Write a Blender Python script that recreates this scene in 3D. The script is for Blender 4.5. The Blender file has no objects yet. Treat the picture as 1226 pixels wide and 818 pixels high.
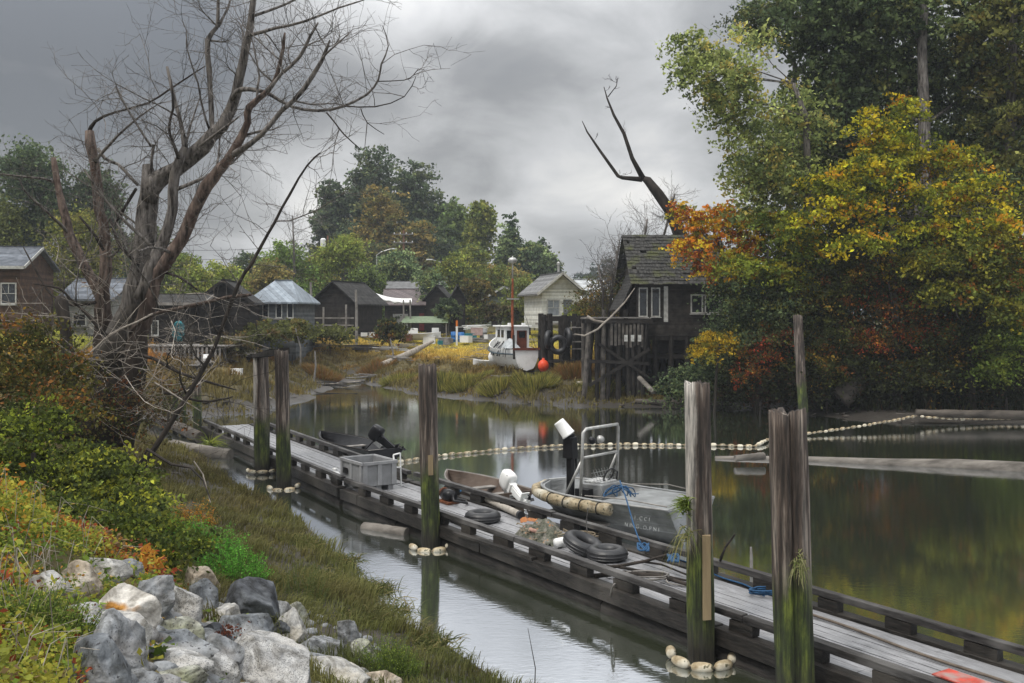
import bpy, bmesh, math, random
import numpy as np
from mathutils import Vector, Matrix, Euler
from mathutils.noise import noise as pnoise

random.seed(7)
RNG = np.random.default_rng(11)
PI = math.pi
scene = bpy.context.scene
COL = scene.collection

# ------------------------------------------------------------------ camera, sky, sun, exposure
F = 1178.0            # focal length in photo pixels
HORIZON = 375.0
CAMZ = 4.8
cam_d = bpy.data.cameras.new("camera")
cam = bpy.data.objects.new("camera", cam_d)
COL.objects.link(cam)
cam.location = (0, 0, CAMZ)
cam.rotation_euler = (PI / 2, 0, 0)
cam_d.sensor_width = 36.0
cam_d.lens = 36.0 * F / 1226.0
cam_d.shift_y = -(409.0 - HORIZON) / 1226.0
cam_d.clip_start = 0.1
cam_d.clip_end = 5000
scene.camera = cam

def pix_dir(px, py):
    return Vector(((px - 613) / F, 1.0, -(py - HORIZON) / F)).normalized()

world = bpy.data.worlds.new("World")
scene.world = world
world.use_nodes = True
SUN_EL, SUN_ROT = math.radians(52), math.radians(-35)

def make_sky():
    nt = world.node_tree
    nt.nodes.clear()
    N, L = nt.nodes.new, nt.links.new
    out = N("ShaderNodeOutputWorld")
    sky = N("ShaderNodeTexSky"); sky.sky_type = 'NISHITA'; sky.sun_disc = False
    sky.sun_elevation = SUN_EL; sky.sun_rotation = SUN_ROT; sky.dust_density = 4
    bg1 = N("ShaderNodeBackground"); bg1.inputs[1].default_value = 0.006
    L(sky.outputs[0], bg1.inputs[0])
    tc = N("ShaderNodeTexCoord")
    sep = N("ShaderNodeSeparateXYZ"); L(tc.outputs['Generated'], sep.inputs[0])
    def m(op, a, b=None, c=None, clamp=False):
        n = N("ShaderNodeMath"); n.operation = op; n.use_clamp = clamp
        for i, q in enumerate((a, b, c)):
            if q is None: continue
            if isinstance(q, (int, float)): n.inputs[i].default_value = q
            else: L(q, n.inputs[i])
        return n.outputs[0]
    z = m('MAXIMUM', sep.outputs[2], 0.0)
    den = m('ADD', z, 0.48)
    comb = N("ShaderNodeCombineXYZ")
    L(m('DIVIDE', sep.outputs[0], den), comb.inputs[0])
    L(m('DIVIDE', sep.outputs[1], den), comb.inputs[1])
    n1 = N("ShaderNodeTexNoise"); n1.inputs['Scale'].default_value = 1.7
    n1.inputs['Detail'].default_value = 7; n1.inputs['Roughness'].default_value = 0.5
    n1.inputs['Distortion'].default_value = 0.35
    L(comb.outputs[0], n1.inputs['Vector'])
    n2 = N("ShaderNodeTexNoise"); n2.inputs['Scale'].default_value = 5.0
    n2.inputs['Detail'].default_value = 8; n2.inputs['Roughness'].default_value = 0.55
    n2.inputs['Distortion'].default_value = 0.5
    L(comb.outputs[0], n2.inputs['Vector'])
    f = m('ADD', m('MULTIPLY_ADD', n1.outputs[0], 1.15, -0.575), m('MULTIPLY_ADD', n2.outputs[0], 0.62, -0.31))
    # broad banks of cloud within the frame: thin bright ones and thick dark ones
    for (px, py, power, amt) in ((800, 120, 130, .16), (700, 250, 220, .12), (850, 20, 120, -.04), (380, 250, 160, .26), (420, 90, 200, .07),
                                 (610, 130, 160, -.20), (90, 120, 60, -.28), (180, 20, 60, -.26), (560, 30, 200, .05),
                                 (690, 305, 500, -.20), (480, 30, 300, .04), (760, 170, 120, .10), (470, -250, 90, .42), (640, -260, 90, .34), (560, 255, 120, .12)):  # lobes above the frame are added, unseen, to brighten the reflecting water
        d = pix_dir(px, py)
        dp = N("ShaderNodeVectorMath"); dp.operation = 'DOT_PRODUCT'
        nrm = N("ShaderNodeVectorMath"); nrm.operation = 'NORMALIZE'
        L(tc.outputs['Generated'], nrm.inputs[0]); L(nrm.outputs[0], dp.inputs[0])
        dp.inputs[1].default_value = d
        lobe = m('MULTIPLY', m('POWER', m('MAXIMUM', dp.outputs['Value'], 0.0), power), amt)
        f = m('ADD', f, lobe)
    f = m('ADD', f, 0.42)
    ramp = N("ShaderNodeValToRGB"); L(f, ramp.inputs[0])
    cr = ramp.color_ramp
    cr.elements[0].position = 0.05; cr.elements[0].color = (.085, .095, .108, 1)
    cr.elements[1].position = 0.95; cr.elements[1].color = (.76, .74, .70, 1)
    e = cr.elements.new(0.40); e.color = (.21, .215, .22, 1)
    e = cr.elements.new(0.62); e.color = (.40, .405, .41, 1)
    # overcast skies grow brighter towards the zenith
    up = m('POWER', m('MULTIPLY', m('SUBTRACT', z, 0.22, clamp=True), 1.5), 1.1)
    lift = N("ShaderNodeVectorMath"); lift.operation = 'SCALE'
    L(ramp.outputs[0], lift.inputs[0]); L(m('MULTIPLY_ADD', up, 4.2, 1.0), lift.inputs[3])
    bg2 = N("ShaderNodeBackground"); L(lift.outputs[0], bg2.inputs[0]); bg2.inputs[1].default_value = 1.0
    add = N("ShaderNodeAddShader")
    L(bg1.outputs[0], add.inputs[0]); L(bg2.outputs[0], add.inputs[1]); L(add.outputs[0], out.inputs[0])
make_sky()

sun_d = bpy.data.lights.new("sun", 'SUN')
sun_d.energy = 1.5; sun_d.angle = math.radians(14); sun_d.color = (1.0, .95, .88)
sun = bpy.data.objects.new("sun", sun_d); COL.objects.link(sun)
sdir = Vector((math.sin(SUN_ROT) * math.cos(SUN_EL), -math.cos(SUN_ROT) * math.cos(SUN_EL) * 0.6, math.sin(SUN_EL)))
sun.rotation_euler = sdir.to_track_quat('Z', 'Y').to_euler()
world.node_tree.nodes  # sky keeps the same elevation

vs = scene.view_settings
vs.view_transform = 'Standard'
try: vs.look = 'None'
except Exception: pass
vs.exposure = 0.56; vs.gamma = 1.0
scene.cycles.max_bounces = 6
scene.cycles.diffuse_bounces = 2
scene.cycles.glossy_bounces = 3
scene.cycles.transparent_max_bounces = 6

# ------------------------------------------------------------------ helpers
def P(px, py, d):
    return Vector(((px - 613) / F * d, d, CAMZ - (py - HORIZON) / F * d))

def onz(px, py, z=0.0):
    d = (CAMZ - z) * F / (py - HORIZON)
    return Vector(((px - 613) / F * d, d, z))

def tag(o, label=None, cat=None, group=None, kind=None):
    if label: o['label'] = label
    if cat: o['category'] = cat
    if group: o['group'] = group
    if kind: o['kind'] = kind
    return o

def thing(name, label, cat, loc=(0, 0, 0), rotz=0.0, group=None):
    o = bpy.data.objects.new(name, None)
    o.empty_display_size = .2
    COL.objects.link(o)
    o.location = loc; o.rotation_euler = (0, 0, rotz)
    return tag(o, label, cat, group)

def mesh_np(name, V, Fc, mat, parent=None, col=None, smooth=False, quad=True):
    me = bpy.data.meshes.new(name)
    V = np.asarray(V, dtype=np.float32); Fc = np.asarray(Fc, dtype=np.int32)
    me.vertices.add(len(V)); me.vertices.foreach_set('co', V.ravel())
    k = Fc.shape[1]
    me.loops.add(Fc.size); me.loops.foreach_set('vertex_index', Fc.ravel())
    me.polygons.add(len(Fc))
    me.polygons.foreach_set('loop_start', np.arange(0, Fc.size, k, dtype=np.int32))
    try: me.polygons.foreach_set('loop_total', np.full(len(Fc), k, dtype=np.int32))
    except Exception: pass
    if smooth: me.polygons.foreach_set('use_smooth', np.ones(len(Fc), dtype=bool))
    if col is not None:
        ca = me.color_attributes.new('col', 'FLOAT_COLOR', 'POINT')
        c4 = np.ones((len(V), 4), dtype=np.float32); c4[:, :3] = col
        ca.data.foreach_set('color', c4.ravel())
    me.update(calc_edges=True); me.validate()
    me.materials.append(mat)
    o = bpy.data.objects.new(name, me)
    COL.objects.link(o)
    if parent is not None: o.parent = parent
    return o

class MB:
    def __init__(s): s.v = []; s.f = []
    def add(s, vs_, fs):
        b = len(s.v); s.v += [tuple(q) for q in vs_]; s.f += [tuple(b + i for i in f) for f in fs]; return s
    def box(s, c, d, rot=None, jit=0.0):
        cx, cy, cz = c; x, y, z = d[0] / 2, d[1] / 2, d[2] / 2
        vs_ = []
        for sx, sy, sz in ((-1,-1,-1),(1,-1,-1),(1,1,-1),(-1,1,-1),(-1,-1,1),(1,-1,1),(1,1,1),(-1,1,1)):
            p = Vector((sx * x + random.uniform(-jit, jit), sy * y + random.uniform(-jit, jit), sz * z + random.uniform(-jit, jit)))
            if rot is not None: p = rot @ p
            vs_.append((p.x + cx, p.y + cy, p.z + cz))
        return s.add(vs_, [(0,3,2,1),(4,5,6,7),(0,1,5,4),(1,2,6,5),(2,3,7,6),(3,0,4,7)])
    def beam(s, a, b, w, h, jit=0.0, roll=0.0):
        a, b = Vector(a), Vector(b); d = b - a
        q = d.to_track_quat('X', 'Z').to_matrix()
        if roll: q = q @ Matrix.Rotation(roll, 3, 'X')
        return s.box((a + b) / 2, (d.length, w, h), q, jit)
    def tube(s, pts, rads, n=8, cap=True, irr=0.0, seed=0):
        pts = [Vector(p) for p in pts]; rings = []
        prev = None
        if not hasattr(rads, '__len__'): rads = [rads] * len(pts)
        for i, p in enumerate(pts):
            t = (pts[min(i + 1, len(pts) - 1)] - pts[max(i - 1, 0)])
            if t.length < 1e-9: t = Vector((0, 0, 1))
            t.normalize()
            if prev is None:
                a = Vector((0, 0, 1)) if abs(t.z) < .9 else Vector((1, 0, 0))
                u = t.cross(a).normalized()
            else:
                u = (prev - t * prev.dot(t))
                if u.length < 1e-6: u = t.orthogonal()
                u.normalize()
            prev = u; w = t.cross(u)
            ring = []
            for k in range(n):
                an = 2 * PI * k / n
                r = rads[i]
                if irr: r *= 1 + irr * pnoise(Vector((math.cos(an) * 1.7 + seed, math.sin(an) * 1.7, i * .35 + seed * 3.1)))
                ring.append(p + u * (math.cos(an) * r) + w * (math.sin(an) * r))
            rings.append(ring)
        b = len(s.v)
        for r in rings: s.v += [tuple(q) for q in r]
        for i in range(len(rings) - 1):
            for k in range(n):
                k2 = (k + 1) % n
                s.f.append((b + i * n + k, b + i * n + k2, b + (i + 1) * n + k2, b + (i + 1) * n + k))
        if cap:
            s.f.append(tuple(b + k for k in reversed(range(n))))
            e = b + (len(rings) - 1) * n
            s.f.append(tuple(e + k for k in range(n)))
        return s
    def lathe(s, prof, n=20, c=(0, 0, 0), axis='z', sx=1.0):
        b = len(s.v)
        for (r, h) in prof:
            for k in range(n):
                an = 2 * PI * k / n
                q = (math.cos(an) * r, math.sin(an) * r, h)
                if axis == 'x': q = (h, q[0], q[1])
                if axis == 'y': q = (q[0], h, q[1])
                s.v.append((q[0] * sx + c[0], q[1] + c[1], q[2] + c[2]))
        for i in range(len(prof) - 1):
            for k in range(n):
                k2 = (k + 1) % n
                s.f.append((b + i * n + k, b + i * n + k2, b + (i + 1) * n + k2, b + (i + 1) * n + k))
        return s
    def torus(s, c, R, r, n=24, m=10, rot=None, sz=1.0):
        b = len(s.v)
        for i in range(n):
            a = 2 * PI * i / n
            for j in range(m):
                t = 2 * PI * j / m
                p = Vector(((R + r * math.cos(t)) * math.cos(a), (R + r * math.cos(t)) * math.sin(a), r * math.sin(t) * sz))
                if rot is not None: p = rot @ p
                s.v.append((p.x + c[0], p.y + c[1], p.z + c[2]))
        for i in range(n):
            for j in range(m):
                i2, j2 = (i + 1) % n, (j + 1) % m
                s.f.append((b + i * m + j, b + i2 * m + j, b + i2 * m + j2, b + i * m + j2))
        return s
    def build(s, name, mat, parent=None, smooth=False, bevel=0.0, label=None):
        me = bpy.data.meshes.new(name); me.from_pydata(s.v, [], s.f)
        me.update()
        bm = bmesh.new(); bm.from_mesh(me); bmesh.ops.recalc_face_normals(bm, faces=bm.faces); bm.to_mesh(me); bm.free()
        if smooth:
            for p in me.polygons: p.use_smooth = len(p.vertices) <= 4
        me.materials.append(mat)
        o = bpy.data.objects.new(name, me); COL.objects.link(o)
        if parent is not None: o.parent = parent
        if bevel:
            bv = o.modifiers.new('bevel', 'BEVEL'); bv.width = bevel; bv.segments = 2; bv.limit_method = 'ANGLE'
        if label: o['label'] = label
        return o

def copy_tree(o, parent=None):
    c = o.copy(); COL.objects.link(c)
    if parent is not None: c.parent = parent
    for ch in list(o.children): copy_tree(ch, c)
    return c

# ------------------------------------------------------------------ materials
MATS = {}
def mat(name, c1, c2=None, scale=4.0, rough=.8, stretch=(1, 1, 1), bump=.3, c3=None, metal=0.0, detail=6, spec=.22,
        rampw=(.35, .65), bscale=None, spots=None, coat=0.0):
    """procedural surface: two or three colours mixed by noise in the object's own space"""
    if name in MATS: return MATS[name]
    m = bpy.data.materials.new(name); m.use_nodes = True
    nt = m.node_tree; N, L = nt.nodes.new, nt.links.new
    b = nt.nodes['Principled BSDF']
    b.inputs['Roughness'].default_value = rough; b.inputs['Metallic'].default_value = metal
    b.inputs['Specular IOR Level'].default_value = spec
    b.inputs['Coat Weight'].default_value = coat
    tc = N("ShaderNodeTexCoord"); mp = N("ShaderNodeMapping"); mp.inputs['Scale'].default_value = stretch
    L(tc.outputs['Object'], mp.inputs[0])
    n = N("ShaderNodeTexNoise"); n.inputs['Scale'].default_value = scale; n.inputs['Detail'].default_value = detail
    n.inputs['Roughness'].default_value = .62
    L(mp.outputs[0], n.inputs['Vector'])
    r = N("ShaderNodeValToRGB"); L(n.outputs[0], r.inputs[0])
    c2 = c2 or tuple(x * .6 for x in c1)
    r.color_ramp.elements[0].position = rampw[0]; r.color_ramp.elements[0].color = (*c2, 1)
    r.color_ramp.elements[1].position = rampw[1]; r.color_ramp.elements[1].color = (*c1, 1)
    colout = r.outputs[0]
    if c3 is not None:
        n3 = N("ShaderNodeTexNoise"); n3.inputs['Scale'].default_value = scale * .35; n3.inputs['Detail'].default_value = 5
        L(tc.outputs['Object'], n3.inputs['Vector'])
        r3 = N("ShaderNodeValToRGB"); L(n3.outputs[0], r3.inputs[0])
        r3.color_ramp.elements[0].position = .5; r3.color_ramp.elements[1].position = .66
        mx = N("ShaderNodeMix"); mx.data_type = 'RGBA'
        L(r3.outputs[0], mx.inputs[0]); L(colout, mx.inputs[6]); mx.inputs[7].default_value = (*c3, 1)
        colout = mx.outputs[2]
    if spots is not None:
        n4 = N("ShaderNodeTexNoise"); n4.inputs['Scale'].default_value = spots[1]; n4.inputs['Detail'].default_value = 2
        L(tc.outputs['Object'], n4.inputs['Vector'])
        r4 = N("ShaderNodeValToRGB"); L(n4.outputs[0], r4.inputs[0])
        r4.color_ramp.elements[0].position = spots[2]; r4.color_ramp.elements[1].position = spots[2] + .05
        mx = N("ShaderNodeMix"); mx.data_type = 'RGBA'
        L(r4.outputs[0], mx.inputs[0]); L(colout, mx.inputs[6]); mx.inputs[7].default_value = (*spots[0], 1)
        colout = mx.outputs[2]
    L(colout, b.inputs['Base Color'])
    if bump:
        nb = N("ShaderNodeTexNoise"); nb.inputs['Scale'].default_value = bscale or scale * 2.5; nb.inputs['Detail'].default_value = 5
        L(mp.outputs[0], nb.inputs['Vector'])
        bp = N("ShaderNodeBump"); bp.inputs['Strength'].default_value = bump; bp.inputs['Distance'].default_value = .03
        L(nb.outputs[0], bp.inputs['Height']); L(bp.outputs[0], b.inputs['Normal'])
    MATS[name] = m
    return m

def leafmat(name, rough=.75, trans=.5, varamt=.0):
    """leaves and blades: colour from the mesh attribute, some light passing through"""
    if name in MATS: return MATS[name]
    m = bpy.data.materials.new(name); m.use_nodes = True
    nt = m.node_tree; N, L = nt.nodes.new, nt.links.new
    b = nt.nodes['Principled BSDF']; out = nt.nodes['Material Output']
    a = N("ShaderNodeVertexColor"); a.layer_name = 'col'
    L(a.outputs[0], b.inputs['Base Color']); b.inputs['Roughness'].default_value = rough
    b.inputs['Specular IOR Level'].default_value = .2
    t = N("ShaderNodeBsdfTranslucent"); L(a.outputs[0], t.inputs[0])
    mx = N("ShaderNodeMixShader"); mx.inputs[0].default_value = trans
    L(b.outputs[0], mx.inputs[1]); L(t.outputs[0], mx.inputs[2]); L(mx.outputs[0], out.inputs[0])
    MATS[name] = m
    return m
LEAF = leafmat('foliage')
BLADE = leafmat('grass_blades', trans=.38)

def pal_pick(pal, n, rng=RNG):
    cols = np.array([p[0] for p in pal], dtype=float); w = np.array([p[1] for p in pal], dtype=float)
    return cols[rng.choice(len(pal), size=n, p=w / w.sum())]

def leaf_obj(name, C, size, col, parent=None, material=None, aspect=.62, flat=0.0, rng=RNG):
    n = len(C)
    nr = rng.normal(size=(n, 3)); nr[:, 2] = nr[:, 2] * (1 + flat) + flat * .8
    nr /= np.linalg.norm(nr, axis=1)[:, None] + 1e-9
    t = rng.normal(size=(n, 3)); u = np.cross(nr, t); u /= np.linalg.norm(u, axis=1)[:, None] + 1e-9
    w = np.cross(nr, u)
    s = np.asarray(size)[:, None] if hasattr(size, '__len__') else size
    V = np.stack([C - u * s, C - w * s * aspect + nr * s * .15, C + u * s, C + w * s * aspect + nr * s * .15], axis=1).reshape(-1, 3)
    Fc = np.arange(n * 4).reshape(-1, 4)
    return mesh_np(name, V, Fc, material or LEAF, parent, np.repeat(col, 4, axis=0))

def clumps(blobs, nsub, per, sr, pal, rng=RNG, shell=.45, jitter=.16, flat=.65):
    """blobs: (x,y,z,rx,ry,rz,weight). returns leaf centres and colours"""
    B = np.array([b[:7] for b in blobs], dtype=float)
    w = B[:, 6] / B[:, 6].sum()
    k = rng.choice(len(B), size=nsub, p=w)
    d = rng.normal(size=(nsub, 3)); d /= np.linalg.norm(d, axis=1)[:, None]
    rad = shell + (1 - shell) * rng.random(nsub) ** .6
    C0 = B[k, :3] + d * rad[:, None] * B[k, 3:6]
    c0 = pal_pick(pal, nsub, rng) * (1 + rng.normal(size=(nsub, 1)) * jitter)
    m = np.maximum(1, rng.poisson(per, nsub))
    idx = np.repeat(np.arange(nsub), m)
    srv = sr * rng.uniform(.6, 1.4, nsub)
    # each sub-clump is a spray of leaves strung along a drooping twig
    ax = d * np.array([1, 1, .35]) + rng.normal(size=(nsub, 3)) * np.array([.6, .6, .30]); ax /= np.linalg.norm(ax, axis=1)[:, None]
    u = rng.random(len(idx)) ** .8
    off = ax[idx] * (u * srv[idx] * 3.4 - srv[idx])[:, None]; off[:, 2] -= u * u * srv[idx] * 1.1
    side = rng.normal(size=(len(idx), 3)) * (srv[idx] * (.22 + .38 * np.sin(u * 2.8)))[:, None]; side[:, 2] *= flat * .8
    off = off + side
    C = C0[idx] + off
    col = np.clip(c0[idx] * rng.lognormal(0, .38, (len(idx), 1)), .003, .9)
    return C, col

# ------------------------------------------------------------------ terrain
WATER = [(40, -14), (20, -9), (9.5, -2), (6, 3.8), (2.7, 9), (-.15, 12.8), (-1.0, 14.3), (-1.95, 15.5), (-3.0, 18.5), (-5.0, 23), (-6.7, 26), (-8.5, 29),
         (-10.0, 32), (-13.4, 37), (-17, 42), (-18, 45), (-15, 46), (-12.6, 46.5), (-11.9, 51.4), (-11.6, 56), (-12.2, 66),
         (-11.5, 70), (-10.0, 67), (-8.4, 64), (-6.6, 59.5), (-5.2, 57), (-2.6, 55), (.3, 52), (3.9, 49.8), (7.2, 50.2), (10.5, 48.6), (13.5, 46.5), (14.8, 43.8),
         (17.6, 42.6), (22, 42.4), (28, 41), (36, 38), (60, 30), (90, 0), (80, -20)]
WCLS = []      # bank profile of each shore edge: 0 dyke side, 1 marsh, 2 wooded bank
for i, (x, y) in enumerate(WATER):
    x2, y2 = WATER[(i + 1) % len(WATER)]
    mx_, my_ = (x + x2) / 2, (y + y2) / 2
    WCLS.append(0 if i < 14 else (1 if mx_ < 5 and my_ > 30 else 2))
PROF = [([-6, -2, 0, .5, 1.5, 3, 4.3, 6, 7.6, 12, 60, 2000], [-1.3, -.8, 0, .22, .45, .85, 1.55, 2.65, 3.22, 3.3, 3.5, 3.8]),
        ([-6, -2, 0, 1.2, 2.2, 6, 14, 26, 38, 60, 100, 2000], [-1.3, -.5, 0, .2, .62, 1.0, 1.65, 2.65, 3.2, 3.4, 3.6, 4.5]),
        ([-6, -2, 0, 1.6, 3.5, 5, 9, 15, 40, 100, 2000, 3000], [-1.3, -.4, 0, .16, .42, 1.3, 2.6, 3.3, 3.6, 3.6, 4.5, 4.5])]

def fbm(x, y, sc, seed=0.0):
    """cheap smooth value noise, vectorised"""
    out = np.zeros_like(x, dtype=float); amp = 1.0; tot = 0
    for o in range(4):
        X = x * sc + seed * 17.3 + o * 31.7; Y = y * sc + seed * 9.1 + o * 11.9
        xi, yi = np.floor(X).astype(np.int64), np.floor(Y).astype(np.int64)
        fx, fy = X - xi, Y - yi
        fx = fx * fx * (3 - 2 * fx); fy = fy * fy * (3 - 2 * fy)
        def h(a, b):
            n = (a * 374761393 + b * 668265263) & 0xffffffff
            n = ((n ^ (n >> 13)) * 1274126177) & 0xffffffff
            return ((n ^ (n >> 16)) & 0xffff) / 65535.0 * 2 - 1
        v = (h(xi, yi) * (1 - fx) + h(xi + 1, yi) * fx) * (1 - fy) + (h(xi, yi + 1) * (1 - fx) + h(xi + 1, yi + 1) * fx) * fy
        out += v * amp; tot += amp; amp *= .5; sc *= 2.1
    return out / tot

def shore(x, y):
    """signed distance to the water's edge (positive on land) and blended bank class heights"""
    x = np.asarray(x, dtype=float); y = np.asarray(y, dtype=float)
    n = len(WATER); inside = np.zeros(x.shape, bool)
    dc = [np.full(x.shape, 1e9) for _ in range(3)]
    for i in range(n):
        ax, ay = WATER[i]; bx, by = WATER[(i + 1) % n]
        ex, ey = bx - ax, by - ay
        t = np.clip(((x - ax) * ex + (y - ay) * ey) / (ex * ex + ey * ey), 0, 1)
        d = np.hypot(x - ax - t * ex, y - ay - t * ey)
        dc[WCLS[i]] = np.minimum(dc[WCLS[i]], d)
        cond = ((ay > y) != (by > y))
        xi = ax + (y - ay) * ex / (ey if abs(ey) > 1e-12 else 1e-12)
        inside ^= cond & (x < xi)
    s = np.minimum(np.minimum(dc[0], dc[1]), dc[2])
    return np.where(inside, -s, s), dc, inside

def height(x, y):
    x = np.asarray(x, dtype=float); y = np.asarray(y, dtype=float)
    s, dc, ins = shore(x, y)
    sw = s + fbm(x, y, .35, 2) * .45 * np.clip(np.abs(s), 0, 1)
    sw = sw + np.clip((y - 42) / 4, 0, 1) * fbm(x, y, .55, 14) * 1.1
    w = [1 / (d + .3) ** 3 for d in dc]; W = w[0] + w[1] + w[2]
    h = sum(w[i] * np.interp(sw, PROF[i][0], PROF[i][1]) for i in range(3)) / W
    land = np.clip(s / 1.5, 0, 1)
    h = h + land * (fbm(x, y, .25, 5) * .16 + fbm(x, y, 1.3, 8) * .07)
    h = h + .55 * np.exp(-(((x + 4.6) / 2.2) ** 2 + ((y - 8.2) / 2.4) ** 2))
    # the ground lifts sooner on the left, where the sheds stand
    kk = np.clip((-x - 8) / 6, 0, 1) * np.clip((s - 3.5) / 9, 0, 1) * np.clip((y - 48) / 6, 0, 1) * np.clip(w[1] / W, 0, 1)
    h = h + kk * .8 * np.clip(3.3 - h, 0, 9)
    # hummocks along the marsh edge
    mw = np.clip(w[1] / W, 0, 1) * np.clip(1 - np.abs(s - 4) / 5, 0, 1)
    h = h + mw * np.clip(fbm(x, y, .6, 3), 0, 1) * 1.3
    return h

def hz(x, y): return float(height(np.array([x]), np.array([y]))[0])

_TD = np.exp(np.linspace(math.log(2.0), math.log(260), 900))
def hit(px, py, dmin=0.0):
    """the point of the ground seen at a place of the photograph"""
    X = (px - 613) / F * _TD; Z = CAMZ - (py - HORIZON) / F * _TD
    H = height(X, _TD)
    ok = np.nonzero((Z <= np.maximum(H, 0.0)) & (_TD > dmin))[0]
    i = ok[0] if len(ok) else len(_TD) - 1
    return Vector((X[i], _TD[i], max(H[i], 0.0)))

def gp(px, d):
    """ground point at depth d under a column of the photograph"""
    x = (px - 613) / F * d
    return Vector((x, d, hz(x, d)))

def build_ground():
    def axis(lo, hi, c, fine, grow):
        a = [c]; st = fine
        while a[-1] < hi: a.append(a[-1] + st); st = fine + grow * abs(a[-1] - c)
        b = [c]; st = fine
        while b[-1] > lo: b.append(b[-1] - st); st = fine + grow * abs(b[-1] - c)
        return np.array(sorted(set(b[1:] + a)))
    xs = axis(-1500, 1500, -2, .13, .017); ys = axis(-60, 2600, 8, .13, .0145)
    X, Y = np.meshgrid(xs, ys); Z = height(X.ravel(), Y.ravel())
    V = np.stack([X.ravel(), Y.ravel(), Z], 1)
    nx, ny = len(xs), len(ys)
    i, j = np.meshgrid(np.arange(nx - 1), np.arange(ny - 1)); b = (j * nx + i).ravel()
    Fc = np.stack([b, b + 1, b + nx + 1, b + nx], 1)
    m = bpy.data.materials.new('ground_mud_and_earth'); m.use_nodes = True
    nt = m.node_tree; N, L = nt.nodes.new, nt.links.new; bs = nt.nodes['Principled BSDF']
    g = N("ShaderNodeNewGeometry"); sp = N("ShaderNodeSeparateXYZ"); L(g.outputs['Position'], sp.inputs[0])
    def nz(sc, det=6, r=.6):
        n = N("ShaderNodeTexNoise"); n.inputs['Scale'].default_value = sc; n.inputs['Detail'].default_value = det
        n.inputs['Roughness'].default_value = r; L(g.outputs['Position'], n.inputs['Vector']); return n.outputs[0]
    ad = N("ShaderNodeMath"); ad.operation = 'MULTIPLY_ADD'; L(nz(.9), ad.inputs[0]); ad.inputs[1].default_value = .9; L(sp.outputs[2], ad.inputs[2])
    rp = N("ShaderNodeValToRGB"); mr = N("ShaderNodeMapRange"); L(ad.outputs[0], mr.inputs[0]); mr.inputs[1].default_value = .2; mr.inputs[2].default_value = 4.2
    L(mr.outputs[0], rp.inputs[0]); cr = rp.color_ramp
    cr.elements[0].position = 0; cr.elements[0].color = (.022, .019, .015, 1)
    cr.elements[1].position = 1; cr.elements[1].color = (.060, .062, .022, 1)
    for p_, c_ in ((.10, (.046, .040, .033)), (.18, (.040, .033, .023)), (.32, (.085, .070, .026)), (.6, (.15, .115, .032))):
        e = cr.elements.new(p_); e.color = (*c_, 1)
    mx = N("ShaderNodeMix"); mx.data_type = 'RGBA'; mx.blend_type = 'MULTIPLY'; mx.inputs[0].default_value = .8
    r2 = N("ShaderNodeValToRGB"); L(nz(5, 8, .7), r2.inputs[0]); r2.color_ramp.elements[0].position = .3; r2.color_ramp.elements[0].color = (.35, .35, .35, 1)
    r2.color_ramp.elements[1].position = .7; r2.color_ramp.elements[1].color = (1.5, 1.45, 1.4, 1)
    L(rp.outputs[0], mx.inputs[6]); L(r2.outputs[0], mx.inputs[7]); L(mx.outputs[2], bs.inputs['Base Color'])
    rr = N("ShaderNodeMapRange"); L(ad.outputs[0], rr.inputs[0]); rr.inputs[1].default_value = .3; rr.inputs[2].default_value = 1.1
    rr.inputs[3].default_value = .45; rr.inputs[4].default_value = .95; L(rr.outputs[0], bs.inputs['Roughness'])
    bp = N("ShaderNodeBump"); bp.inputs['Strength'].default_value = .7; bp.inputs['Distance'].default_value = .08
    L(nz(9, 6, .7), bp.inputs['Height']); L(bp.outputs[0], bs.inputs['Normal'])
    o = mesh_np('ground', V, Fc, m, smooth=True); tag(o, kind='structure')

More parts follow.
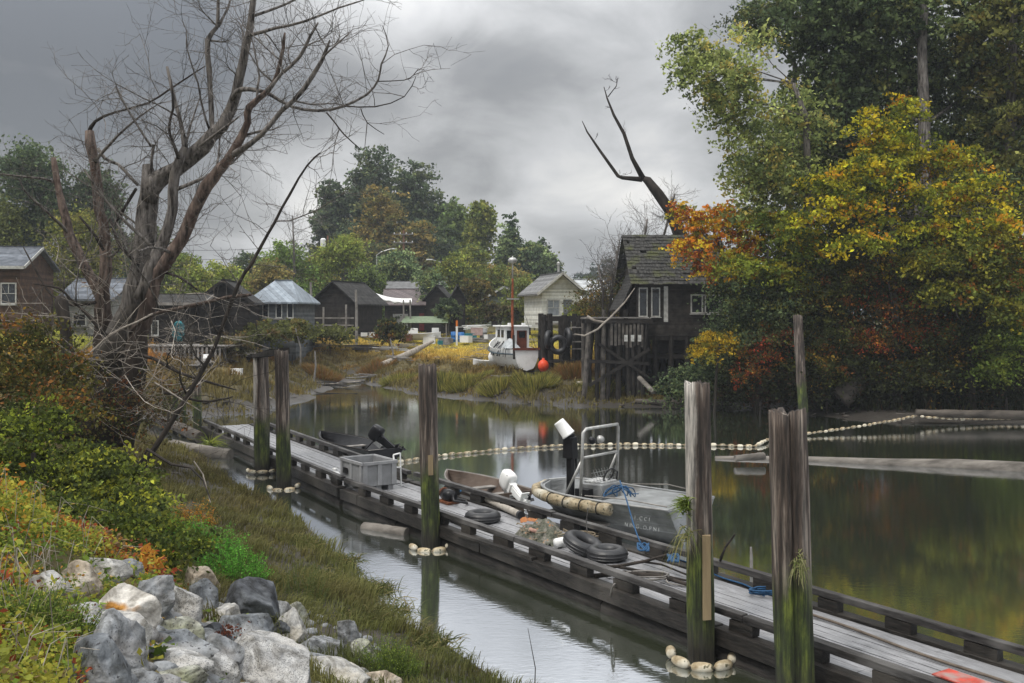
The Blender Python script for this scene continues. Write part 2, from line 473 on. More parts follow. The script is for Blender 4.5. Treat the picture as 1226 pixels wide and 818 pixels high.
def build_water():
    m = bpy.data.materials.new('slough_water'); m.use_nodes = True
    nt = m.node_tree; N, L = nt.nodes.new, nt.links.new; bs = nt.nodes['Principled BSDF']
    bs.inputs['Base Color'].default_value = (.060, .070, .040, 1); bs.inputs['Roughness'].default_value = .035
    bs.inputs['IOR'].default_value = 1.6
    bs.inputs['Specular IOR Level'].default_value = .9
    g = N("ShaderNodeNewGeometry")
    def nz(sc, str_, det=3):
        mp = N("ShaderNodeMapping"); mp.inputs['Scale'].default_value = str_; L(g.outputs['Position'], mp.inputs[0])
        n = N("ShaderNodeTexNoise"); n.inputs['Scale'].default_value = sc; n.inputs['Detail'].default_value = det
        L(mp.outputs[0], n.inputs['Vector']); return n.outputs[0]
    patch = N("ShaderNodeMapRange"); L(nz(.09, (1, 1, 1), 3), patch.inputs[0]); patch.inputs[1].default_value = .42; patch.inputs[2].default_value = .62
    patch.inputs[3].default_value = .10; patch.inputs[4].default_value = 1.0
    # the creek side beyond the dock is ruffled, the strip along the bank lies calm
    a = N("ShaderNodeMath"); a.operation = 'MULTIPLY_ADD'; L(nz(2.2, (1.0, 2.2, 1)), a.inputs[0]); a.inputs[1].default_value = 1.0
    L(nz(7, (1, 2.0, 1), 2), a.inputs[2])
    b = N("ShaderNodeMath"); b.operation = 'MULTIPLY'; L(a.outputs[0], b.inputs[0]); L(patch.outputs[0], b.inputs[1])
    bp = N("ShaderNodeBump"); bp.inputs['Strength'].default_value = .19; bp.inputs['Distance'].default_value = .012
    L(b.outputs[0], bp.inputs['Height']); L(bp.outputs[0], bs.inputs['Normal'])
    gl = N("ShaderNodeBsdfGlossy"); gl.inputs['Roughness'].default_value = .06; gl.inputs[0].default_value = (.88, .91, .99, 1); L(bp.outputs[0], gl.inputs['Normal'])
    lw = N("ShaderNodeLayerWeight"); lw.inputs[0].default_value = .5
    fr = N("ShaderNodeMapRange"); L(lw.outputs['Facing'], fr.inputs[0]); fr.inputs[1].default_value = .25; fr.inputs[2].default_value = .80; fr.inputs[3].default_value = .04; fr.inputs[4].default_value = .80
    mxs = N("ShaderNodeMixShader"); L(fr.outputs[0], mxs.inputs[0]); L(bs.outputs[0], mxs.inputs[1]); L(gl.outputs[0], mxs.inputs[2])
    L(mxs.outputs[0], nt.nodes['Material Output'].inputs[0])
    v = [(-60, -30, 0), (130, -30, 0), (130, 80, 0), (-60, 80, 0)]
    mb = MB(); mb.add(v, [(0, 1, 2, 3)]); tag(mb.build('water', m), kind='structure')
build_ground(); build_water()
# ------------------------------------------------------------------ shared surfaces
M = {}
M['deck'] = mat('weathered_deck_boards', (.36, .36, .375), (.12, .12, .122), 3, .38, (1, 14, 4), .35, c3=(.22, .22, .225), spec=.5)
M['beam'] = mat('wet_dark_timber', (.036, .031, .027), (.008, .008, .007), 3, .5, (1.2, 9, 9), .5, c3=(.058, .052, .045))
M['rail'] = mat('grey_rail_timber', (.062, .058, .055), (.014, .013, .013), 3, .42, (1, 10, 8), .4, c3=(.11, .105, .10))
M['greywood'] = mat('bleached_grey_wood', (.30, .28, .255), (.13, .12, .11), 2.2, .85, (1, 1, 1), .5)
M['darkwood'] = mat('dark_old_wood', (.036, .031, .027), (.010, .009, .008), 3, .85, (1, 1, 1), .5)
M['midwood'] = mat('worn_brown_grey_wood', (.13, .115, .10), (.04, .036, .032), 3, .85, (1, 1, 1), .5)
M['black_rubber'] = mat('black_rubber', (.022, .022, .024), (.012, .012, .013), 5, .45, bump=.1, spec=.5)
M['white_paint'] = mat('chalky_white_paint', (.78, .78, .76), (.55, .54, .50), 3, .5, bump=.08, rampw=(.2, .5))
M['white_plastic'] = mat('white_plastic', (.80, .80, .78), (.62, .62, .60), 3, .35, bump=.03, rampw=(.2, .5))
M['rope'] = mat('tan_rope', (.33, .27, .19), (.16, .13, .09), 30, .9, bump=.5)
M['blue_rope'] = mat('blue_rope', (.03, .10, .21), (.015, .05, .11), 30, .7, bump=.4)
M['dark_rope'] = mat('dark_rope', (.06, .055, .05), (.02, .02, .02), 30, .9, bump=.5)
M['black_metal'] = mat('black_engine_paint', (.018, .018, .02), (.008, .008, .009), 6, .3, bump=.05)
M['alu'] = mat('dull_aluminium', (.33, .34, .34), (.20, .20, .20), 3, .5, bump=.12, metal=.35, c3=(.26, .25, .23))
M['galv'] = mat('galvanised_pipe', (.55, .55, .53), (.36, .35, .33), 6, .4, bump=.08, metal=.5)
M['rust'] = mat('rusty_iron', (.20, .07, .03), (.06, .03, .02), 6, .85, bump=.4)
M['float'] = mat('aged_float_foam', (.62, .52, .35), (.24, .18, .10), 7, .65, bump=.4, c3=(.70, .66, .54), spots=((.13, .12, .07), 10, .60))
M['tote'] = mat('scuffed_grey_plastic', (.27, .275, .28), (.19, .19, .195), 3, .55, bump=.1, c3=(.33, .33, .33))

def pile_mat(side=0.0):
    m = bpy.data.materials.new('piling_wood'); m.use_nodes = True
    nt = m.node_tree; N, L = nt.nodes.new, nt.links.new; bs = nt.nodes['Principled BSDF']
    tc = N("ShaderNodeTexCoord")
    def nz(sc, st, det=6):
        mp = N("ShaderNodeMapping"); mp.inputs['Scale'].default_value = st; L(tc.outputs['Object'], mp.inputs[0])
        n = N("ShaderNodeTexNoise"); n.inputs['Scale'].default_value = sc; n.inputs['Detail'].default_value = det; n.inputs['Roughness'].default_value = .65
        L(mp.outputs[0], n.inputs['Vector']); return n.outputs[0]
    fib = N("ShaderNodeValToRGB"); L(nz(26, (1, 1, .07), 8), fib.inputs[0])
    fib.color_ramp.elements[0].position = .40; fib.color_ramp.elements[0].color = (.30, .30, .30, 1)
    fib.color_ramp.elements[1].position = .62; fib.color_ramp.elements[1].color = (1.6, 1.55, 1.5, 1)
    base = N("ShaderNodeValToRGB"); L(nz(6, (1, 1, .07)), base.inputs[0]); cb = base.color_ramp
    cb.elements[0].position = .40; cb.elements[0].color = (.035, .027, .022, 1)
    cb.elements[1].position = .62; cb.elements[1].color = (.27, .235, .20, 1)
    e = cb.elements.new(.50); e.color = (.09, .068, .055, 1)
    sp = N("ShaderNodeSeparateXYZ"); L(tc.outputs['Object'], sp.inputs[0])
    h = N("ShaderNodeMath"); h.operation = 'MULTIPLY_ADD'; L(nz(2.2, (1, 1, .45)), h.inputs[0]); h.inputs[1].default_value = 2.4; L(sp.outputs[2], h.inputs[2])
    alg = N("ShaderNodeValToRGB"); mr = N("ShaderNodeMapRange"); L(h.outputs[0], mr.inputs[0]); mr.inputs[1].default_value = 1.2; mr.inputs[2].default_value = 4.2
    L(mr.outputs[0], alg.inputs[0]); ca = alg.color_ramp
    ca.elements[0].position = 0; ca.elements[0].color = (1, 1, 1, 1); ca.elements[1].position = .62; ca.elements[1].color = (0, 0, 0, 1)
    e = ca.elements.new(.38); e.color = (1, 1, 1, 1)
    ac = N("ShaderNodeValToRGB"); L(nz(5, (1, 1, .3)), ac.inputs[0]); cc = ac.color_ramp
    cc.elements[0].position = .38; cc.elements[0].color = (.016, .022, .008, 1); cc.elements[1].position = .66; cc.elements[1].color = (.13, .16, .025, 1)
    e = cc.elements.new(.52); e.color = (.045, .065, .012, 1)
    mx = N("ShaderNodeMix"); mx.data_type = 'RGBA'; L(alg.outputs[0], mx.inputs[0]); L(base.outputs[0], mx.inputs[6]); L(ac.outputs[0], mx.inputs[7])
    # one weathered flank bleached pale, down to the tide mark
    if side:
        bx = N("ShaderNodeMath"); bx.operation = 'MULTIPLY_ADD'; L(nz(3, (1, 1, .3)), bx.inputs[0]); bx.inputs[1].default_value = .22; L(sp.outputs[0], bx.inputs[2])
        bm_ = N("ShaderNodeMapRange"); L(bx.outputs[0], bm_.inputs[0]); bm_.inputs[1].default_value = .115 + side; bm_.inputs[2].default_value = .065 + side
        hm = N("ShaderNodeMapRange"); L(h.outputs[0], hm.inputs[0]); hm.inputs[1].default_value = 2.7; hm.inputs[2].default_value = 3.0
        mm = N("ShaderNodeMath"); mm.operation = 'MULTIPLY'; L(bm_.outputs[0], mm.inputs[0]); L(hm.outputs[0], mm.inputs[1])
        mb_ = N("ShaderNodeMix"); mb_.data_type = 'RGBA'; L(mm.outputs[0], mb_.inputs[0]); L(mx.outputs[2], mb_.inputs[6]); mb_.inputs[7].default_value = (.42, .40, .37, 1); mx = mb_
    # wet foot
    wf = N("ShaderNodeMapRange"); L(sp.outputs[2], wf.inputs[0]); wf.inputs[1].default_value = .15; wf.inputs[2].default_value = .7; 
    m2 = N("ShaderNodeMix"); m2.data_type = 'RGBA'; L(wf.outputs[0], m2.inputs[0]); m2.inputs[6].default_value = (.025, .022, .015, 1); L(mx.outputs[2], m2.inputs[7])
    mu = N("ShaderNodeMix"); mu.data_type = 'RGBA'; mu.blend_type = 'MULTIPLY'; mu.inputs[0].default_value = .85
    L(m2.outputs[2], mu.inputs[6]); L(fib.outputs[0], mu.inputs[7]); L(mu.outputs[2], bs.inputs['Base Color'])
    bs.inputs['Roughness'].default_value = .8
    bp = N("ShaderNodeBump"); bp.inputs['Strength'].default_value = .9; bp.inputs['Distance'].default_value = .05
    L(nz(26, (1, 1, .07), 8), bp.inputs['Height']); L(bp.outputs[0], bs.inputs['Normal'])
    return m
PILE = pile_mat(); PILE_B = pile_mat(-.10)
CUT = mat('sawn_pale_wood', (.36, .28, .16), (.20, .15, .09), 5, .8, (1, 1, .1), .3)

def piling(label, base, top, r, lobes=0, seed=0, n=56, pm=None, flat=False, shape=1.0):
    """base and top are world points; the pile is modelled from below the water to its worn head"""
    base, top = Vector(base), Vector(top)
    t = thing('piling', label, 'piling', (base.x, base.y, 0), 0, 'timber pilings standing in the water')
    d = top - base; mb = MB(); seg = 26
    v = []; random.seed(seed + 5)
    for i in range(seg + 1):
        k = -.35 + 1.35 * i / seg
        c = Vector((0, 0, 0)) + Vector((d.x * k, d.y * k, d.z * k))
        for j in range(n):
            a = 2 * PI * j / n
            rr = r * (1.04 - .07 * k) * (1 + .07 * pnoise(Vector((math.cos(a) * 2, math.sin(a) * 2, c.z * .8 + seed))) + .05 * pnoise(Vector((math.cos(a) * 7, math.sin(a) * 7, c.z * .5 + seed * 2))))
            rr *= 1 - .10 * max(0, pnoise(Vector((math.cos(a) * 9 + seed, math.sin(a) * 9, c.z * .22)))) ** .5
            if lobes: rr *= 1 - .36 * max(0, math.cos(a * lobes + seed + .25 * pnoise(Vector((c.z * .5, 0, 0))))) ** 14
            zz = c.z
            if i == seg: zz += .07 * pnoise(Vector((math.cos(a) * 2, math.sin(a) * 2, seed * 4.))) + .08 * pnoise(Vector((math.cos(a) * 6, math.sin(a) * 6, seed * 2.)))
            v.append((c.x + math.cos(a) * rr * shape, c.y + math.sin(a) * rr, zz))
    f = [(i * n + j, i * n + (j + 1) % n, (i + 1) * n + (j + 1) % n, (i + 1) * n + j) for i in range(seg) for j in range(n)]
    c = len(v); v.append((d.x, d.y, d.z - .03))
    f += [(seg * n + j, seg * n + (j + 1) % n, c) for j in range(n)]
    mb.add(v, f); mb.build('shaft', pm or PILE, t, smooth=True)
    return t

def float_lump(c, axis, L_, r, mb):
    axis = Vector(axis).normalized(); q = axis.to_track_quat('X', 'Z').to_matrix()
    prof = [(.02, -.5), (.55, -.47), (.85, -.36), (1, -.15), (1, .15), (.85, .36), (.55, .47), (.02, .5)]
    b = len(mb.v); n = 12
    for (pr, h) in prof:
        for k in range(n):
            a = 2 * PI * k / n; p = q @ Vector((h * L_, math.cos(a) * r * pr, math.sin(a) * r * pr))
            mb.v.append((p.x + c[0], p.y + c[1], p.z + c[2]))
    for i in range(len(prof) - 1):
        for k in range(n):
            k2 = (k + 1) % n; mb.f.append((b + i * n + k, b + i * n + k2, b + (i + 1) * n + k2, b + (i + 1) * n + k))

def collar(label, c, R, start, end, num, r=.075, tilt=0.0):
    t = thing('float_collar', label, 'float', (c[0], c[1], .09), 0, 'strings of floats looped round the pilings')
    pts = []
    for i in range(30):
        a = start + (end - start) * i / 29; pts.append((math.cos(a) * R, math.sin(a) * R, tilt * math.sin(a) * R))
    MB().tube(pts, .014, 5).build('rope', M['rope'], t)
    for i in range(num):
        a = start + (end - start) * (i + .5) / num; mb = MB()
        float_lump((0, 0, 0), (-math.sin(a), math.cos(a), 0), abs(end - start) * R / num * .93, r, mb)
        o = mb.build('float', M['float'], t, smooth=True); o.location = (math.cos(a) * R, math.sin(a) * R, tilt * math.sin(a) * R)

# pilings along the dock, left to right
pl = onz(314, 566); piling('blackened pile with a bleached side, left post of the beam-topped pair', pl, P(312, 424, pl.y), .23, seed=1, pm=PILE_B)
pl2 = onz(340, 584); piling('thinner dark pile with green foot, right post of the beam-topped pair', pl2, P(337, 420, pl2.y), .19, seed=2)
t = thing('cross_beam', 'short dark timber laid across the tops of the two left piles', 'beam', (0, 0, 0))
MB().beam(P(306, 426, pl.y) + Vector((0, 0, .0)), P(342, 420, pl2.y), .22, .14, .015).build('timber', M['darkwood'], t)
p3 = onz(516, 655); piling('tall dark pile with mossy foot at mid dock between tote and black tyre', p3, P(511.5, 437, p3.y), .20, lobes=0, seed=3, shape=.95)
p4 = onz(840, 790); piling('tall pile with a bleached left flank and a fern growing from it', p4, P(834.5, 459, p4.y), .185, lobes=0, seed=9, pm=PILE_B, shape=.98)
p5 = onz(953, 848); piling('split mossy pile of clustered staves, nearest to the camera', p5, P(943, 494, p5.y), .23, lobes=3, seed=5.2, n=48)
t = thing('wooden_batten', 'pale sawn batten nailed to the mossy flank of the fern pile', 'batten')
MB().beam(P(845.5, 641, p4.y - .2), P(846.5, 742, p4.y - .2), .04, .11, .006).build('board', CUT, t)
t = thing('wooden_batten', 'pale sawn batten nailed to the dark mid-dock pile', 'batten')
MB().beam(P(515.5, 545, p3.y - .2), P(516, 569, p3.y - .2), .03, .10, .004).build('board', CUT, t)
for i, (px, yb, yt, w, lab) in enumerate(((237, 524, 452, .30, 'stout mossy pile at the far end of the dock'), (220, 521, 462, .2, 'middle thin black pile at the far end of the dock'),
                                          (210, 516, 466, .2, 'leftmost thin black pile at the far end of the dock'), (196, 506, 470, .16, 'short leaning black stub left of the far dock piles'))):
    b = onz(px, yb); piling(lab, b, P(px - 2 + i, yt, b.y), w / 2 * 1.15, seed=20 + i, n=12)
collar('ring of tan floats round the left pile of the beam-topped pair', pl, .42, -PI * 1.05, -.1, 4, .055)
collar('ring of tan floats round the right pile of the beam-topped pair', pl2, .40, -PI * .95, .25, 4, .065, .25)
collar('ring of tan floats round the dark mid-dock pile', p3, .40, -PI * .95, .1, 4, .065, .2)
collar('ring of tan floats round the fern pile beside the dock', p4, .42, -PI * 1.15, .12, 5, .072, .12)

def vary(m, lo=.6, hi=1.15):
    nt = m.node_tree; b = nt.nodes['Principled BSDF']; src = b.inputs['Base Color'].links[0].from_socket
    oi = nt.nodes.new("ShaderNodeObjectInfo"); mr = nt.nodes.new("ShaderNodeMapRange"); nt.links.new(oi.outputs['Random'], mr.inputs[0]); mr.inputs[3].default_value = lo; mr.inputs[4].default_value = hi
    sc = nt.nodes.new("ShaderNodeVectorMath"); sc.operation = 'SCALE'; nt.links.new(src, sc.inputs[0]); nt.links.new(mr.outputs[0], sc.inputs[3]); nt.links.new(sc.outputs[0], b.inputs['Base Color'])
vary(M['float'])
# ------------------------------------------------------------------ dock, two floating sections
DK = .42      # height of the deck boards above the water
def dock(label, A, B, W, seed, gaps):
    """A: near end of the left rail, B: far end, W: width"""
    A, B = Vector(A), Vector(B); d = B - A; Ln = d.length; ang = math.atan2(d.y, d.x)
    t = thing('floating_dock', label, 'dock', (A.x, A.y, 0), ang, 'sections of the floating dock')
    rnd = random.Random(seed)
    # local x along, left rail at y=0, right side at y=-W (water side)
    mb = MB(); nb = 9; bw = (W - .34) / nb
    for k in range(nb):
        x = -rnd.uniform(0, 2.5)
        while x < Ln:
            l = rnd.uniform(3.2, 5.0); x2 = min(x + l, Ln); x1 = max(x, 0)
            if x2 - x1 > .2:
                mb.box(((x1 + x2) / 2, -.17 - bw * (k + .5), DK - .025 + rnd.uniform(-.006, .006)), (x2 - x1 - .012, bw - .016, .05), None, .003)
            x += l
    mb.build('deck_boards', M['deck'], t)
    under = MB(); under.box((Ln / 2, -W / 2, DK - .11), (Ln, W - .5, .10)); 
    under.build('deck_frame', M['beam'], t)
    for (y, nm) in ((-.06, 'left'), (-W + .06, 'right')):
        s = 1 if nm == 'left' else -1
        rl = MB(); x = 0.0
        while x < Ln - .3:
            l = min(rnd.uniform(4.5, 6.2), Ln - x)
            rl.box((x + l / 2, y, .66 + rnd.uniform(-.01, .01)), (l - .02, .13, .10), None, .006); x += l
        rl.build('toe_rail', M['rail'], t, bevel=.012)
        x = .5
        while x < Ln - .3:
            bl = MB(); bl.box((x, y, .53), (rnd.uniform(.34, .55), .14, .155), None, .008); x += 1.22 * rnd.uniform(.93, 1.07)
            bl.build('rail_block', M['beam'], t)
        fa = MB()
        x = 0.0
        while x < Ln - .3:
            l = min(rnd.uniform(5, 7), Ln - x)
            fa.box((x + l / 2, y + s * .04, .33), (l - .03, .24, .24), None, .01)
            x += l
        fa.build('side_timber', M['beam'], t, bevel=.01)
        lg = MB(); x = 0.0
        while x < Ln - .5:
            l = min(rnd.uniform(6, 9), Ln - x)
            pts = [(x + .02 + (l - .04) * i / 6, y - s * .10, .03 + rnd.uniform(-.015, .015)) for i in range(7)]
            lg.tube(pts, [.2 + rnd.uniform(-.015, .015) for _ in range(7)], 14, irr=.12, seed=seed + x)
            x += l
        lg.build('float_log', M['beam'], t, smooth=True)
    return t
def dockpt(px, py, z): return onz(px, py, z)
RA = Vector((6.02, 8.9, 0)); RB = onz(411, 574, .68); RB.z = 0; RC = onz(243, 505.5, .6); RC.z = 0
dock('long near section of weathered floating dock carrying tyres and rope', RA, RB + (RA - RB).normalized() * .0, 1.98, 3, 0)
dv = (RC - RB).normalized()
dock('far section of weathered floating dock between tote and far piles', RB + dv * .22 + Vector((.02, 0, 0)), RC, 1.92, 8, 0)
# ------------------------------------------------------------------ bark
M['bark'] = mat('grey_brown_bark', (.22, .20, .185), (.028, .024, .021), 11, .92, (1, 1, .13), 1.0, c3=(.13, .115, .10), bscale=16, rampw=(.38, .62))
M['bark_red'] = mat('reddish_peeling_bark', (.19, .14, .115), (.032, .025, .021), 9, .92, (1, 1, .18), 1.0, c3=(.07, .045, .036), bscale=14, rampw=(.38, .62))
M['bark_dark'] = mat('dark_damp_bark', (.055, .045, .038), (.016, .014, .012), 5, .9, (1, 1, .3), .8, bscale=9)
M['bark_pale'] = mat('pale_dry_branch', (.40, .36, .31), (.17, .145, .12), 5, .9, (1, 1, .3), .5, bscale=9)

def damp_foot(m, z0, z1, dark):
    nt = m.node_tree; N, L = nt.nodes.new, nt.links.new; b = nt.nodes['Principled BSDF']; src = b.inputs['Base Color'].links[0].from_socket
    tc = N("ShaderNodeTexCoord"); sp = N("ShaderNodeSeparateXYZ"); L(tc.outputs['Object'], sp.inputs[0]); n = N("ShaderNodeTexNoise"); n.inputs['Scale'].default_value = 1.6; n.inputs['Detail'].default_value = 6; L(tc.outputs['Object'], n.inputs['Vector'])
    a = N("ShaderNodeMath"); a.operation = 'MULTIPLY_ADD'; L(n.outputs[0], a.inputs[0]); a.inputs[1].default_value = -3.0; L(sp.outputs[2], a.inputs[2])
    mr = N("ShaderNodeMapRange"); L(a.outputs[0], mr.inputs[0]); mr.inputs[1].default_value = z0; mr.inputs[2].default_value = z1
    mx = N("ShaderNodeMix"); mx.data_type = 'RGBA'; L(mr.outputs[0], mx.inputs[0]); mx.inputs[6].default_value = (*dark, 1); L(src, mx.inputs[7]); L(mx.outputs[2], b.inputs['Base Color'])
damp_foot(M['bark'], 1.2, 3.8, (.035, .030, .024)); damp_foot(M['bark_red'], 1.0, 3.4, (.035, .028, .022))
# ------------------------------------------------------------------ the big dead tree on the left bank
def dead_tree():
    D0 = 26.0
    b = hit(128, 515); b = gp(128, D0)
    t = thing('dead_tree', 'huge bare many-limbed dead tree on the left bank reaching past the top', 'tree', b)
    inv = Matrix.Translation(-b)
    rnd = random.Random(4)
    def pt(px, py, dd): return P(px, py, D0 + dd) - b
    W2R = lambda w, d=D0: w / 2 / F * d * .88
    limbs = []
    def limb(name, pts, m='bark', dd0=0.0, dd1=0.0, n=10, tw=1.0, twn=None):
        """pts: (px, py, width px)"""
        N_ = len(pts); P3 = []; R3 = []
        for i in range(N_):
            k = i / (N_ - 1); P3.append(pt(pts[i][0], pts[i][1], dd0 + (dd1 - dd0) * k)); R3.append(W2R(pts[i][2]))
        # smooth resample with slight knots
        Q = []; RR = []
        for i in range(N_ - 1):
            p0 = P3[max(i - 1, 0)]; p1 = P3[i]; p2 = P3[i + 1]; p3_ = P3[min(i + 2, N_ - 1)]
            st = max(2, int((p2 - p1).length / .35))
            for s in range(st):
                u = s / st
                q = .5 * ((2 * p1) + (-p0 + p2) * u + (2 * p0 - 5 * p1 + 4 * p2 - p3_) * u * u + (-p0 + 3 * p1 - 3 * p2 + p3_) * u ** 3)
                r = R3[i] * (1 - u) + R3[i + 1] * u
                j = r * .22
                Q.append(q + Vector((rnd.uniform(-j, j), rnd.uniform(-j, j), rnd.uniform(-j, j)))); RR.append(r * rnd.uniform(.93, 1.09))
        Q.append(P3[-1]); RR.append(R3[-1] * .8)
        mb = MB(); mb.tube(Q, RR, n, irr=.22, seed=rnd.random() * 9)
        mb.build(name, M[m], t, smooth=True)
        limbs.append((Q, RR, tw))
    # trunk and standing stems (positions measured along each limb)
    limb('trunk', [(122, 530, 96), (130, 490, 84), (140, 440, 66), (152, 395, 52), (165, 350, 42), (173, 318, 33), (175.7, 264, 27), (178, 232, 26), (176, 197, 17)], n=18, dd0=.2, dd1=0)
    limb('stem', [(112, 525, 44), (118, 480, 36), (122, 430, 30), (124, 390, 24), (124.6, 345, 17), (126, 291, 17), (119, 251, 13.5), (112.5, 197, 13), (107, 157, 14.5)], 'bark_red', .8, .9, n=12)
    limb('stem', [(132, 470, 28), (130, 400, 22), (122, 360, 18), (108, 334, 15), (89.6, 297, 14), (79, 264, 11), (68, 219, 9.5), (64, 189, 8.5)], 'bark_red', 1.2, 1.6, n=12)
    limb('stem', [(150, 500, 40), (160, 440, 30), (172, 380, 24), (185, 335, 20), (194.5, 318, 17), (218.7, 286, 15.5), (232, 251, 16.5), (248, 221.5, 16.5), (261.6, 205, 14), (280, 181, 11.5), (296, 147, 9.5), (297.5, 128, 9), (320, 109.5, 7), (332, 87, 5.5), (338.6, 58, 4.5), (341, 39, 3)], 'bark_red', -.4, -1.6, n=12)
    limb('stem', [(168, 360, 20), (182, 320, 18), (194.5, 291, 14), (206.6, 251, 12.5), (209, 210, 13.5), (221, 176, 10)], 'bark', -.7, -.6)
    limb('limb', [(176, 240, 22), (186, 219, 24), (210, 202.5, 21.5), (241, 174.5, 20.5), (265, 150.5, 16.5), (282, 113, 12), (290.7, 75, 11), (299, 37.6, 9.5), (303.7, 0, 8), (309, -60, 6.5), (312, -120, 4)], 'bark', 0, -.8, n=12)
    limb('limb', [(255, 157, 7.5), (254, 147, 7), (251, 85.5, 7.2), (248, 48, 7), (260, 31, 5), (261.6, 0, 4.2), (266, -50, 3)], 'bark', -.4, 0)
    limb('limb', [(261, 31, 4.5), (273, 10, 3), (278, -10, 2)], 'bark', -.1, .4, 6)
    limb('limb', [(320, 110, 5), (337, 89, 4.8), (359, 68.5, 4.4), (371, 44.5, 3.8), (381, 27, 3)], 'bark', -1.5, -1.9, 8)
    limb('limb', [(280, 184, 9), (288, 180, 8.5), (313, 161, 6.8), (337, 133.5, 6.2), (364, 106, 5.5), (385, 72, 4.6), (395, 48, 2.5)], 'bark', -1.2, -2.4, 8)
    limb('limb', [(385, 72, 3), (392, 63, 2.5), (419, 39, 1.6)], 'bark', -2.3, -2.6, 6)
    limb('limb', [(279, 120, 8), (284, 110, 7.5), (299, 107, 6.2), (323, 113, 5), (350, 128, 4.2), (381, 133, 4), (412, 127, 3.4), (439.5, 113, 3), (453, 96, 2.7), (456.6, 77, 2.2), (465, 55, 1.6), (458, 31, 1)], 'bark', -.6, -2.2, 8)
    limb('limb', [(453, 97.5, 1.6), (484, 96, 1.4), (495, 90, 1.1), (501, 82, .8)], 'bark_dark', -2.1, -2.4, 5)
    limb('limb', [(412, 127, 2), (449, 128, 1.8), (484, 116, 1.3), (498, 92, 1)], 'bark_dark', -2, -2.4, 5)
    limb('limb', [(391, 135, 2.4), (402, 148, 2), (412, 161, 1.8), (432, 179, 1.2)], 'bark_dark', -2, -2.2, 5)
    limb('limb', [(432, 130, 1.5), (439.5, 147, 1.3), (460, 161, 1)], 'bark_dark', -2, -2.2, 5)
    limb('limb', [(296, 44, 5), (302.6, 41, 4.8), (330, 34, 4), (364, 26, 3.4), (405, 10, 2.4), (436, 0, 1.6)], 'bark', -.6, -2.5, 8)
    limb('limb', [(163, 572, 8), (190, 530, 7), (215, 490, 6.4), (255, 420, 5.4), (284, 343, 4.6), (301, 316, 4.2), (321, 280, 3.8), (347, 233, 3.3), (367.7, 198, 2.6), (383, 183, 1.5)], 'bark_dark', -2.5, -3.2, 8)
    limb('limb', [(107, 158, 6), (114, 145, 5), (137, 135, 3.8), (178, 123, 3.2), (205, 106, 2.8), (246, 79, 1.8)], 'bark_dark', .9, .6, 6)
    limb('limb', [(118, 178, 5), (126, 190, 4.6), (141, 197, 4), (152, 208, 4), (165, 222, 4.5)], 'bark', .8, .2, 7)
    limb('limb', [(134, 272, 4), (138, 267, 4.5), (150, 247, 4.4), (163, 226, 5)], 'bark_dark', .5, 0, 7)
    limb('limb', [(132, 262, 4), (140.7, 289, 4.2), (150, 302, 4.3), (166, 318, 5)], 'bark_dark', -.4, -.4, 7)
    limb('limb', [(95, 259, 3), (114, 283, 4), (124, 300, 5)], 'bark_dark', .2, .5, 7)
    limb('limb', [(179, 235, 5), (181.5, 192, 4), (184, 173, 4.5), (181, 175, 3.5), (167, 154, 3), (154, 133, 3), (145, 118, 3.2), (139, 104, 3.4)], 'bark', -.2, -.4, 7)
    limb('limb', [(221, 178, 7), (219, 160, 6), (209, 120, 5), (200, 80, 4.5)], 'bark', -.5, -.2, 8)
    limb('limb', [(214, 190, 5), (207, 170, 4), (202, 154, 3.4), (207, 130, 3), (205, 95, 2)], 'bark_dark', -.7, -1, 6)
    limb('limb', [(238, 176, 4), (262, 158, 3.4), (286, 140, 2.4)], 'bark', -.9, -1.4, 6)
    limb('limb', [(222, 176, 4), (228, 150, 3), (240, 115, 2)], 'bark', -.4, .4, 6)
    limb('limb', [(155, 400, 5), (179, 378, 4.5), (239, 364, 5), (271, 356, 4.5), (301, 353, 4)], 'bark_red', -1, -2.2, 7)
    limb('limb', [(150, 420, 5), (185, 430, 4.6), (214, 446, 4), (257, 460, 2.8), (283, 467, 1.6)], 'bark_dark', -1, -2, 6)
    limb('limb', [(195, 470, 3.5), (238, 480, 3.2), (262, 479, 2.8), (279, 475, 2)], 'bark_dark', -1.5, -2, 6)
    limb('limb', [(185, 458, 2), (212, 475, 2), (240, 492, 1.4)], 'bark_pale', -2, -2.4, 5)
    limb('limb', [(194, 326, 4), (216, 332, 3.5), (237, 348, 2)], 'bark_dark', -.6, -1.2, 6)
    limb('limb', [(183, 376, 3), (165, 385, 2.6), (131, 401, 2.4), (106, 424, 2), (89, 426, 1.4)], 'bark_pale', -1.8, -2.4, 5)
    limb('limb', [(130, 405, 6), (100, 372, 4.6), (84, 358, 4), (70, 345, 3), (40, 340, 1.6)], 'bark_dark', -.8, -1.4, 6)
    limb('limb', [(115, 362, 5), (88, 366, 4), (60, 352, 3), (28, 296, 1.8)], 'bark_dark', .5, .8, 6)
    # fine twigs grown from every limb
    tw = MB()
    def grow(p, d, L_, r, lev):
        steps = 4; q = Vector(p); dd = Vector(d).normalized(); pts = [q.copy()]
        for i in range(steps):
            dd = (dd + Vector((rnd.gauss(0, .18), rnd.gauss(0, .18), rnd.gauss(0, .18) + (.05 if lev < 2 else -.02)))).normalized()
            q = q + dd * (L_ / steps); pts.append(q.copy())
            if lev > 0 and rnd.random() < .75:
                sd = (dd + Vector((rnd.gauss(0, .75), rnd.gauss(0, .75), rnd.gauss(0, .75)))).normalized()
                grow(q, sd, L_ * rnd.uniform(.35, .6), r * .55, lev - 1)
        k = len(pts); tw.tube(pts, [max(r * (1 - i / k * .75), .0035) for i in range(k)], 3, cap=False)
    sb_ = MB()
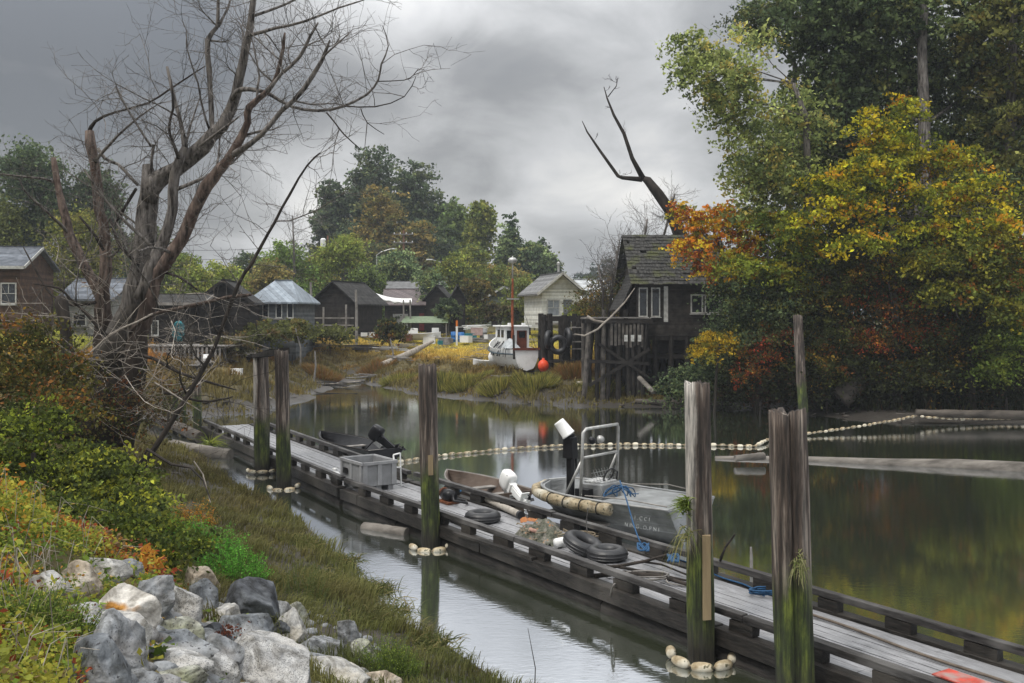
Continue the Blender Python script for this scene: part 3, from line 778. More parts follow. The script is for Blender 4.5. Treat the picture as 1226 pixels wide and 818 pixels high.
    for (Q, RR, wt) in limbs:
        for i in range(3, len(Q) - 1, 2):
            if RR[i] < .035 or rnd.random() < .45: continue
            ax = (Q[i + 1] - Q[i]).normalized(); o = Vector((rnd.gauss(0, 1), rnd.gauss(0, .6), rnd.gauss(.5, .7))); o = (o - ax * o.dot(ax)).normalized() + ax * .5
            q = Q[i].copy(); pts = [q.copy()]; L_ = rnd.uniform(.5, 2.8); r0 = min(RR[i] * .45, rnd.uniform(.02, .055))
            for k in range(6):
                o = (o.normalized() + Vector((rnd.gauss(0, .16), rnd.gauss(0, .12), rnd.gauss(.06, .14)))); q = q + o.normalized() * (L_ / 6); pts.append(q.copy())
                if k > 0:
                    for _q in range(2): grow(q, o.normalized() + Vector((rnd.gauss(0, .8), rnd.gauss(0, .6), rnd.gauss(.1, .7))), rnd.uniform(.35, 1.2), rnd.uniform(.005, .011), 1)
            sb_.tube(pts, [r0 * (1 - .11 * k) for k in range(7)], 6, irr=.2)
    o = sb_.build('side_branches', M['bark'], t, smooth=True); tag(o, kind='stuff')
    for (Q, RR, wt) in limbs:
        for i in range(2, len(Q) - 1):
            pyl = Q[i].z + b.z
            if RR[i] > .38 and rnd.random() < .5: continue
            for _r in range(int(rnd.random() * 2.6)):
                ax = (Q[i + 1] - Q[i]).normalized()
                o = Vector((rnd.gauss(0, 1), rnd.gauss(0, .7), rnd.gauss(0.25, .9)))
                o = (o - ax * o.dot(ax)).normalized() + ax * rnd.uniform(-.1, .8)
                grow(Q[i], o, rnd.uniform(.5, 2.1), rnd.uniform(.007, .015), 2)
    o = tw.build('twigs', M['bark'], t); tag(o, kind='stuff')
    # pale dead lower twigs, a tangle round the foot
    tw.v, tw.f = [], []
    for k in range(150):
        px, py = rnd.gauss(130, 62), rnd.gauss(420, 50)
        p = pt(px, py, rnd.uniform(-3.2, 1.0))
        grow(p, Vector((rnd.gauss(0, 1), rnd.gauss(0, .6), rnd.gauss(-.05, .6))), rnd.uniform(.8, 2.2), rnd.uniform(.006, .014), 1)
    o = tw.build('dead_twigs', M['bark_pale'], t); tag(o, kind='stuff')
    # dark rotten snag beside it
    b2 = gp(83, 24.5); s = thing('tree_stump', 'dark rotten snag standing in the brush left of the dead tree', 'tree stump', b2)
    Q = [P(84, 470, 24.5) - b2, P(82, 432, 24.5) - b2, P(78, 390, 24.5) - b2, P(73, 362, 24.5) - b2, P(71, 354, 24.5) - b2]
    MB().tube([(0, 0, -.3)] + Q, [.22, .2, .15, .13, .16, .07], 10, irr=.3, seed=2).build('snag', M['bark_dark'], s, smooth=True)
dead_tree()

def grow_bare(name, label, cat, base, stems, nt_, spread, m='bark_dark', seed=1, group=None, tl=(.6, 2.2), tr=(.01, .025), lev=2):
    """a leafless shrub or small tree: stems are lists of (world point, radius)"""
    rnd = random.Random(seed); t = thing(name, label, cat, base, group=group)
    tr_ = MB(); tw = MB()
    def grow(p, d, L_, r, lev):
        q = Vector(p); dd = Vector(d).normalized(); pts = [q.copy()]
        for i in range(4):
            dd = (dd + Vector((rnd.gauss(0, .15), rnd.gauss(0, .15), rnd.gauss(0.04, .15)))).normalized()
            q = q + dd * (L_ / 4); pts.append(q.copy())
            if lev > 0 and rnd.random() < .8:
                grow(q, (dd + Vector((rnd.gauss(0, .6), rnd.gauss(0, .6), rnd.gauss(0.1, .5)))).normalized(), L_ * rnd.uniform(.35, .6), r * .55, lev - 1)
        tw.tube(pts, [max(r * (1 - i / 5 * .7), .006) for i in range(5)], 3, cap=False)
    for st in stems:
        pts = [Vector(p) - Vector(base) for p, r in st]; rr = [r for p, r in st]
        tr_.tube(pts, rr, 12, irr=.4, seed=seed)
        for k in range(nt_):
            u = rnd.uniform(.25, 1) * (len(pts) - 1); i = min(int(u), len(pts) - 2); p = pts[i].lerp(pts[i + 1], u - i)
            grow(p, Vector((rnd.gauss(0, 1), rnd.gauss(0, 1), rnd.gauss(.6, .7))), rnd.uniform(*tl) * spread, rnd.uniform(*tr), lev)
    tr_.build('trunk', M[m], t, smooth=True)
    if tw.v: tag(tw.build('twigs', M[m], t), kind='stuff')
    return t

# leaning snag over the shack: thick broken trunk and two long bare limbs
sd = 57.0
sb = gp(832, sd)
def S(px, py, dd=0): return P(px, py, sd + dd)
grow_bare('snag', 'leaning dead snag with two long bare limbs above the shack roof', 'tree', sb,
          [[(sb, .5), (S(828, 340), .45), (S(815, 282), .40), (S(802, 252), .33), (S(788, 232), .32), (S(775, 216), .25), (S(769, 213), .13)],
           [(S(769, 215), .15), (S(745, 213), .11), (S(740, 211), .10), (S(718, 180), .08), (S(703, 158), .05), (S(697, 145), .02)],
           [(S(770, 214), .16), (S(757, 190), .12), (S(747, 160), .10), (S(735, 138), .08), (S(727, 118), .05), (S(723, 104), .02)],
           [(S(728, 116), .035), (S(738, 103), .025), (S(740, 92), .012)]], 3, .5, 'bark_dark', 3, tl=(.5, 1.6))

# ------------------------------------------------------------------ leafy trees
G_DK = [((.085, .12, .055), 4), ((.15, .19, .08), 3), ((.032, .05, .024), 2.4), ((.14, .15, .05), 1.2)]
G_COT = [((.15, .20, .08), 4), ((.24, .29, .11), 3), ((.05, .075, .034), 3), ((.26, .26, .08), 1.5)]
G_LIME = [((.13, .15, .030), 3), ((.17, .17, .035), 2), ((.085, .11, .03), 2)]
G_POP = [((.058, .080, .040), 4), ((.045, .062, .034), 3), ((.085, .10, .04), 2)]
G_OCH = [((.17, .13, .04), 3), ((.13, .12, .035), 2), ((.085, .09, .035), 2)]
G_WIL = [((.15, .18, .035), 3), ((.11, .14, .03), 2), ((.19, .19, .045), 1.5)]
G_YEL = [((.55, .42, .02), 2.4), ((.40, .38, .03), 3.4), ((.19, .22, .025), 3.6), ((.10, .13, .02), 1.6), ((.58, .28, .02), .7)]
G_ORG = [((.80, .27, .03), 3), ((.72, .44, .03), 3), ((.20, .20, .03), 2), ((.35, .10, .02), 1.3)]
G_RED = [((.26, .05, .02), 2), ((.30, .12, .02), 2), ((.08, .055, .02), 3), ((.07, .08, .025), 3)]
G_MIX = [((.045, .055, .018), 4), ((.09, .095, .02), 2), ((.22, .14, .02), 1), ((.16, .06, .015), .7)]

def leafy(name, label, base, trunk, blobs, nsub, per, sr, leaf, pal, m='bark', group=None, seed=0, cat='tree', limbs=True, flat=.65, shell=.45, tone=1.0):
    rng = np.random.default_rng(100 + seed); rnd = random.Random(seed)
    base = Vector(base); t = thing(name, label, cat, base, group=group)
    mb = MB(); pts = [Vector(p) - base for p, r in trunk]; mb.tube([pts[0] - Vector((0, 0, .4))] + pts, [trunk[0][1] * 1.15] + [r for p, r in trunk], 10, irr=.2, seed=seed)
    mb.build('trunk', M[m], t, smooth=True)
    if limbs:
        lb = MB()
        for bl in blobs:
            c = Vector(bl[:3]) - base
            k = min(range(len(pts)), key=lambda i: (pts[i] - c).length + max(0, pts[i].z - c.z) * 3)
            p0 = pts[k]; mid = p0.lerp(c, .5) + Vector((rnd.uniform(-.5, .5), rnd.uniform(-.5, .5), rnd.uniform(-.2, .6)))
            r0 = trunk[k][1] * .38
            lb.tube([p0, mid, c], [r0, r0 * .6, r0 * .25], 6)
            for q in range(7):
                e = c + Vector((rnd.gauss(0, .6) * bl[3], rnd.gauss(0, .6) * bl[4], rnd.gauss(0, .6) * bl[5]))
                lb.tube([mid.lerp(c, rnd.random()), (mid + e) / 2 + Vector((0, 0, .3)), e], [r0 * .35, r0 * .2, r0 * .06], 5)
        lb.build('branches', M[m], t, smooth=True)
    C, c = clumps([(bl[0] - base.x, bl[1] - base.y, bl[2] - base.z) + tuple(bl[3:]) for bl in blobs], nsub, per, sr, pal, rng, flat=flat, shell=shell)
    sz = leaf * rng.uniform(.6, 1.35, len(C))
    leaf_obj('crown', C, sz, np.clip(c * tone, .003, .9), t, rng=rng)
    return t

def pb(px, py, d, rx, ry, rd, w=1.0):
    """a clump of crown given by its place in the view: radii in photo pixels at that distance, depth radius in metres"""
    p = P(px, py, d); return (p.x, p.y, p.z, rx / F * d, rd, ry / F * d, w)

# the tall cottonwood and its neighbours on the right bank
g = gp(1106, 50)
leafy('cottonwood_tree', 'tall grey-trunked cottonwood rising behind the yellow maple at right', g,
      [(g, .40), (P(1108, 300, 50), .36), (P(1107, 150, 50), .30), (P(1104, 60, 50.5), .24), (P(1110, -60, 51.5), .18)],
      [pb(1100, 20, 53, 75, 60, 4, 3), pb(1050, 110, 54, 70, 60, 3.5, 2.4), pb(1160, 110, 54, 60, 70, 3.5, 2.2), pb(1120, -90, 53, 90, 60, 4, 2), pb(1090, 190, 55, 80, 45, 3, 1.6)],
      1250, 32, .42, .125, G_COT, seed=1, shell=.2)
g = gp(1000, 52)
leafy('cottonwood_tree', 'dense dark cottonwood whose crown fills the top centre-right', g,
      [(g, .4), (P(1004, 300, 52), .34), (P(1008, 150, 52), .28), (P(1010, 30, 52), .2)],
      [pb(1005, 50, 52, 48, 70, 3, 3), pb(985, 150, 52, 48, 60, 3, 2.2), pb(1030, 0, 52, 60, 50, 3.4, 2), pb(950, 20, 51, 45, 25, 2, .6), pb(1010, 210, 53, 55, 40, 3, 1.3), pb(1000, -60, 52, 60, 60, 3, 1)],
      1100, 32, .42, .125, G_DK + [((.09, .12, .05), 4)], seed=2, shell=.2)
g = gp(955, 49)
leafy('poplar_tree', 'pale green poplar spreading ragged leafy branches to the left over the sky', g,
      [(g, .3), (P(962, 330, 49), .27), (P(968, 230, 48.5), .22), (P(965, 140, 48), .15), (P(950, 100, 48), .1)],
      [pb(835, 60, 47, 28, 26, 1.2, .9), pb(868, 90, 47, 34, 30, 1.5, 1.3), pb(815, 88, 47, 14, 12, .8, .28), pb(890, 130, 47.5, 34, 34, 1.8, 1.5), pb(905, 175, 48, 38, 36, 2, 1.6), pb(850, 118, 47, 16, 20, 1, .35),
       pb(930, 215, 48.5, 48, 38, 2, 1.7), pb(895, 215, 48.5, 22, 24, 1.5, .7), pb(960, 130, 49, 30, 40, 2, .9), pb(900, 45, 48, 30, 16, 1.2, .4), pb(950, 170, 49, 40, 40, 2, 1.1), pb(900, 255, 49, 35, 22, 2, .7)],
      800, 26, .36, .10, [((.38, .42, .14), 3), ((.27, .32, .10), 3), ((.13, .17, .06), 2), ((.48, .40, .10), 1.0)], seed=3, shell=.2)
g = gp(905, 50)
leafy('alder_tree', 'dark feathery branch hanging from the top edge at upper centre right', gp(925, 55),
      [(gp(925, 55), .25), (P(945, 250, 55), .2), (P(952, 80, 54), .14), (P(930, 20, 54), .08)],
      [pb(915, 20, 53, 38, 18, 1.4, 1), pb(935, 5, 53, 40, 20, 1.4, 1), pb(905, 38, 53, 16, 8, 1, .35), pb(885, 18, 53, 12, 8, 1, .2)], 170, 30, .38, .085, G_DK + [((.07, .08, .03), 3)], seed=4, shell=.15)
g = gp(1205, 50)
leafy('cottonwood_tree', 'olive leaved cottonwood at the far right edge of the view', g,
      [(g, .35), (P(1207, 250, 50), .3), (P(1212, 60, 50), .22), (P(1215, -40, 50), .15)],
      [pb(1205, 40, 50, 45, 60, 3, 2), pb(1220, 150, 50, 50, 60, 3, 2), pb(1190, 230, 49, 45, 45, 3, 1.4), pb(1240, -20, 51, 60, 70, 3, 1.4), pb(1260, 120, 51, 50, 80, 3, 1.2)],
      1000, 32, .42, .125, [((.24, .24, .07), 3), ((.17, .18, .05), 2), ((.06, .08, .03), 3), ((.16, .13, .03), .7)], seed=5)
# background wall of leaves behind them all, so the wood has depth
g = gp(1090, 66)
leafy('fir_tree', 'dark evergreen mass standing deep in the wood behind the cottonwoods', g, [(g, .5), (P(1090, 40, 66), .2)],
      [pb(1000, 220, 64, 70, 60, 3, 1), pb(1090, 240, 66, 90, 70, 3, 1.5), pb(1180, 220, 66, 80, 90, 3, 1.5), pb(1100, 340, 62, 180, 60, 3, 2.5), pb(920, 340, 62, 80, 40, 3, 1), pb(1210, 110, 66, 60, 60, 3, .3)],
      1100, 30, .8, .17, [((.02, .03, .014), 3), ((.03, .042, .018), 2)], seed=6, limbs=False)
# maples
g = gp(1075, 46)
leafy('maple_tree', 'bright yellow maple glowing in front of the dark cottonwoods', g,
      [(g, .2), (P(1072, 380, 46), .17), (P(1068, 260, 46), .12), (P(1070, 170, 46), .06)],
      [pb(1045, 200, 45.5, 40, 22, 1.5, 1.2), pb(1085, 128, 46, 12, 26, .8, .5), pb(1048, 146, 46, 22, 18, .9, .6), pb(1115, 188, 46, 40, 22, 1.4, 1), pb(1015, 243, 45, 50, 22, 1.6, 1), pb(1095, 232, 45, 52, 22, 1.6, 1.3),
       pb(1165, 226, 45, 44, 20, 1.4, .9), pb(1070, 168, 46, 30, 18, 1.2, .8), pb(1150, 190, 46, 28, 14, 1, .4), pb(1125, 272, 44.5, 60, 18, 1.5, 1), pb(1035, 288, 44.5, 40, 16, 1.4, .7), pb(985, 215, 45.5, 30, 16, 1.2, .4), pb(1195, 262, 44, 34, 18, 1.2, .6), pb(965, 262, 45.5, 30, 14, 1.2, .4)],
      700, 26, .32, .095, G_YEL, seed=7, flat=.6, shell=.0)
g = gp(1165, 45)
leafy('maple_tree', 'olive and gold maple leaning over the mud at the right edge', g,
      [(g, .16), (P(1160, 400, 45), .13), (P(1165, 320, 45), .09)],
      [pb(1160, 300, 44, 40, 18, 1.5, 1), pb(1195, 330, 44, 36, 20, 1.5, 1), pb(1140, 345, 44, 34, 14, 1.4, .8), pb(1200, 290, 44, 30, 14, 1.4, .7), pb(1110, 310, 44, 30, 14, 1.2, .7), pb(1215, 370, 43, 26, 14, 1.2, .6)],
      560, 26, .32, .09, [((.24, .23, .03), 3), ((.28, .24, .02), 1.2), ((.10, .12, .022), 4), ((.32, .13, .02), .5)], seed=8, flat=.6, shell=.1)
g = gp(868, 50.5)
leafy('vine_maple', 'orange and gold vine maple draped over the corner of the shack roof', g,
      [(g, .14), (P(866, 380, 50), .12), (P(862, 300, 49.5), .08), (P(850, 262, 49.5), .05)],
      [pb(832, 268, 48.8, 18, 18, 1, 1.3), pb(815, 248, 49.2, 12, 10, .7, .4), pb(840, 300, 48.5, 18, 15, 1, .9), pb(868, 270, 48.8, 26, 15, 1.2, 1), pb(895, 290, 48.6, 28, 16, 1.2, .9), pb(862, 252, 49, 20, 8, 1, .5), pb(820, 290, 48.8, 11, 13, .8, .5), pb(850, 325, 48.3, 20, 12, 1, .7), pb(885, 305, 48.3, 24, 20, 1, .8)],
      300, 26, .24, .088, G_ORG, seed=9, flat=.5, shell=.15)
g = gp(905, 47.5)
leafy('vine_maple', 'yellow-green vine maple right of the orange one, beside the shack windows', g,
      [(g, .14), (P(915, 380, 47.5), .11), (P(920, 300, 47.5), .07)],
      [pb(915, 262, 48, 34, 12, 1.2, 1), pb(940, 285, 47.5, 30, 16, 1.3, 1), pb(905, 320, 47, 34, 15, 1.2, 1), pb(945, 325, 47, 28, 18, 1.2, .9), pb(880, 315, 47.3, 20, 12, 1, .5), pb(970, 290, 47, 28, 22, 1.3, .8)],
      420, 26, .27, .09, [((.22, .26, .035), 3), ((.38, .34, .03), 2), ((.11, .15, .03), 3), ((.45, .25, .02), .9)], seed=10, flat=.5, shell=.2)
g = gp(855, 47.2)
leafy('vine_maple', 'small golden vine maple hanging low over the bank below the shack', g,
      [(g, .08), (P(858, 440, 47), .06), (P(862, 410, 47), .04)],
      [pb(843, 418, 46.8, 14, 8, .7, .8), pb(866, 408, 46.8, 20, 9, .9, 1), pb(850, 402, 46.8, 14, 7, .7, .5)], 85, 30, .2, .07, [((.40, .27, .02), 3), ((.20, .18, .025), 3)], seed=11, flat=.5, limbs=False)

def shrub(name, label, px, d, blobs, nsub, per, sr, leaf, pal, seed=0, group=None, cat='shrub'):
    g = gp(px, d)
    return leafy(name, label, g, [(g, .06), (g + Vector((0, 0, .8)), .04)], blobs, nsub, per, sr, leaf, pal, 'bark_dark', group, seed, cat=cat, limbs=False, shell=.15)
# undergrowth under the right-bank trees
shrub('alder_shrub', 'black-green brush crowding the stilts of the shack on the right', 850, 50, [pb(845, 450, 49.3, 44, 22, 1, 1), pb(880, 420, 49.3, 36, 30, 1, 1), pb(815, 465, 49.2, 30, 10, .8, .4), pb(885, 385, 49.3, 26, 22, 1, .7)], 420, 26, .36, .08, G_DK, 19)
shrub('alder_shrub', 'dark leafy alder bush screening the shack wall', 905, 48, [pb(890, 350, 48, 40, 24, 1.5, 1), pb(930, 370, 47.5, 36, 26, 1.4, 1), pb(900, 395, 47.5, 44, 18, 1.4, .8)], 420, 30, .35, .08, G_DK + [((.10, .10, .02), 2)], 20)
shrub('red_shrub', 'deep red huckleberry bush by the leaning bank piling', 910, 46.6, [pb(912, 420, 46.5, 22, 22, 1, 1), pb(895, 445, 46.5, 18, 12, 1, .6), pb(925, 400, 46.5, 20, 10, 1, .5)], 150, 26, .28, .06, G_RED, 21)
shrub('red_shrub', 'rust red thicket of twigs and leaves in the middle of the right wood', 1070, 46, [pb(1070, 365, 45.5, 40, 22, 1.2, 1), pb(1050, 400, 45.5, 40, 20, 1.2, 1), pb(1100, 390, 45.5, 36, 22, 1.2, 1)], 260, 24, .3, .058, G_RED, 22)
shrub('alder_shrub', 'low olive bush between the red thicket and the bank piling', 990, 46.3, [pb(985, 350, 46.5, 36, 26, 1.3, 1), pb(1000, 400, 46, 34, 28, 1.3, 1), pb(975, 430, 46, 30, 22, 1.2, .8), pb(1015, 440, 46, 36, 16, 1.2, .6)], 430, 28, .34, .072, G_MIX, 23)
shrub('alder_shrub', 'bright green bush at the right edge above the mud', 1205, 44, [pb(1208, 405, 43.6, 26, 26, 1.2, 1), pb(1190, 440, 43.6, 20, 16, 1, .6)], 170, 30, .3, .075, [((.12, .17, .03), 3), ((.17, .20, .03), 2), ((.06, .08, .02), 3)], 24)
shrub('alder_shrub', 'dark mixed brush along the right bank below the maple', 1120, 46, [pb(1140, 400, 45.5, 44, 24, 1.4, 1), pb(1110, 440, 45.5, 60, 16, 1.3, 1), pb(1180, 380, 45.5, 36, 26, 1.4, 1), pb(1040, 320, 46, 50, 26, 1.5, 1), pb(1110, 345, 46, 50, 24, 1.5, 1)], 720, 28, .38, .075, G_MIX, 25)

shrub('alder_shrub', 'black-green thicket low on the bank between red thicket and right edge', 1150, 47, [pb(1130, 440, 46.5, 60, 34, 1.4, 1.4), pb(1200, 440, 46.5, 44, 36, 1.4, 1.2), pb(1060, 450, 46.5, 50, 26, 1.3, 1), pb(1180, 470, 46, 60, 14, 1.2, .8)], 900, 28, .42, .078, [((.022, .028, .012), 4), ((.045, .05, .018), 2), ((.06, .035, .015), 1)], 26)
shrub('alder_shrub', 'dark thicket low on the bank right of the red huckleberry bush', 960, 48, [pb(950, 440, 47.5, 40, 34, 1.4, 1.2), pb(1000, 455, 47.5, 44, 26, 1.3, 1), pb(900, 460, 48, 40, 20, 1.3, .8), pb(960, 390, 48, 40, 30, 1.3, 1)], 760, 28, .42, .078, [((.022, .028, .012), 4), ((.05, .055, .018), 2), ((.06, .03, .015), 1)], 27)
shrub('alder_shrub', 'shadowy leafy middle storey between the maples', 1030, 49, [pb(1000, 300, 49, 50, 40, 1.6, 1.2), pb(1060, 330, 49, 60, 36, 1.6, 1.4), pb(1130, 330, 49, 60, 50, 1.6, 1.4), pb(1190, 340, 49, 50, 60, 1.6, 1.4), pb(960, 350, 50, 46, 40, 1.6, 1), pb(1100, 280, 50, 80, 30, 1.6, 1.2)], 1500, 28, .5, .09, [((.028, .038, .014), 4), ((.05, .065, .02), 2.5), ((.10, .09, .02), 1)], 28)
# tall trees far behind the houses
def far_tree(label, px, top, wpx, d, pal, n=230, leaf=.2, group='trees behind the houses', name='broadleaf_tree', seed=0, tone=1.0, low=.12, per=24):
    g = gp(px, d); rnd = random.Random(seed * 7 + 1); H = P(px, top, d).z - g.z; R = wpx / F * d / 2
    bl = []
    for k in range(14):
        u = rnd.uniform(low + .12, .88); w = R * (1.05 - .5 * max(0, u - .5) / .5) 
        bl.append((g.x + rnd.uniform(-.5, .5) * w, g.y + rnd.uniform(-.4, .4) * w, g.z + H * u, w * rnd.uniform(.4, .62), w * .5, H * rnd.uniform(.10, .17), 1))
    bl.append((g.x, g.y, g.z + H * .82, R * .4, R * .4, H * .17, 1.1)); bl.append((g.x, g.y, g.z + H * .4, R * .8, R * .6, H * .25, 1.5))
    return leafy(name, label, g, [(g, .18 + H * .012), (g + Vector((0, 0, H * .5)), .12 + H * .006), (g + Vector((0, 0, H * .9)), .06)], bl, int(n * 2.3), per, R * .10 + .20, leaf * .95, pal, 'bark', group, 300 + seed, limbs=False, tone=tone * 1.75, shell=.25)
T = [("tall grey-green poplar, highest of the distant grove", 440, 178, 92, 150, G_POP, 420, .30), ("broad grey-green poplar right of the highest one", 497, 188, 92, 152, G_POP, 420, .30),
     ("narrow poplar on the left edge of the distant grove", 402, 212, 52, 148, G_POP, 230, .28), ("short dark poplar low on the grove's left flank", 388, 248, 42, 146, G_POP, 160, .28),
     ("ochre-tinted poplar in front of the distant grove", 452, 214, 74, 140, G_OCH, 300, .27), ("second ochre poplar, lower, right of the first", 500, 262, 66, 138, G_OCH, 230, .27),
     ("fresh green poplar at the grove's right shoulder", 545, 232, 66, 150, [((.085, .12, .04), 3), ((.11, .14, .04), 2)], 300, .28), ("yellow-green birch closing the grove on the right", 576, 240, 40, 142, G_LIME, 230, .26),
     ("dark slender cypress-like tree right of the grove", 611, 254, 40, 140, G_DK, 200, .26), ("round dark tree beside the slender dark one", 640, 286, 56, 138, G_DK, 240, .26),
     ("small dark tree nearest the white cottage's left", 662, 306, 34, 150, G_POP, 130, .26)]
for i, (lab, px, top, w, d, pal, n, lf) in enumerate(T): far_tree(lab, px, top, w, d, pal, n, lf, seed=i)
T2 = [("golden-green willow behind the dark barn", 412, 278, 78, 112, G_WIL, 300, .17), ("rounded green willow left of the golden one", 345, 290, 86, 110, [((.10, .15, .035), 3), ((.13, .17, .04), 2)], 300, .17),
      ("low yellow-green willow above the gabled shack", 262, 312, 70, 98, G_WIL, 230, .16), ("bushy olive tree right behind the dead tree", 215, 300, 66, 100, [((.09, .12, .03), 3), ((.13, .14, .03), 2)], 230, .16),
      ("large dull green tree at the far left", 40, 172, 150, 92, [((.045, .065, .032), 4), ((.065, .085, .036), 2)], 650, .18), ("dull green tree between far left tree and dead tree", 118, 192, 84, 94, [((.045, .065, .034), 4), ((.065, .08, .036), 2)], 360, .18),
      ("yellowish willow under the far left trees", 90, 250, 110, 86, [((.10, .11, .025), 3), ((.14, .13, .03), 2)], 360, .15), ("olive thicket tree behind the dark slate-roofed house", 10, 235, 70, 88, [((.08, .09, .025), 3)], 200, .15),
      ("dark spruce-like tree above the long metal roof", 480, 296, 64, 118, G_DK, 260, .18), ("bright green tree right of the long metal roof", 548, 300, 56, 112, G_LIME, 220, .17),
      ("light olive tree left of the green cottage", 590, 318, 52, 112, [((.12, .13, .03), 2), ((.09, .11, .03), 3), ((.2, .14, .04), .6)], 200, .16),
      ("olive shrubby tree behind the mast of the boat", 628, 330, 52, 105, [((.10, .12, .03), 3), ((.15, .14, .03), 1)], 180, .15), ("greenish tree behind the golden willow's left side", 375, 300, 60, 118, G_OCH, 180, .17),
      ("grey-green tree behind the gabled shack", 300, 298, 56, 120, G_POP, 190, .17), ("brownish-green low tree left of the dark barn", 172, 268, 60, 104, [((.07, .085, .028), 3)], 180, .16),
      ("dark bushy tree over the low sheds", 518, 322, 46, 100, G_DK, 160, .15), ("mid green hedge tree between willow and dark barn", 440, 312, 60, 108, [((.09, .12, .03), 3), ((.05, .07, .025), 2)], 200, .16),
      ("dull willow left of the bare thin tree", 318, 306, 60, 104, G_OCH, 200, .16), ("bright willow just right of the dead trunk", 232, 318, 60, 90, G_WIL, 220, .15), ("deep green tree beneath the ochre poplars", 455, 290, 70, 132, [((.05, .065, .025), 3), ((.09, .08, .03), 2)], 240, .2),
      ("deep green tree at the foot of the highest poplar", 418, 262, 70, 144, G_POP, 260, .24), ("deep green tree at the foot of the broad poplar", 520, 268, 80, 144, G_POP, 280, .24), ("leafy tree filling the grove's lower right", 560, 290, 60, 134, G_LIME, 220, .2),
      ("scrubby tree at the foot of the slender dark tree", 615, 318, 60, 126, G_OCH, 180, .19), ("grey-green tree right of the round dark tree", 700, 330, 60, 120, G_POP, 180, .18), ("brown-tinged tree behind the white cottage", 735, 338, 50, 112, G_OCH, 150, .17)]
for i, (lab, px, top, w, d, pal, n, lf) in enumerate(T2): far_tree(lab, px, top, w, d, pal, n, lf, seed=40 + i, low=-.1)
# the wood closing the view a long way off
def far_wood():
    rng = np.random.default_rng(5); bl = []
    for px in range(-60, 1400, 26):
        d = 330 + 40 * math.sin(px * .05); top = 318 + 12 * math.sin(px * .031) + 6 * math.sin(px * .13)
        if px < 560: top += 4
        bl.append(pb(px, (top + 385) / 2, d, 22, (385 - top) / 2, 8, 1))
    C, c = clumps(bl, 2400, 16, 1.6, [((.035, .055, .04), 3), ((.05, .065, .045), 2)], rng)
    o = leaf_obj('distant_wood', C, .75 * rng.uniform(.6, 1.4, len(C)), c, rng=rng)
    tag(o, 'far-off wooded skyline fading behind the houses', 'wood', kind='stuff')
far_wood()
# bare twiggy bushes at the shack
b = gp(748, 60)
grow_bare('bare_shrub', 'grey leafless shrub tree behind the front gable of the shack', 'shrub', b, [[(b, .12), (P(742, 350, 60), .08), (P(738, 300, 60), .05)], [(b, .12), (P(765, 330, 60), .08), (P(775, 262, 60), .05)], [(b, .1), (P(790, 300, 60), .08), (P(808, 232, 60), .04)]], 60, 1.0, 'bark', 12, tl=(.6, 2.2), tr=(.010, .022))
b = gp(722, 59)
grow_bare('bare_shrub', 'second grey leafless shrub, left of the shack gable', 'shrub', b, [[(b, .1), (P(722, 350, 59), .06), (P(716, 318, 59), .04)], [(b, .1), (P(735, 330, 59), .06), (P(742, 290, 59), .03)]], 60, .8, 'bark', 13, tl=(.6, 2.0), tr=(.010, .02))
b = gp(352, 108)
grow_bare('bare_tree', 'thin leafless tree against the sky left of the grove', 'tree', b, [[(b, .2), (P(352, 300, 108), .12), (P(350, 258, 108), .05)]], 40, 1.7, 'bark', 14, tl=(.8, 2.6), tr=(.015, .035))
shrub('autumn_shrub', 'rust and olive bush growing before the white cottage', 715, 66, [pb(712, 358, 66, 22, 18, 1.2, 1), pb(735, 345, 66, 20, 18, 1.2, 1), pb(725, 372, 65, 26, 8, 1.2, .7)], 220, 22, .4, .085, [((.10, .085, .03), 3), ((.2, .12, .025), 1.6), ((.07, .08, .03), 2)], 30)
# ------------------------------------------------------------------ houses
def siding(name, c1, c2, board=.18, vertical=False, rough=.85, c3=None):
    if name in MATS: return MATS[name]
    m = mat(name, c1, c2, 2.5, rough, (1, 1, 1), 0, c3=c3)
    nt = m.node_tree; N, L = nt.nodes.new, nt.links.new; bs = nt.nodes['Principled BSDF']
    tc = N("ShaderNodeTexCoord"); sp = N("ShaderNodeSeparateXYZ"); L(tc.outputs['Object'], sp.inputs[0])
    src = sp.outputs[2]
    if vertical:
        a = N("ShaderNodeMath"); a.operation = 'ADD'; L(sp.outputs[0], a.inputs[0]); L(sp.outputs[1], a.inputs[1]); src = a.outputs[0]
    d = N("ShaderNodeMath"); d.operation = 'DIVIDE'; L(src, d.inputs[0]); d.inputs[1].default_value = board
    fr = N("ShaderNodeMath"); fr.operation = 'FRACT'; L(d.outputs[0], fr.inputs[0])
    fl = N("ShaderNodeMath"); fl.operation = 'FLOOR'; L(d.outputs[0], fl.inputs[0])
    wn = N("ShaderNodeTexWhiteNoise"); wn.noise_dimensions = '1D'; L(fl.outputs[0], wn.inputs[1])
    r = N("ShaderNodeValToRGB"); L(fr.outputs[0], r.inputs[0])
    r.color_ramp.elements[0].position = .0; r.color_ramp.elements[0].color = (.15, .15, .15, 1)
    r.color_ramp.elements[1].position = .14; r.color_ramp.elements[1].color = (1, 1, 1, 1)
    mr = N("ShaderNodeMapRange"); L(wn.outputs[0], mr.inputs[0]); mr.inputs[3].default_value = .72; mr.inputs[4].default_value = 1.2
    src_c = bs.inputs['Base Color'].links[0].from_socket
    m1 = N("ShaderNodeVectorMath"); m1.operation = 'SCALE'; L(src_c, m1.inputs[0]); L(mr.outputs[0], m1.inputs[3])
    L(m1.outputs[0], bs.inputs['Base Color'])
    bp = N("ShaderNodeBump"); bp.inputs['Strength'].default_value = .9; bp.inputs['Distance'].default_value = .03
    L(r.outputs[0], bp.inputs['Height']); L(bp.outputs[0], bs.inputs['Normal'])
    return m
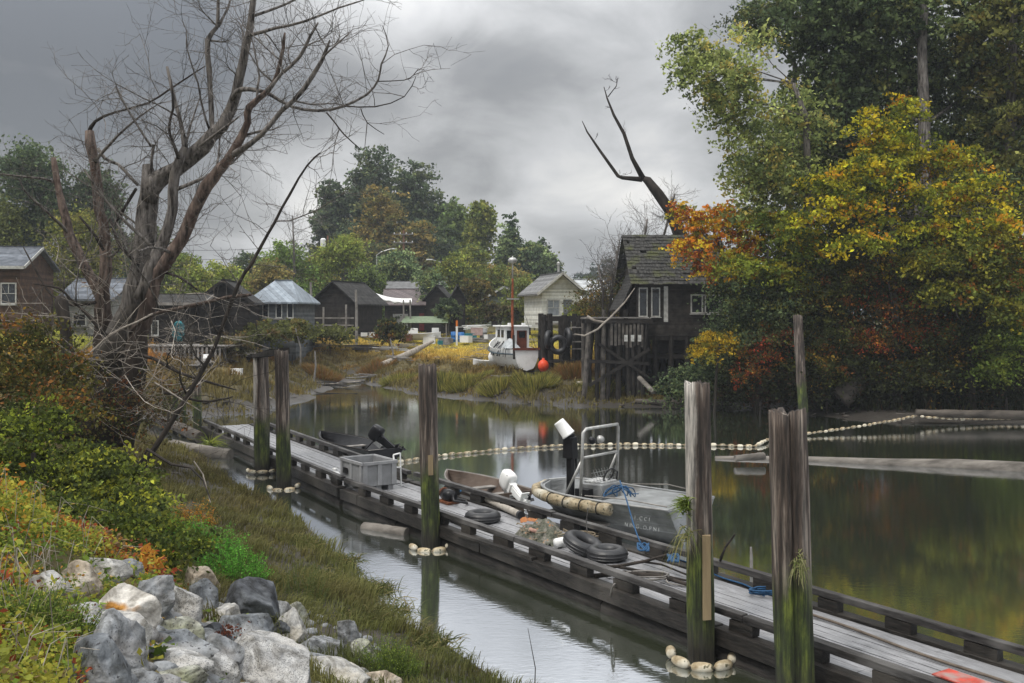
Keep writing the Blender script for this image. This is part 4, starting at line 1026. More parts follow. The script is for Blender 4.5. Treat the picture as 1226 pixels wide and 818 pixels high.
SD_DARK = siding('black_brown_siding', (.032, .027, .023), (.012, .010, .009), .22)
SD_SHAKE = siding('old_shingle_wall', (.060, .052, .045), (.020, .018, .016), .16)
SD_GREY = siding('grey_clapboard', (.16, .17, .18), (.09, .10, .105), .16)
SD_WHITE = siding('white_clapboard', (.74, .75, .72), (.55, .55, .50), .14)
SD_GREEN = siding('sage_green_clapboard', (.24, .27, .21), (.14, .16, .12), .16)
SD_BROWN = siding('brown_siding', (.12, .07, .045), (.06, .038, .028), .2)
SD_BOARD = siding('grey_board_wall', (.22, .20, .18), (.08, .072, .065), .17, True)
RF_BLUE = siding('ribbed_pale_blue_roof', (.27, .31, .35), (.17, .20, .23), .4, True, .45)
RF_DARK = siding('dark_shake_roof', (.055, .053, .05), (.018, .017, .016), .17)
RF_GREY = siding('grey_shingle_roof', (.21, .21, .21), (.12, .12, .12), .2)
RF_PURP = siding('purple_brown_metal_roof', (.12, .095, .095), (.09, .07, .07), .4, True, .5)
RF_SLATE = siding('blue_grey_slate_roof', (.16, .175, .20), (.08, .09, .105), .2)
RF_WHITEM = siding('pale_metal_roof', (.55, .57, .58), (.42, .44, .45), .4, True, .4)
GLASS = mat('dark_window_glass', (.03, .035, .04), (.012, .014, .016), 2, .08, bump=0, spec=.8)
TRIM = mat('dirty_white_trim', (.50, .50, .47), (.28, .27, .25), 6, .7, bump=.2, rampw=(.3, .6)); DTRIM = M['darkwood']

def window(parent, c, w, h, face, frame=None, bars=1, sill=True, glass=None):
    """face: 'f' front (-y), 'l' left (-x), 'r' right (+x); c on that wall"""
    frame = frame or TRIM
    fm = MB(); fw = max(.06, w * .09)
    def bx(mb, u, v, du, dv, out, th):
        if face == 'f': mb.box((c[0] + u, c[1] - out, c[2] + v), (du, th, dv))
        else:
            s = -1 if face == 'l' else 1
            mb.box((c[0] + s * out, c[1] + u, c[2] + v), (th, du, dv))
    bx(fm, -w / 2, 0, fw, h + fw, .03, .08); bx(fm, w / 2, 0, fw, h + fw, .03, .08)
    bx(fm, 0, h / 2, w - fw, fw, .03, .08); bx(fm, 0, -h / 2, w - fw, fw, .03, .08)
    if bars: bx(fm, 0, 0, w - fw, fw * .5, .025, .05)
    if bars > 1: bx(fm, 0, h / 4, fw * .5, h / 2 - fw, .026, .045)
    f = fm.build('window', frame, parent)
    pm = MB(); bx(pm, 0, 0, w - fw, h - fw, .008, .02); pm.build('pane', glass or GLASS, f)
    if sill:
        sm = MB(); bx(sm, 0, -h / 2 - fw, w + .16, fw * .6, .08, .16); sm.build('sill', frame, f)
    return f

def house(name, label, base, rotz, w, dp, wall_h, rise, ridge='x', wall=None, roof=None, over=.35, lift=0.0, fascia=None, cat='house', group='waterside houses', th=.12, hip=0.0):
    """box walls with a gabled roof; origin at the middle of the front wall; front faces -y"""
    t = thing(name, label, cat, base, rotz, group)
    mb = MB(); x0, x1, y0, y1, z0, z1 = -w / 2, w / 2, 0, dp, lift - (.5 if lift == 0 else 0), lift + wall_h
    v = [(x0, y0, z0), (x1, y0, z0), (x1, y1, z0), (x0, y1, z0), (x0, y0, z1), (x1, y0, z1), (x1, y1, z1), (x0, y1, z1)]
    f = [(0, 1, 5, 4), (1, 2, 6, 5), (2, 3, 7, 6), (3, 0, 4, 7), (0, 3, 2, 1)]
    if hip: f.append((4, 5, 6, 7))
    elif ridge == 'x':
        v += [(x0, (y0 + y1) / 2, z1 + rise), (x1, (y0 + y1) / 2, z1 + rise)]; f += [(4, 7, 8), (5, 9, 6)]
    else:
        v += [(0, y0, z1 + rise), (0, y1, z1 + rise)]; f += [(4, 8, 5), (7, 6, 9)]
    mb.add(v, f); mb.build('wall', wall, t)
    rb = MB(); e = over
    if ridge == 'x':
        s = rise / (dp / 2); zl = z1 - s * e + .04; zr = z1 + rise + .04; ym = (y0 + y1) / 2
        xs0, xs1 = x0 - e, x1 + e
        for (ya, yb) in ((y0 - e, ym), (y1 + e, ym)):
            hi = hip
            q = [(xs0, ya, zl), (xs1, ya, zl), (xs1 - hi, yb, zr), (xs0 + hi, yb, zr)]
            q2 = [(a, b, c_ + th) for a, b, c_ in q]
            rb.add(q + q2, [(0, 3, 2, 1), (4, 5, 6, 7), (0, 1, 5, 4), (1, 2, 6, 5), (2, 3, 7, 6), (3, 0, 4, 7)])
        if hip:
            for xa, xb in ((xs0, xs0 + hip), (xs1, xs1 - hip)):
                q = [(xa, y0 - e, zl), (xb, ym, zr), (xa, y1 + e, zl)]; q2 = [(a, b, c_ + th) for a, b, c_ in q]
                rb.add(q + q2, [(0, 1, 2), (3, 5, 4), (0, 2, 5, 3)])
        rb.box((0, ym, zr + th + .02), (xs1 - xs0 - 2 * hip - .02, .22, .05))
    else:
        s = rise / (w / 2); zl = z1 - s * e + .04; zr = z1 + rise + .04
        for (xa, xb) in ((x0 - e, 0), (x1 + e, 0)):
            q = [(xa, y0 - e, zl), (xb, y0 - e, zr), (xb, y1 + e, zr), (xa, y1 + e, zl)]
            q2 = [(a, b, c_ + th) for a, b, c_ in q]
            rb.add(q + q2, [(0, 3, 2, 1), (4, 5, 6, 7), (0, 1, 5, 4), (1, 2, 6, 5), (2, 3, 7, 6), (3, 0, 4, 7)])
        rb.box((0, (y0 + y1) / 2, zr + th + .02), (.22, y1 - y0 + 2 * e - .02, .05))
    R = rb.build('roof', roof, t)
    if fascia is not None:
        fb = MB()
        if ridge == 'y':
            for sgn in (-1, 1):
                fb.beam((sgn * (w / 2 + e), y0 - e - .03, zl + th * .4), (0, y0 - e - .03, zr + th * .4), .05, .2)
        else:
            fb.box((0, y0 - e - .03, zl + th * .3), (w + 2 * e, .05, .18))
            for sgn in (-1, 1):
                fb.beam((sgn * (w / 2 + e + .03), y0 - e, zl + th * .4), (sgn * (w / 2 + e + .03), ym, zr + th * .4), .05, .18)
        fb.build('fascia', fascia, t)
    return t

def hb(px, py, d):      # house base point on or near the ground
    p = P(px, py, d); return p
def pw(w, d): return w / F * d
def ez(py, d): return P(0, py, d).z

# far left dark house
d = 60; b = hb(-34, 372, d); b.z = 3.3
h = house('house', 'dark brown house with a blue-grey slate roof at the left edge', b, .12, pw(110, d), 6, ez(319, d) - b.z, 1.25, 'x', SD_BROWN, RF_SLATE, fascia=TRIM)
window(h, (2.15, 0, 2.7), .85, 1.25, 'f', bars=2); window(h, (-1.2, 0, 2.7), .95, 1.25, 'f', bars=2)
m = MB(); m.box((.2, 0 - .03, 1.0), (.85, .06, 2.0)); m.build('door', SD_DARK, h)
# pale shed behind the dead tree
d = 66; b = hb(104, 388, d); b.z = 3.3
h = house('shed', 'pale grey shed with a slate-coloured roof seen through the dead tree', b, -.08, pw(62, d), 5, ez(358, d) - b.z, 1.3, 'x', siding('pale_shed_wall', (.36, .36, .34), (.25, .25, .23), .2), RF_SLATE, cat='shed')
window(h, (-.5, 0, 1.05), .9, .8, 'f'); m = MB(); m.box((1.0, -.03, .8), (.7, .06, 1.6)); m.build('door', SD_BROWN, h)
m = MB(); m.box((-1.2, 2, 3.2), (.3, .3, .9)); m.build('chimney', M['rust'], h)
# low dark net shack on the deck, left
d = 62; b = hb(208, 412, d); b.z = hz(b.x, b.y)
h = house('shack', 'low black net shack with a pale roof edge, left of the gabled shack', b, .05, pw(60, d), 4.5, ez(364, d) - b.z, .5, 'x', SD_DARK, RF_DARK, fascia=M['greywood'], cat='shack')
window(h, (-1.15, 0, 1.6), .4, .9, 'f', bars=0); m = MB(); m.box((.9, -.03, 1.1), (.8, .06, 2.0)); m.build('door', SD_SHAKE, h)
# gabled dark shack
d = 66; b = hb(268, 408, d); b.z = hz(b.x, b.y)
h = house('shack', 'black gabled shack with one tall white window, left of the blue-roofed house', b, .12, pw(60, d), 5, ez(361, d) - b.z, 1.3, 'y', SD_DARK, RF_DARK, fascia=DTRIM, cat='shack')
window(h, (-.95, 0, 1.75), .35, 1.1, 'f', bars=0); m = MB(); m.box((.8, -.03, 1.1), (.85, .06, 2.0)); m.build('door', SD_SHAKE, h)
# blue roofed house
d = 72; b = hb(327, 398, d); b.z = hz(b.x, b.y)
h = house('house', 'grey clapboard house with a pale blue ribbed roof and white windows', b, -.10, pw(56, d), 4.6, ez(361, d) - b.z, 1.45, 'x', SD_GREY, RF_BLUE, hip=1.4)
for x in (-1.35, -.55, .45, 1.3): window(h, (x, 0, ez(371, d) - b.z), .42, 1.15, 'f', bars=0)
m = MB(); m.box((-1.9, 3, 3.9), (.3, .3, .8)); m.build('chimney', M['galv'], h)
# big dark barn
d = 84; b = hb(400, 393, d); b.z = hz(b.x, b.y)
h = house('barn', 'big black weathered barn with its gable to the creek', b, -.30, pw(54, d), 5.5, ez(361, d) - b.z, 1.6, 'y', SD_DARK, RF_DARK, over=.45, cat='barn')
m = MB(); m.box((.9, -.03, 1.0), (1.1, .06, 1.9)); m.build('door', SD_SHAKE, h)
for x in (-2.3, -.3, 1.7, 2.6): m = MB(); m.box((x, -1.3 + .1 * x, 1.0), (.12, .12, 2.9 + .2 * x)); m.build('porch_post', M['greywood'], h)
m = MB(); m.box((0, -1.3, 1.5), (5, .08, .1)); m.box((.2, -1.32, .9), (4.6, .06, .09)); m.build('porch_rail', M['greywood'], h)
# long low building
d = 98; b = hb(494, 391, d); b.z = hz(b.x, b.y)
h = house('workshop', 'long low workshop with a purple-brown metal roof and open front', b, .06, pw(66, d), 7, ez(365, d) - b.z, 1.5, 'x', SD_DARK, RF_PURP, cat='workshop')
m = MB(); m.box((-1.2, -.05, .95), (1.5, .08, 1.5)); m.build('door', M['alu'], h)
m = MB(); m.box((.9, -.05, .9), (.5, .08, 1.7)); m.build('door', mat('dark_red_door', (.16, .02, .02), (.08, .015, .015), 3), h)
window(h, (2.0, 0, 1.2), .5, .5, 'f', bars=0)
d = 106; b = hb(497, 389, d); b.z = hz(b.x, b.y)
h = house('house', 'grey-roofed house standing behind the purple-brown workshop', b, .06, pw(64, d), 6, ez(350, d) - b.z, 1.1, 'x', SD_GREY, RF_GREY)
m = MB(); m.box((2.2, 3.0, 4.9), (.7, .5, .5)); m.build('chimney', TRIM, h)
window(h, (1.2, 0, 2.2), .7, .8, 'f')
# white canopy tarp
d = 92; t = thing('tarp_canopy', 'sagging white tarp canopy on poles in front of the workshop', 'canopy', gp(470, d))
o = Vector(t.location); mb = MB(); n = 10; vv = []
for j in range(4):
    for i in range(n + 1):
        px = 443 + 50 * i / n; py = 352 + 9 * i / n + 3.2 * math.sin(i / n * PI) - j * 1.2
        vv.append(P(px, py, d + j * 1.1 - 1) - o)
for i, v_ in enumerate(list(vv)): vv.append(v_ + Vector((0, 0, -.05 - .25 * (i < n + 1) * abs(math.sin(i * 1.3)))))
ff = []; q = (n + 1)
for j in range(3):
    for i in range(n): a = j * q + i; ff.append((a, a + 1, a + q + 1, a + q)); ff.append((a + 4 * q, a + q + 4 * q, a + q + 1 + 4 * q, a + 1 + 4 * q))
for i in range(n): ff.append((i, i + 4 * q, i + 1 + 4 * q, i + 1))
mb.add(vv, ff); mb.build('tarp', M['white_plastic'], t, smooth=True)
for px, py in ((437, 395), (447, 352), (484, 362), (492, 362)):
    p = gp(px, d - 1) - o; MB().tube([p - Vector((0, 0, .2)), P(px - 1, max(py - 3, 350), d - 1) - o], [.09, .07], 7).build('pole', M['greywood'], t)
# tall pale posts near barn
for px, yt, lab in ((427, 347, 'tall bleached pole standing right of the black barn'), (373, 338, 'grey pole standing left of the black barn')):
    d = 80; g = gp(px, d); t = thing('wooden_pole', lab, 'pole', g, group='poles by the barn')
    MB().tube([(0, 0, -.2), P(px, (yt + 390) / 2, d) - g, P(px - 1, yt, d) - g], [.12, .11, .09], 8, irr=.1).build('shaft', M['greywood'], t)
# black sheds
d = 95; b = hb(523, 392, d); b.z = hz(b.x, b.y)
h = house('shed', 'overgrown black shed right of the workshop', b, -.1, pw(26, d), 3, ez(357, d) - b.z, 1.1, 'y', SD_DARK, RF_DARK, cat='shed')
m = MB(); m.box((0, -.03, .9), (.8, .05, 1.8)); m.build('door', SD_SHAKE, h)
d = 93; b = hb(548, 392, d); b.z = hz(b.x, b.y)
h = house('shed', 'tall narrow black shed with a hooped peak beside the blue tub', b, .1, pw(18, d), 2.4, ez(358, d) - b.z, 1.2, 'y', SD_DARK, RF_DARK, cat='shed')
m = MB(); m.box((.1, -.03, .9), (.6, .05, 1.8)); m.build('door', SD_SHAKE, h)
# green cottage
d = 108; b = hb(604, 384, d); b.z = hz(b.x, b.y)
h = house('cottage', 'small sage green cottage with a grey roof in the distance', b, -.2, pw(46, d), 5, ez(358, d) - b.z, 1.2, 'y', SD_GREEN, RF_GREY, over=.5, fascia=TRIM, cat='cottage')
window(h, (.4, 0, 1.2), 1.0, .8, 'f'); m = MB(); m.box((-1.1, -.04, .9), (.7, .06, 1.7)); m.build('door', SD_DARK, h)
# white cottage
d = 84; b = hb(672, 384, d); b.z = 4.0
h = house('cottage', 'white clapboard cottage with a front gable and thin metal chimney', b, .22, pw(48, d), 6.5, ez(348, d) - b.z, 1.4, 'y', SD_WHITE, RF_GREY, over=.55, fascia=TRIM, cat='cottage')
window(h, (-.7, 0, 1.25), 1.05, 1.35, 'f', bars=2, glass=mat('curtained_glass', (.30, .33, .36), (.18, .2, .22), 3, .2, bump=0)); m = MB(); m.box((.55, -.04, 1.0), (.75, .06, 1.9)); m.build('door', SD_GREY, h)
m = MB(); m.tube([(.3, 2, 3.2), (.3, 2, 5.0)], .1, 10); m.lathe([(.16, 5.0), (.16, 5.2), (.02, 5.3)], 10, (.3, 2, 0)); m.build('chimney', M['galv'], h)
m = MB(); m.box((1.75, -1.2, .9), (.12, .12, 3.0)); m.build('porch_post', TRIM, h)
m = MB(); m.box((.2, -.8, -.1), (5.0, 1.5, .15)); m.box((-2, -1.3, -.7), (.15, .15, 1.3)); m.box((2, -1.3, -.7), (.15, .15, 1.3)); m.build('porch', M['greywood'], h)
m = MB(); 
for x in (-1.5, 0, 1.5): m.box((x, .4, -.8), (.25, .25, 1.5)); m.box((x, 5.5, -.8), (.25, .25, 1.5))
m.build('foundation_post', M['darkwood'], h)
# pale outbuilding behind shrub, right of the cottage
d = 90; b = hb(716, 380, d); b.z = 3.9
h = house('shed', 'pale shed half hidden by the rust-coloured bush right of the white cottage', b, .1, pw(40, d), 4, 2.3, 1.6, 'x', siding('pale_shed_wall', (.36, .36, .34), (.25, .25, .23), .2), RF_WHITEM, cat='shed')
m = MB(); m.box((.2, -.03, .9), (.8, .05, 1.8)); m.build('door', SD_GREY, h)

# the big shack on stilts, right bank
D = 52.5
def shack():
    b = P(812, 470, D); zf = P(0, 402, D).z; b.z = 0
    t = thing('stilt_house', 'big weathered shingled shack on stilts under a mossy shake roof', 'house', b, .02, 'waterside houses')
    W = pw(106, D); x0, x1 = -W / 2 + .2, W / 2; dpt = 6.0; zt = P(0, 334, D).z; rise = P(0, 283, D + 2.7).z - zt
    m = MB(); v = [(x0, 0, zf), (x1, 0, zf), (x1, dpt, zf), (x0, dpt, zf), (x0, 0, zt), (x1, 0, zt), (x1, dpt, zt), (x0, dpt, zt), (x0, dpt / 2, zt + rise), (x1, dpt / 2, zt + rise)]
    m.add(v, [(0, 1, 5, 4), (1, 2, 6, 5), (2, 3, 7, 6), (3, 0, 4, 7), (0, 3, 2, 1), (4, 7, 8), (5, 9, 6)]); m.build('wall', SD_SHAKE, t)
    # shake roof in courses, uneven
    rb = MB(); rnd = random.Random(3); e = .5; nc = 15
    for side in (0, 1):
        for c in range(nc):
            u0 = c / nc; u1 = (c + 1.35) / nc
            def pt(x, u, dz):
                y = (-e + (dpt / 2 + e) * u) if side == 0 else (dpt + e - (dpt / 2 + e) * u)
                z = zt - e * rise / (dpt / 2) + (rise + e * rise / (dpt / 2)) * u
                return (x, y, z + dz + .05)
            x = x0 - .45
            while x < x1 + .45:
                w = rnd.uniform(.14, .34); z_ = rnd.uniform(0, .035); u0_ = u0 - rnd.uniform(0, .015)
                if rnd.random() > .03:
                    a = [pt(x, u0_, .07 + z_), pt(x + w - .012, u0_, .07 + z_), pt(x + w - .012, min(u1, 1), .0 + z_), pt(x, min(u1, 1), .0 + z_)]
                    a2 = [(p[0], p[1], p[2] + .03) for p in a]
                    rb.add(a + a2, [(0, 3, 2, 1), (4, 5, 6, 7), (0, 1, 5, 4), (1, 2, 6, 5), (2, 3, 7, 6), (3, 0, 4, 7)])
                x += w
    rb.build('roof', mat('mossy_cedar_shakes', (.075, .072, .067), (.018, .018, .017), 3, .85, (3, 1, 1), .5, c3=(.07, .075, .03)), t)
    # lower front gable at the left, with pale barge board
    gx = x0 + .55; gw = 3.2; gm = MB()
    gz = P(0, 356, D).z; 
    gm.add([(gx - .95, .6, zf), (gx + .3, .6, zf), (gx + .3, 4.6, zf), (gx - .95, 4.6, zf), (gx - .95, .6, gz - .6), (gx + .3, .6, gz - .6), (gx + .3, 4.6, gz - .6), (gx - .95, 4.6, gz - .6), (gx - .5, .6, gz + 1.2), (gx - .5, 4.6, gz + 1.2)],
           [(0, 1, 5, 8, 4), (1, 2, 6, 5), (2, 3, 7, 9, 6), (3, 0, 4, 7)]); gm.build('gable_wing', SD_DARK, t)
    gr = MB()
    for s in (-1, 1):
        q = [(gx - .5, .2, gz + 1.35), (gx - .5 + s * 1.0, .2, gz - .75), (gx - .5 + s * 1.0, 4.8, gz - .75), (gx - .5, 4.8, gz + 1.35)]
        q2 = [(a, b_, c + .1) for a, b_, c in q]; gr.add(q + q2, [(0, 3, 2, 1), (4, 5, 6, 7), (0, 1, 5, 4), (1, 2, 6, 5), (2, 3, 7, 6), (3, 0, 4, 7)])
    gr.build('wing_roof', RF_DARK, t)
    wz = P(0, 362, D).z
    window(t, (x0 + .28, 0, wz), .42, 1.5, 'f', bars=0); window(t, (x0 + .95, 0, wz), .42, 1.5, 'f', bars=0)
    m = MB(); m.box((x0 + 1.5, -.03, wz - .1), (.22, .07, 1.9)); m.build('door_post', TRIM, t)
    for px, w in ((836, .75), (851, .9)):
        x = (px - 812) / F * D; window(t, (x, 0, P(0, 364, D).z), w, .95, 'f', bars=0)
    m = MB(); m.box(((x0 + x1) / 2, -.02, P(0, 349, D).z), (x1 - x0, .05, .12)); m.build('trim_board', M['darkwood'], t)
    # stilts and braces
    for i, x in enumerate(np.linspace(x0 + .1, x1 - .1, 6)):
        for y in (.15, 2.8, 5.6):
            m = MB(); m.tube([(x + rnd.uniform(-.1, .1), y, -.5), (x, y, zf)], [.17, .14], 8, irr=.1); m.build('stilt', M['darkwood'], t)
    m = MB(); m.beam((x0, .1, 1.0), (x1, .0, 2.6), .08, .2); m.beam((x0, .1, 2.5), (x1, .1, 2.45), .1, .22); m.beam((x0, 2.8, 1.3), (x1, 2.8, 1.5), .1, .2); m.box(((x0 + x1) / 2, dpt / 2, zf - .12), (x1 - x0, dpt - .1, .22)); m.build('floor_beam', M['darkwood'], t)
    m = MB(); m.box(((x0 + x1) / 2 + .5, .5, zf - .55), (W - 1.2, .06, .8)); m.build('skirt_boards', SD_DARK, t)
    # chimney pipe seen over the maples
    c = P(877, 262, D + 2) - b; m = MB(); m.tube([(c.x - .6, 2.8, zt + .6), (c.x - .6, 2.8, c.z + .2)], .12, 10); m.lathe([(.2, c.z + .2), (.2, c.z + .45), (.03, c.z + .6)], 10, (c.x - .6, 2.8, 0)); m.build('chimney', M['galv'], t)
shack()

def wharf():
    d = 52.0; b = P(738, 470, d); b.z = 0
    t = thing('wharf', 'tall rickety timber wharf on leaning dark piles left of the shack', 'wharf', b, .03)
    zt = P(0, 381, d).z; rnd = random.Random(8); m = MB()
    xa, xb = pw(704 - 738, d), pw(776 - 738, d)
    y = -.3
    while y < 3.2:
        m.box(((xa + xb) / 2 + rnd.uniform(-.15, .1), y, zt + rnd.uniform(-.02, .03)), (xb - xa + rnd.uniform(-.1, .3), .19, .06)); y += .22
    m.build('deck_boards', M['greywood'], t)
    for i, x in enumerate(np.linspace(xa + .05, xb - .1, 9)):
        for y in (-.25, 1.4, 3.0):
            lean = rnd.uniform(-.4, .4); 
            m = MB(); m.tube([(x + lean, y, -.4), (x, y, zt - .05 + (rnd.random() < .25) * .5)], [.13 * rnd.uniform(.8, 1.3), .11], 8, irr=.15, seed=i); m.build('pile', M['darkwood'] if rnd.random() < .7 else M['midwood'], t)
    m = MB()
    for y in (-.35, 1.4, 3.1): m.beam((xa - .2, y, zt - .17), (xb + .2, y, zt - .17), .16, .22)
    m.beam((xa, -.45, 1.0), (xb, -.45, 2.9), .07, .16); m.beam((xa - .1, -.45, 2.3), (xb, -.45, 2.15), .1, .16); m.beam((xa + .5, -.45, 3.2), (xb, -.45, 1.4), .07, .14)
    m.build('cross_brace', M['darkwood'], t)
    m = MB()
    for k in range(9):
        x = xa + 1.2 + k * .2; m.box((x, -.38, zt - .9 + rnd.uniform(-.1, .1)), (.13, .04, 1.2))
    m.build('plank_screen', M['midwood'], t)
    m = MB()
    for dx in (-.1, .25, .62): m.box((pw(750 - 738, d) + dx, -.5, zt - 1.05), (.17, .05, .34))
    m.build('white_board', TRIM, t)
    # grey branch lying over the edge
    t2 = thing('driftwood_branch', 'bleached forked branch resting against the wharf edge', 'branch', (0, 0, 0))
    MB().tube([P(703, 379, d - .7), P(712, 384, d - .9), P(724, 386, d - .9), P(731, 380, d - .8), P(748, 362, d - .6), P(760, 345, d - .4)], [.07, .06, .06, .05, .04, .02], 7, irr=.2).build('branch_wood', M['bark_pale'], t2)
    MB().tube([P(724, 386, d - .9), P(716, 394, d - 1), P(700, 402, d - 1), P(688, 400, d - .8)], [.06, .05, .045, .03], 7, irr=.2).build('branch_wood', M['bark_pale'], t2)
wharf()

def old_grid():
    d = 58.0; b = P(672, 430, d); b.z = hz(b.x, b.y)
    t = thing('timber_grid', 'old boat grid of heavy posts and caps beside the orange buoy', 'wharf', b, .05)
    zt = P(0, 380, d).z - b.z; rnd = random.Random(5)
    for px in (651, 658, 676, 680, 693, 699):
        for y in (0, 2.2):
            x = pw(px - 672, d); m = MB(); m.tube([(x + rnd.uniform(-.1, .1), y, -.4), (x, y, zt + rnd.uniform(-.1, .25))], [.2, .17], 9, irr=.15, seed=px); m.build('post', M['darkwood'], t)
    for y in (0, 2.2): m = MB(); m.beam((pw(-24, d), y, zt - .1), (pw(32, d), y, zt - .05), .25, .28); m.build('cap_beam', M['darkwood'], t)
    m = MB()
    for k in range(10): m.box((pw(682 - 672, d) + .55, 0.15 * k, zt - .6 - .0 * k), (1.0, .1, .05))
    for k in range(4): m.box((pw(690 - 672, d), -.2, zt - .6 - .42 * k), (.85, .1, .06))
    m.build('ladder_boards', M['greywood'], t)
    m = MB(); 
    for k in range(6): m.beam((pw(-16, d), -.6 + k * .4, .55), (pw(40, d), -.7 + k * .42, .5), .2, .12)
    m.build('lower_deck', M['darkwood'], t)
    # tyres hung on the posts
    for i, (px, py, rot, lab) in enumerate(((657, 407, (PI / 2, 0, PI / 2 - .3), 'tyre hung on edge from the left post of the boat grid'), (668, 413, (PI / 2, 0, .1), 'big tyre facing the water on the boat grid'),
                                            (680, 404, (PI / 2, 0, PI / 2 + .2), 'tyre hung on edge from the middle post of the boat grid'))):
        tt = thing('tyre', lab, 'tyre', P(px, py, d - .55), group='old tyres hung on timber'); mb = MB()
        mb.torus((0, 0, 0), .42, .17, 22, 8, Euler(rot).to_matrix()); mb.build('tread', M['black_rubber'], tt, smooth=True)
    return t
old_grid()

# low plank landing and junk shelf left, below the net shack
def left_deck():
    d = 58.0; b = P(215, 425, d); b.z = hz(b.x, b.y)
    t = thing('deck_platform', 'grey plank landing on short posts in front of the net shack', 'deck', b, .05); rnd = random.Random(9)
    zt = P(0, 414, d).z - b.z; m = MB(); y = -.8
    while y < 2.6: m.box((rnd.uniform(-.1, .1), y, zt), (pw(120, d), .2, .06)); y += .23
    m.build('deck_boards', M['greywood'], t)
    for x in np.linspace(-2.8, 2.8, 8):
        m = MB(); m.tube([(x, -.7, -.5), (x, -.7, zt - .03)], [.11, .1], 7); m.build('post', M['darkwood'], t)
    m = MB()
    for k in range(22): m.box((-2.7 + k * .25, -.86, zt - .55), (.12, .03, .95))
    m.build('slat_skirt', M['greywood'], t)
left_deck()
# utility poles and street lamps
def upole(label, px, yb, yt, d, arms, col='bark_red', group='utility poles'):
    g = gp(px, d); t = thing('utility_pole', label, 'utility pole', g, group=group); H = P(px, yt, d).z - g.z
    MB().tube([(0, 0, -.3), (.02, 0, H / 2), (.05, 0, H)], [.17, .15, .12], 10).build('pole', mat('red_brown_pole', (.22, .115, .07), (.11, .06, .04), 3), t)
    for (z, w) in arms:
        MB().box((0, -.12, H - z), (w, .1, .12)).build('crossarm', M['greywood'], t)
        ins = MB()
        for k in range(4): ins.lathe([(.05, 0), (.07, .05), (.04, .16), (.0, .18)], 8, (-w * .45 + k * w * .3, -.12, H - z + .06))
        ins.build('insulators', M['white_plastic'], t)
    return t, H
t, H = upole('utility pole with a pale transformer box behind the black barn', 392, 340, 282, 120, [])
m = MB(); m.lathe([(0, -.55), (.33, -.5), (.35, .4), (.2, .55), (0, .56)], 14, (-.5, -.1, H - .9)); m.build('transformer', M['white_plastic'], t)
m = MB(); m.tube([(0, 0, H - 2.6), (-.8, -.3, H - 2.45), (-1.5, -.4, H - 2.5)], .04, 6); m.box((-1.8, -.4, H - 2.5), (.6, .25, .12)); m.build('lamp_arm', M['galv'], t)
t, H = upole('utility pole with two crossarms behind the workshop', 483, 340, 276, 128, [(.5, 2.6), (1.6, 2.6)])
t, H = upole('slim grey utility pole with one crossarm left of the grove pole', 465, 345, 303, 135, [(.4, 1.8)])
for px, py, d, s, lab in ((535, 318, 125, 1, 'street lamp with a long arm reaching left over the sheds'), (451, 305, 128, -1, 'street lamp arm just left of the two-armed utility pole')):
    g = gp(px, d); t = thing('street_lamp', lab, 'street lamp', g, group='street lamps'); H = P(0, py, d).z - g.z
    MB().tube([(0, 0, -.2), (0, 0, H)], [.1, .07], 8).build('post', M['galv'], t)
    MB().tube([(0, 0, H - .05), (-s * .6, -.1, H + .35), (-s * 1.9, -.2, H + .75)], [.05, .045, .04], 6).build('arm', M['galv'], t)
    MB().box((-s * 2.2, -.22, H + .74), (.8, .3, .14)).build('lamp_head', M['white_plastic'], t, bevel=.03)
# overhead wires, one strung thing each
def wire(label, pts, d, sag):
    t = thing('overhead_wire', label, 'wire', (0, 0, 0)); p = []
    for k in range(len(pts) - 1):
        a, b_ = P(*pts[k], d), P(*pts[k + 1], d)
        for i in range(10): u = i / 10; q = a.lerp(b_, u); q.z -= 4 * sag * u * (1 - u); p.append(q)
    p.append(P(*pts[-1], d)); MB().tube(p, .022, 4, cap=False).build('cable', M['black_metal'], t)
wire('upper power line sagging behind the houses', [(150, 296), (392, 290), (483, 282), (640, 300)], 126, .7)
wire('lower power line sagging behind the houses', [(150, 306), (392, 300), (483, 291), (640, 312)], 126, .8)
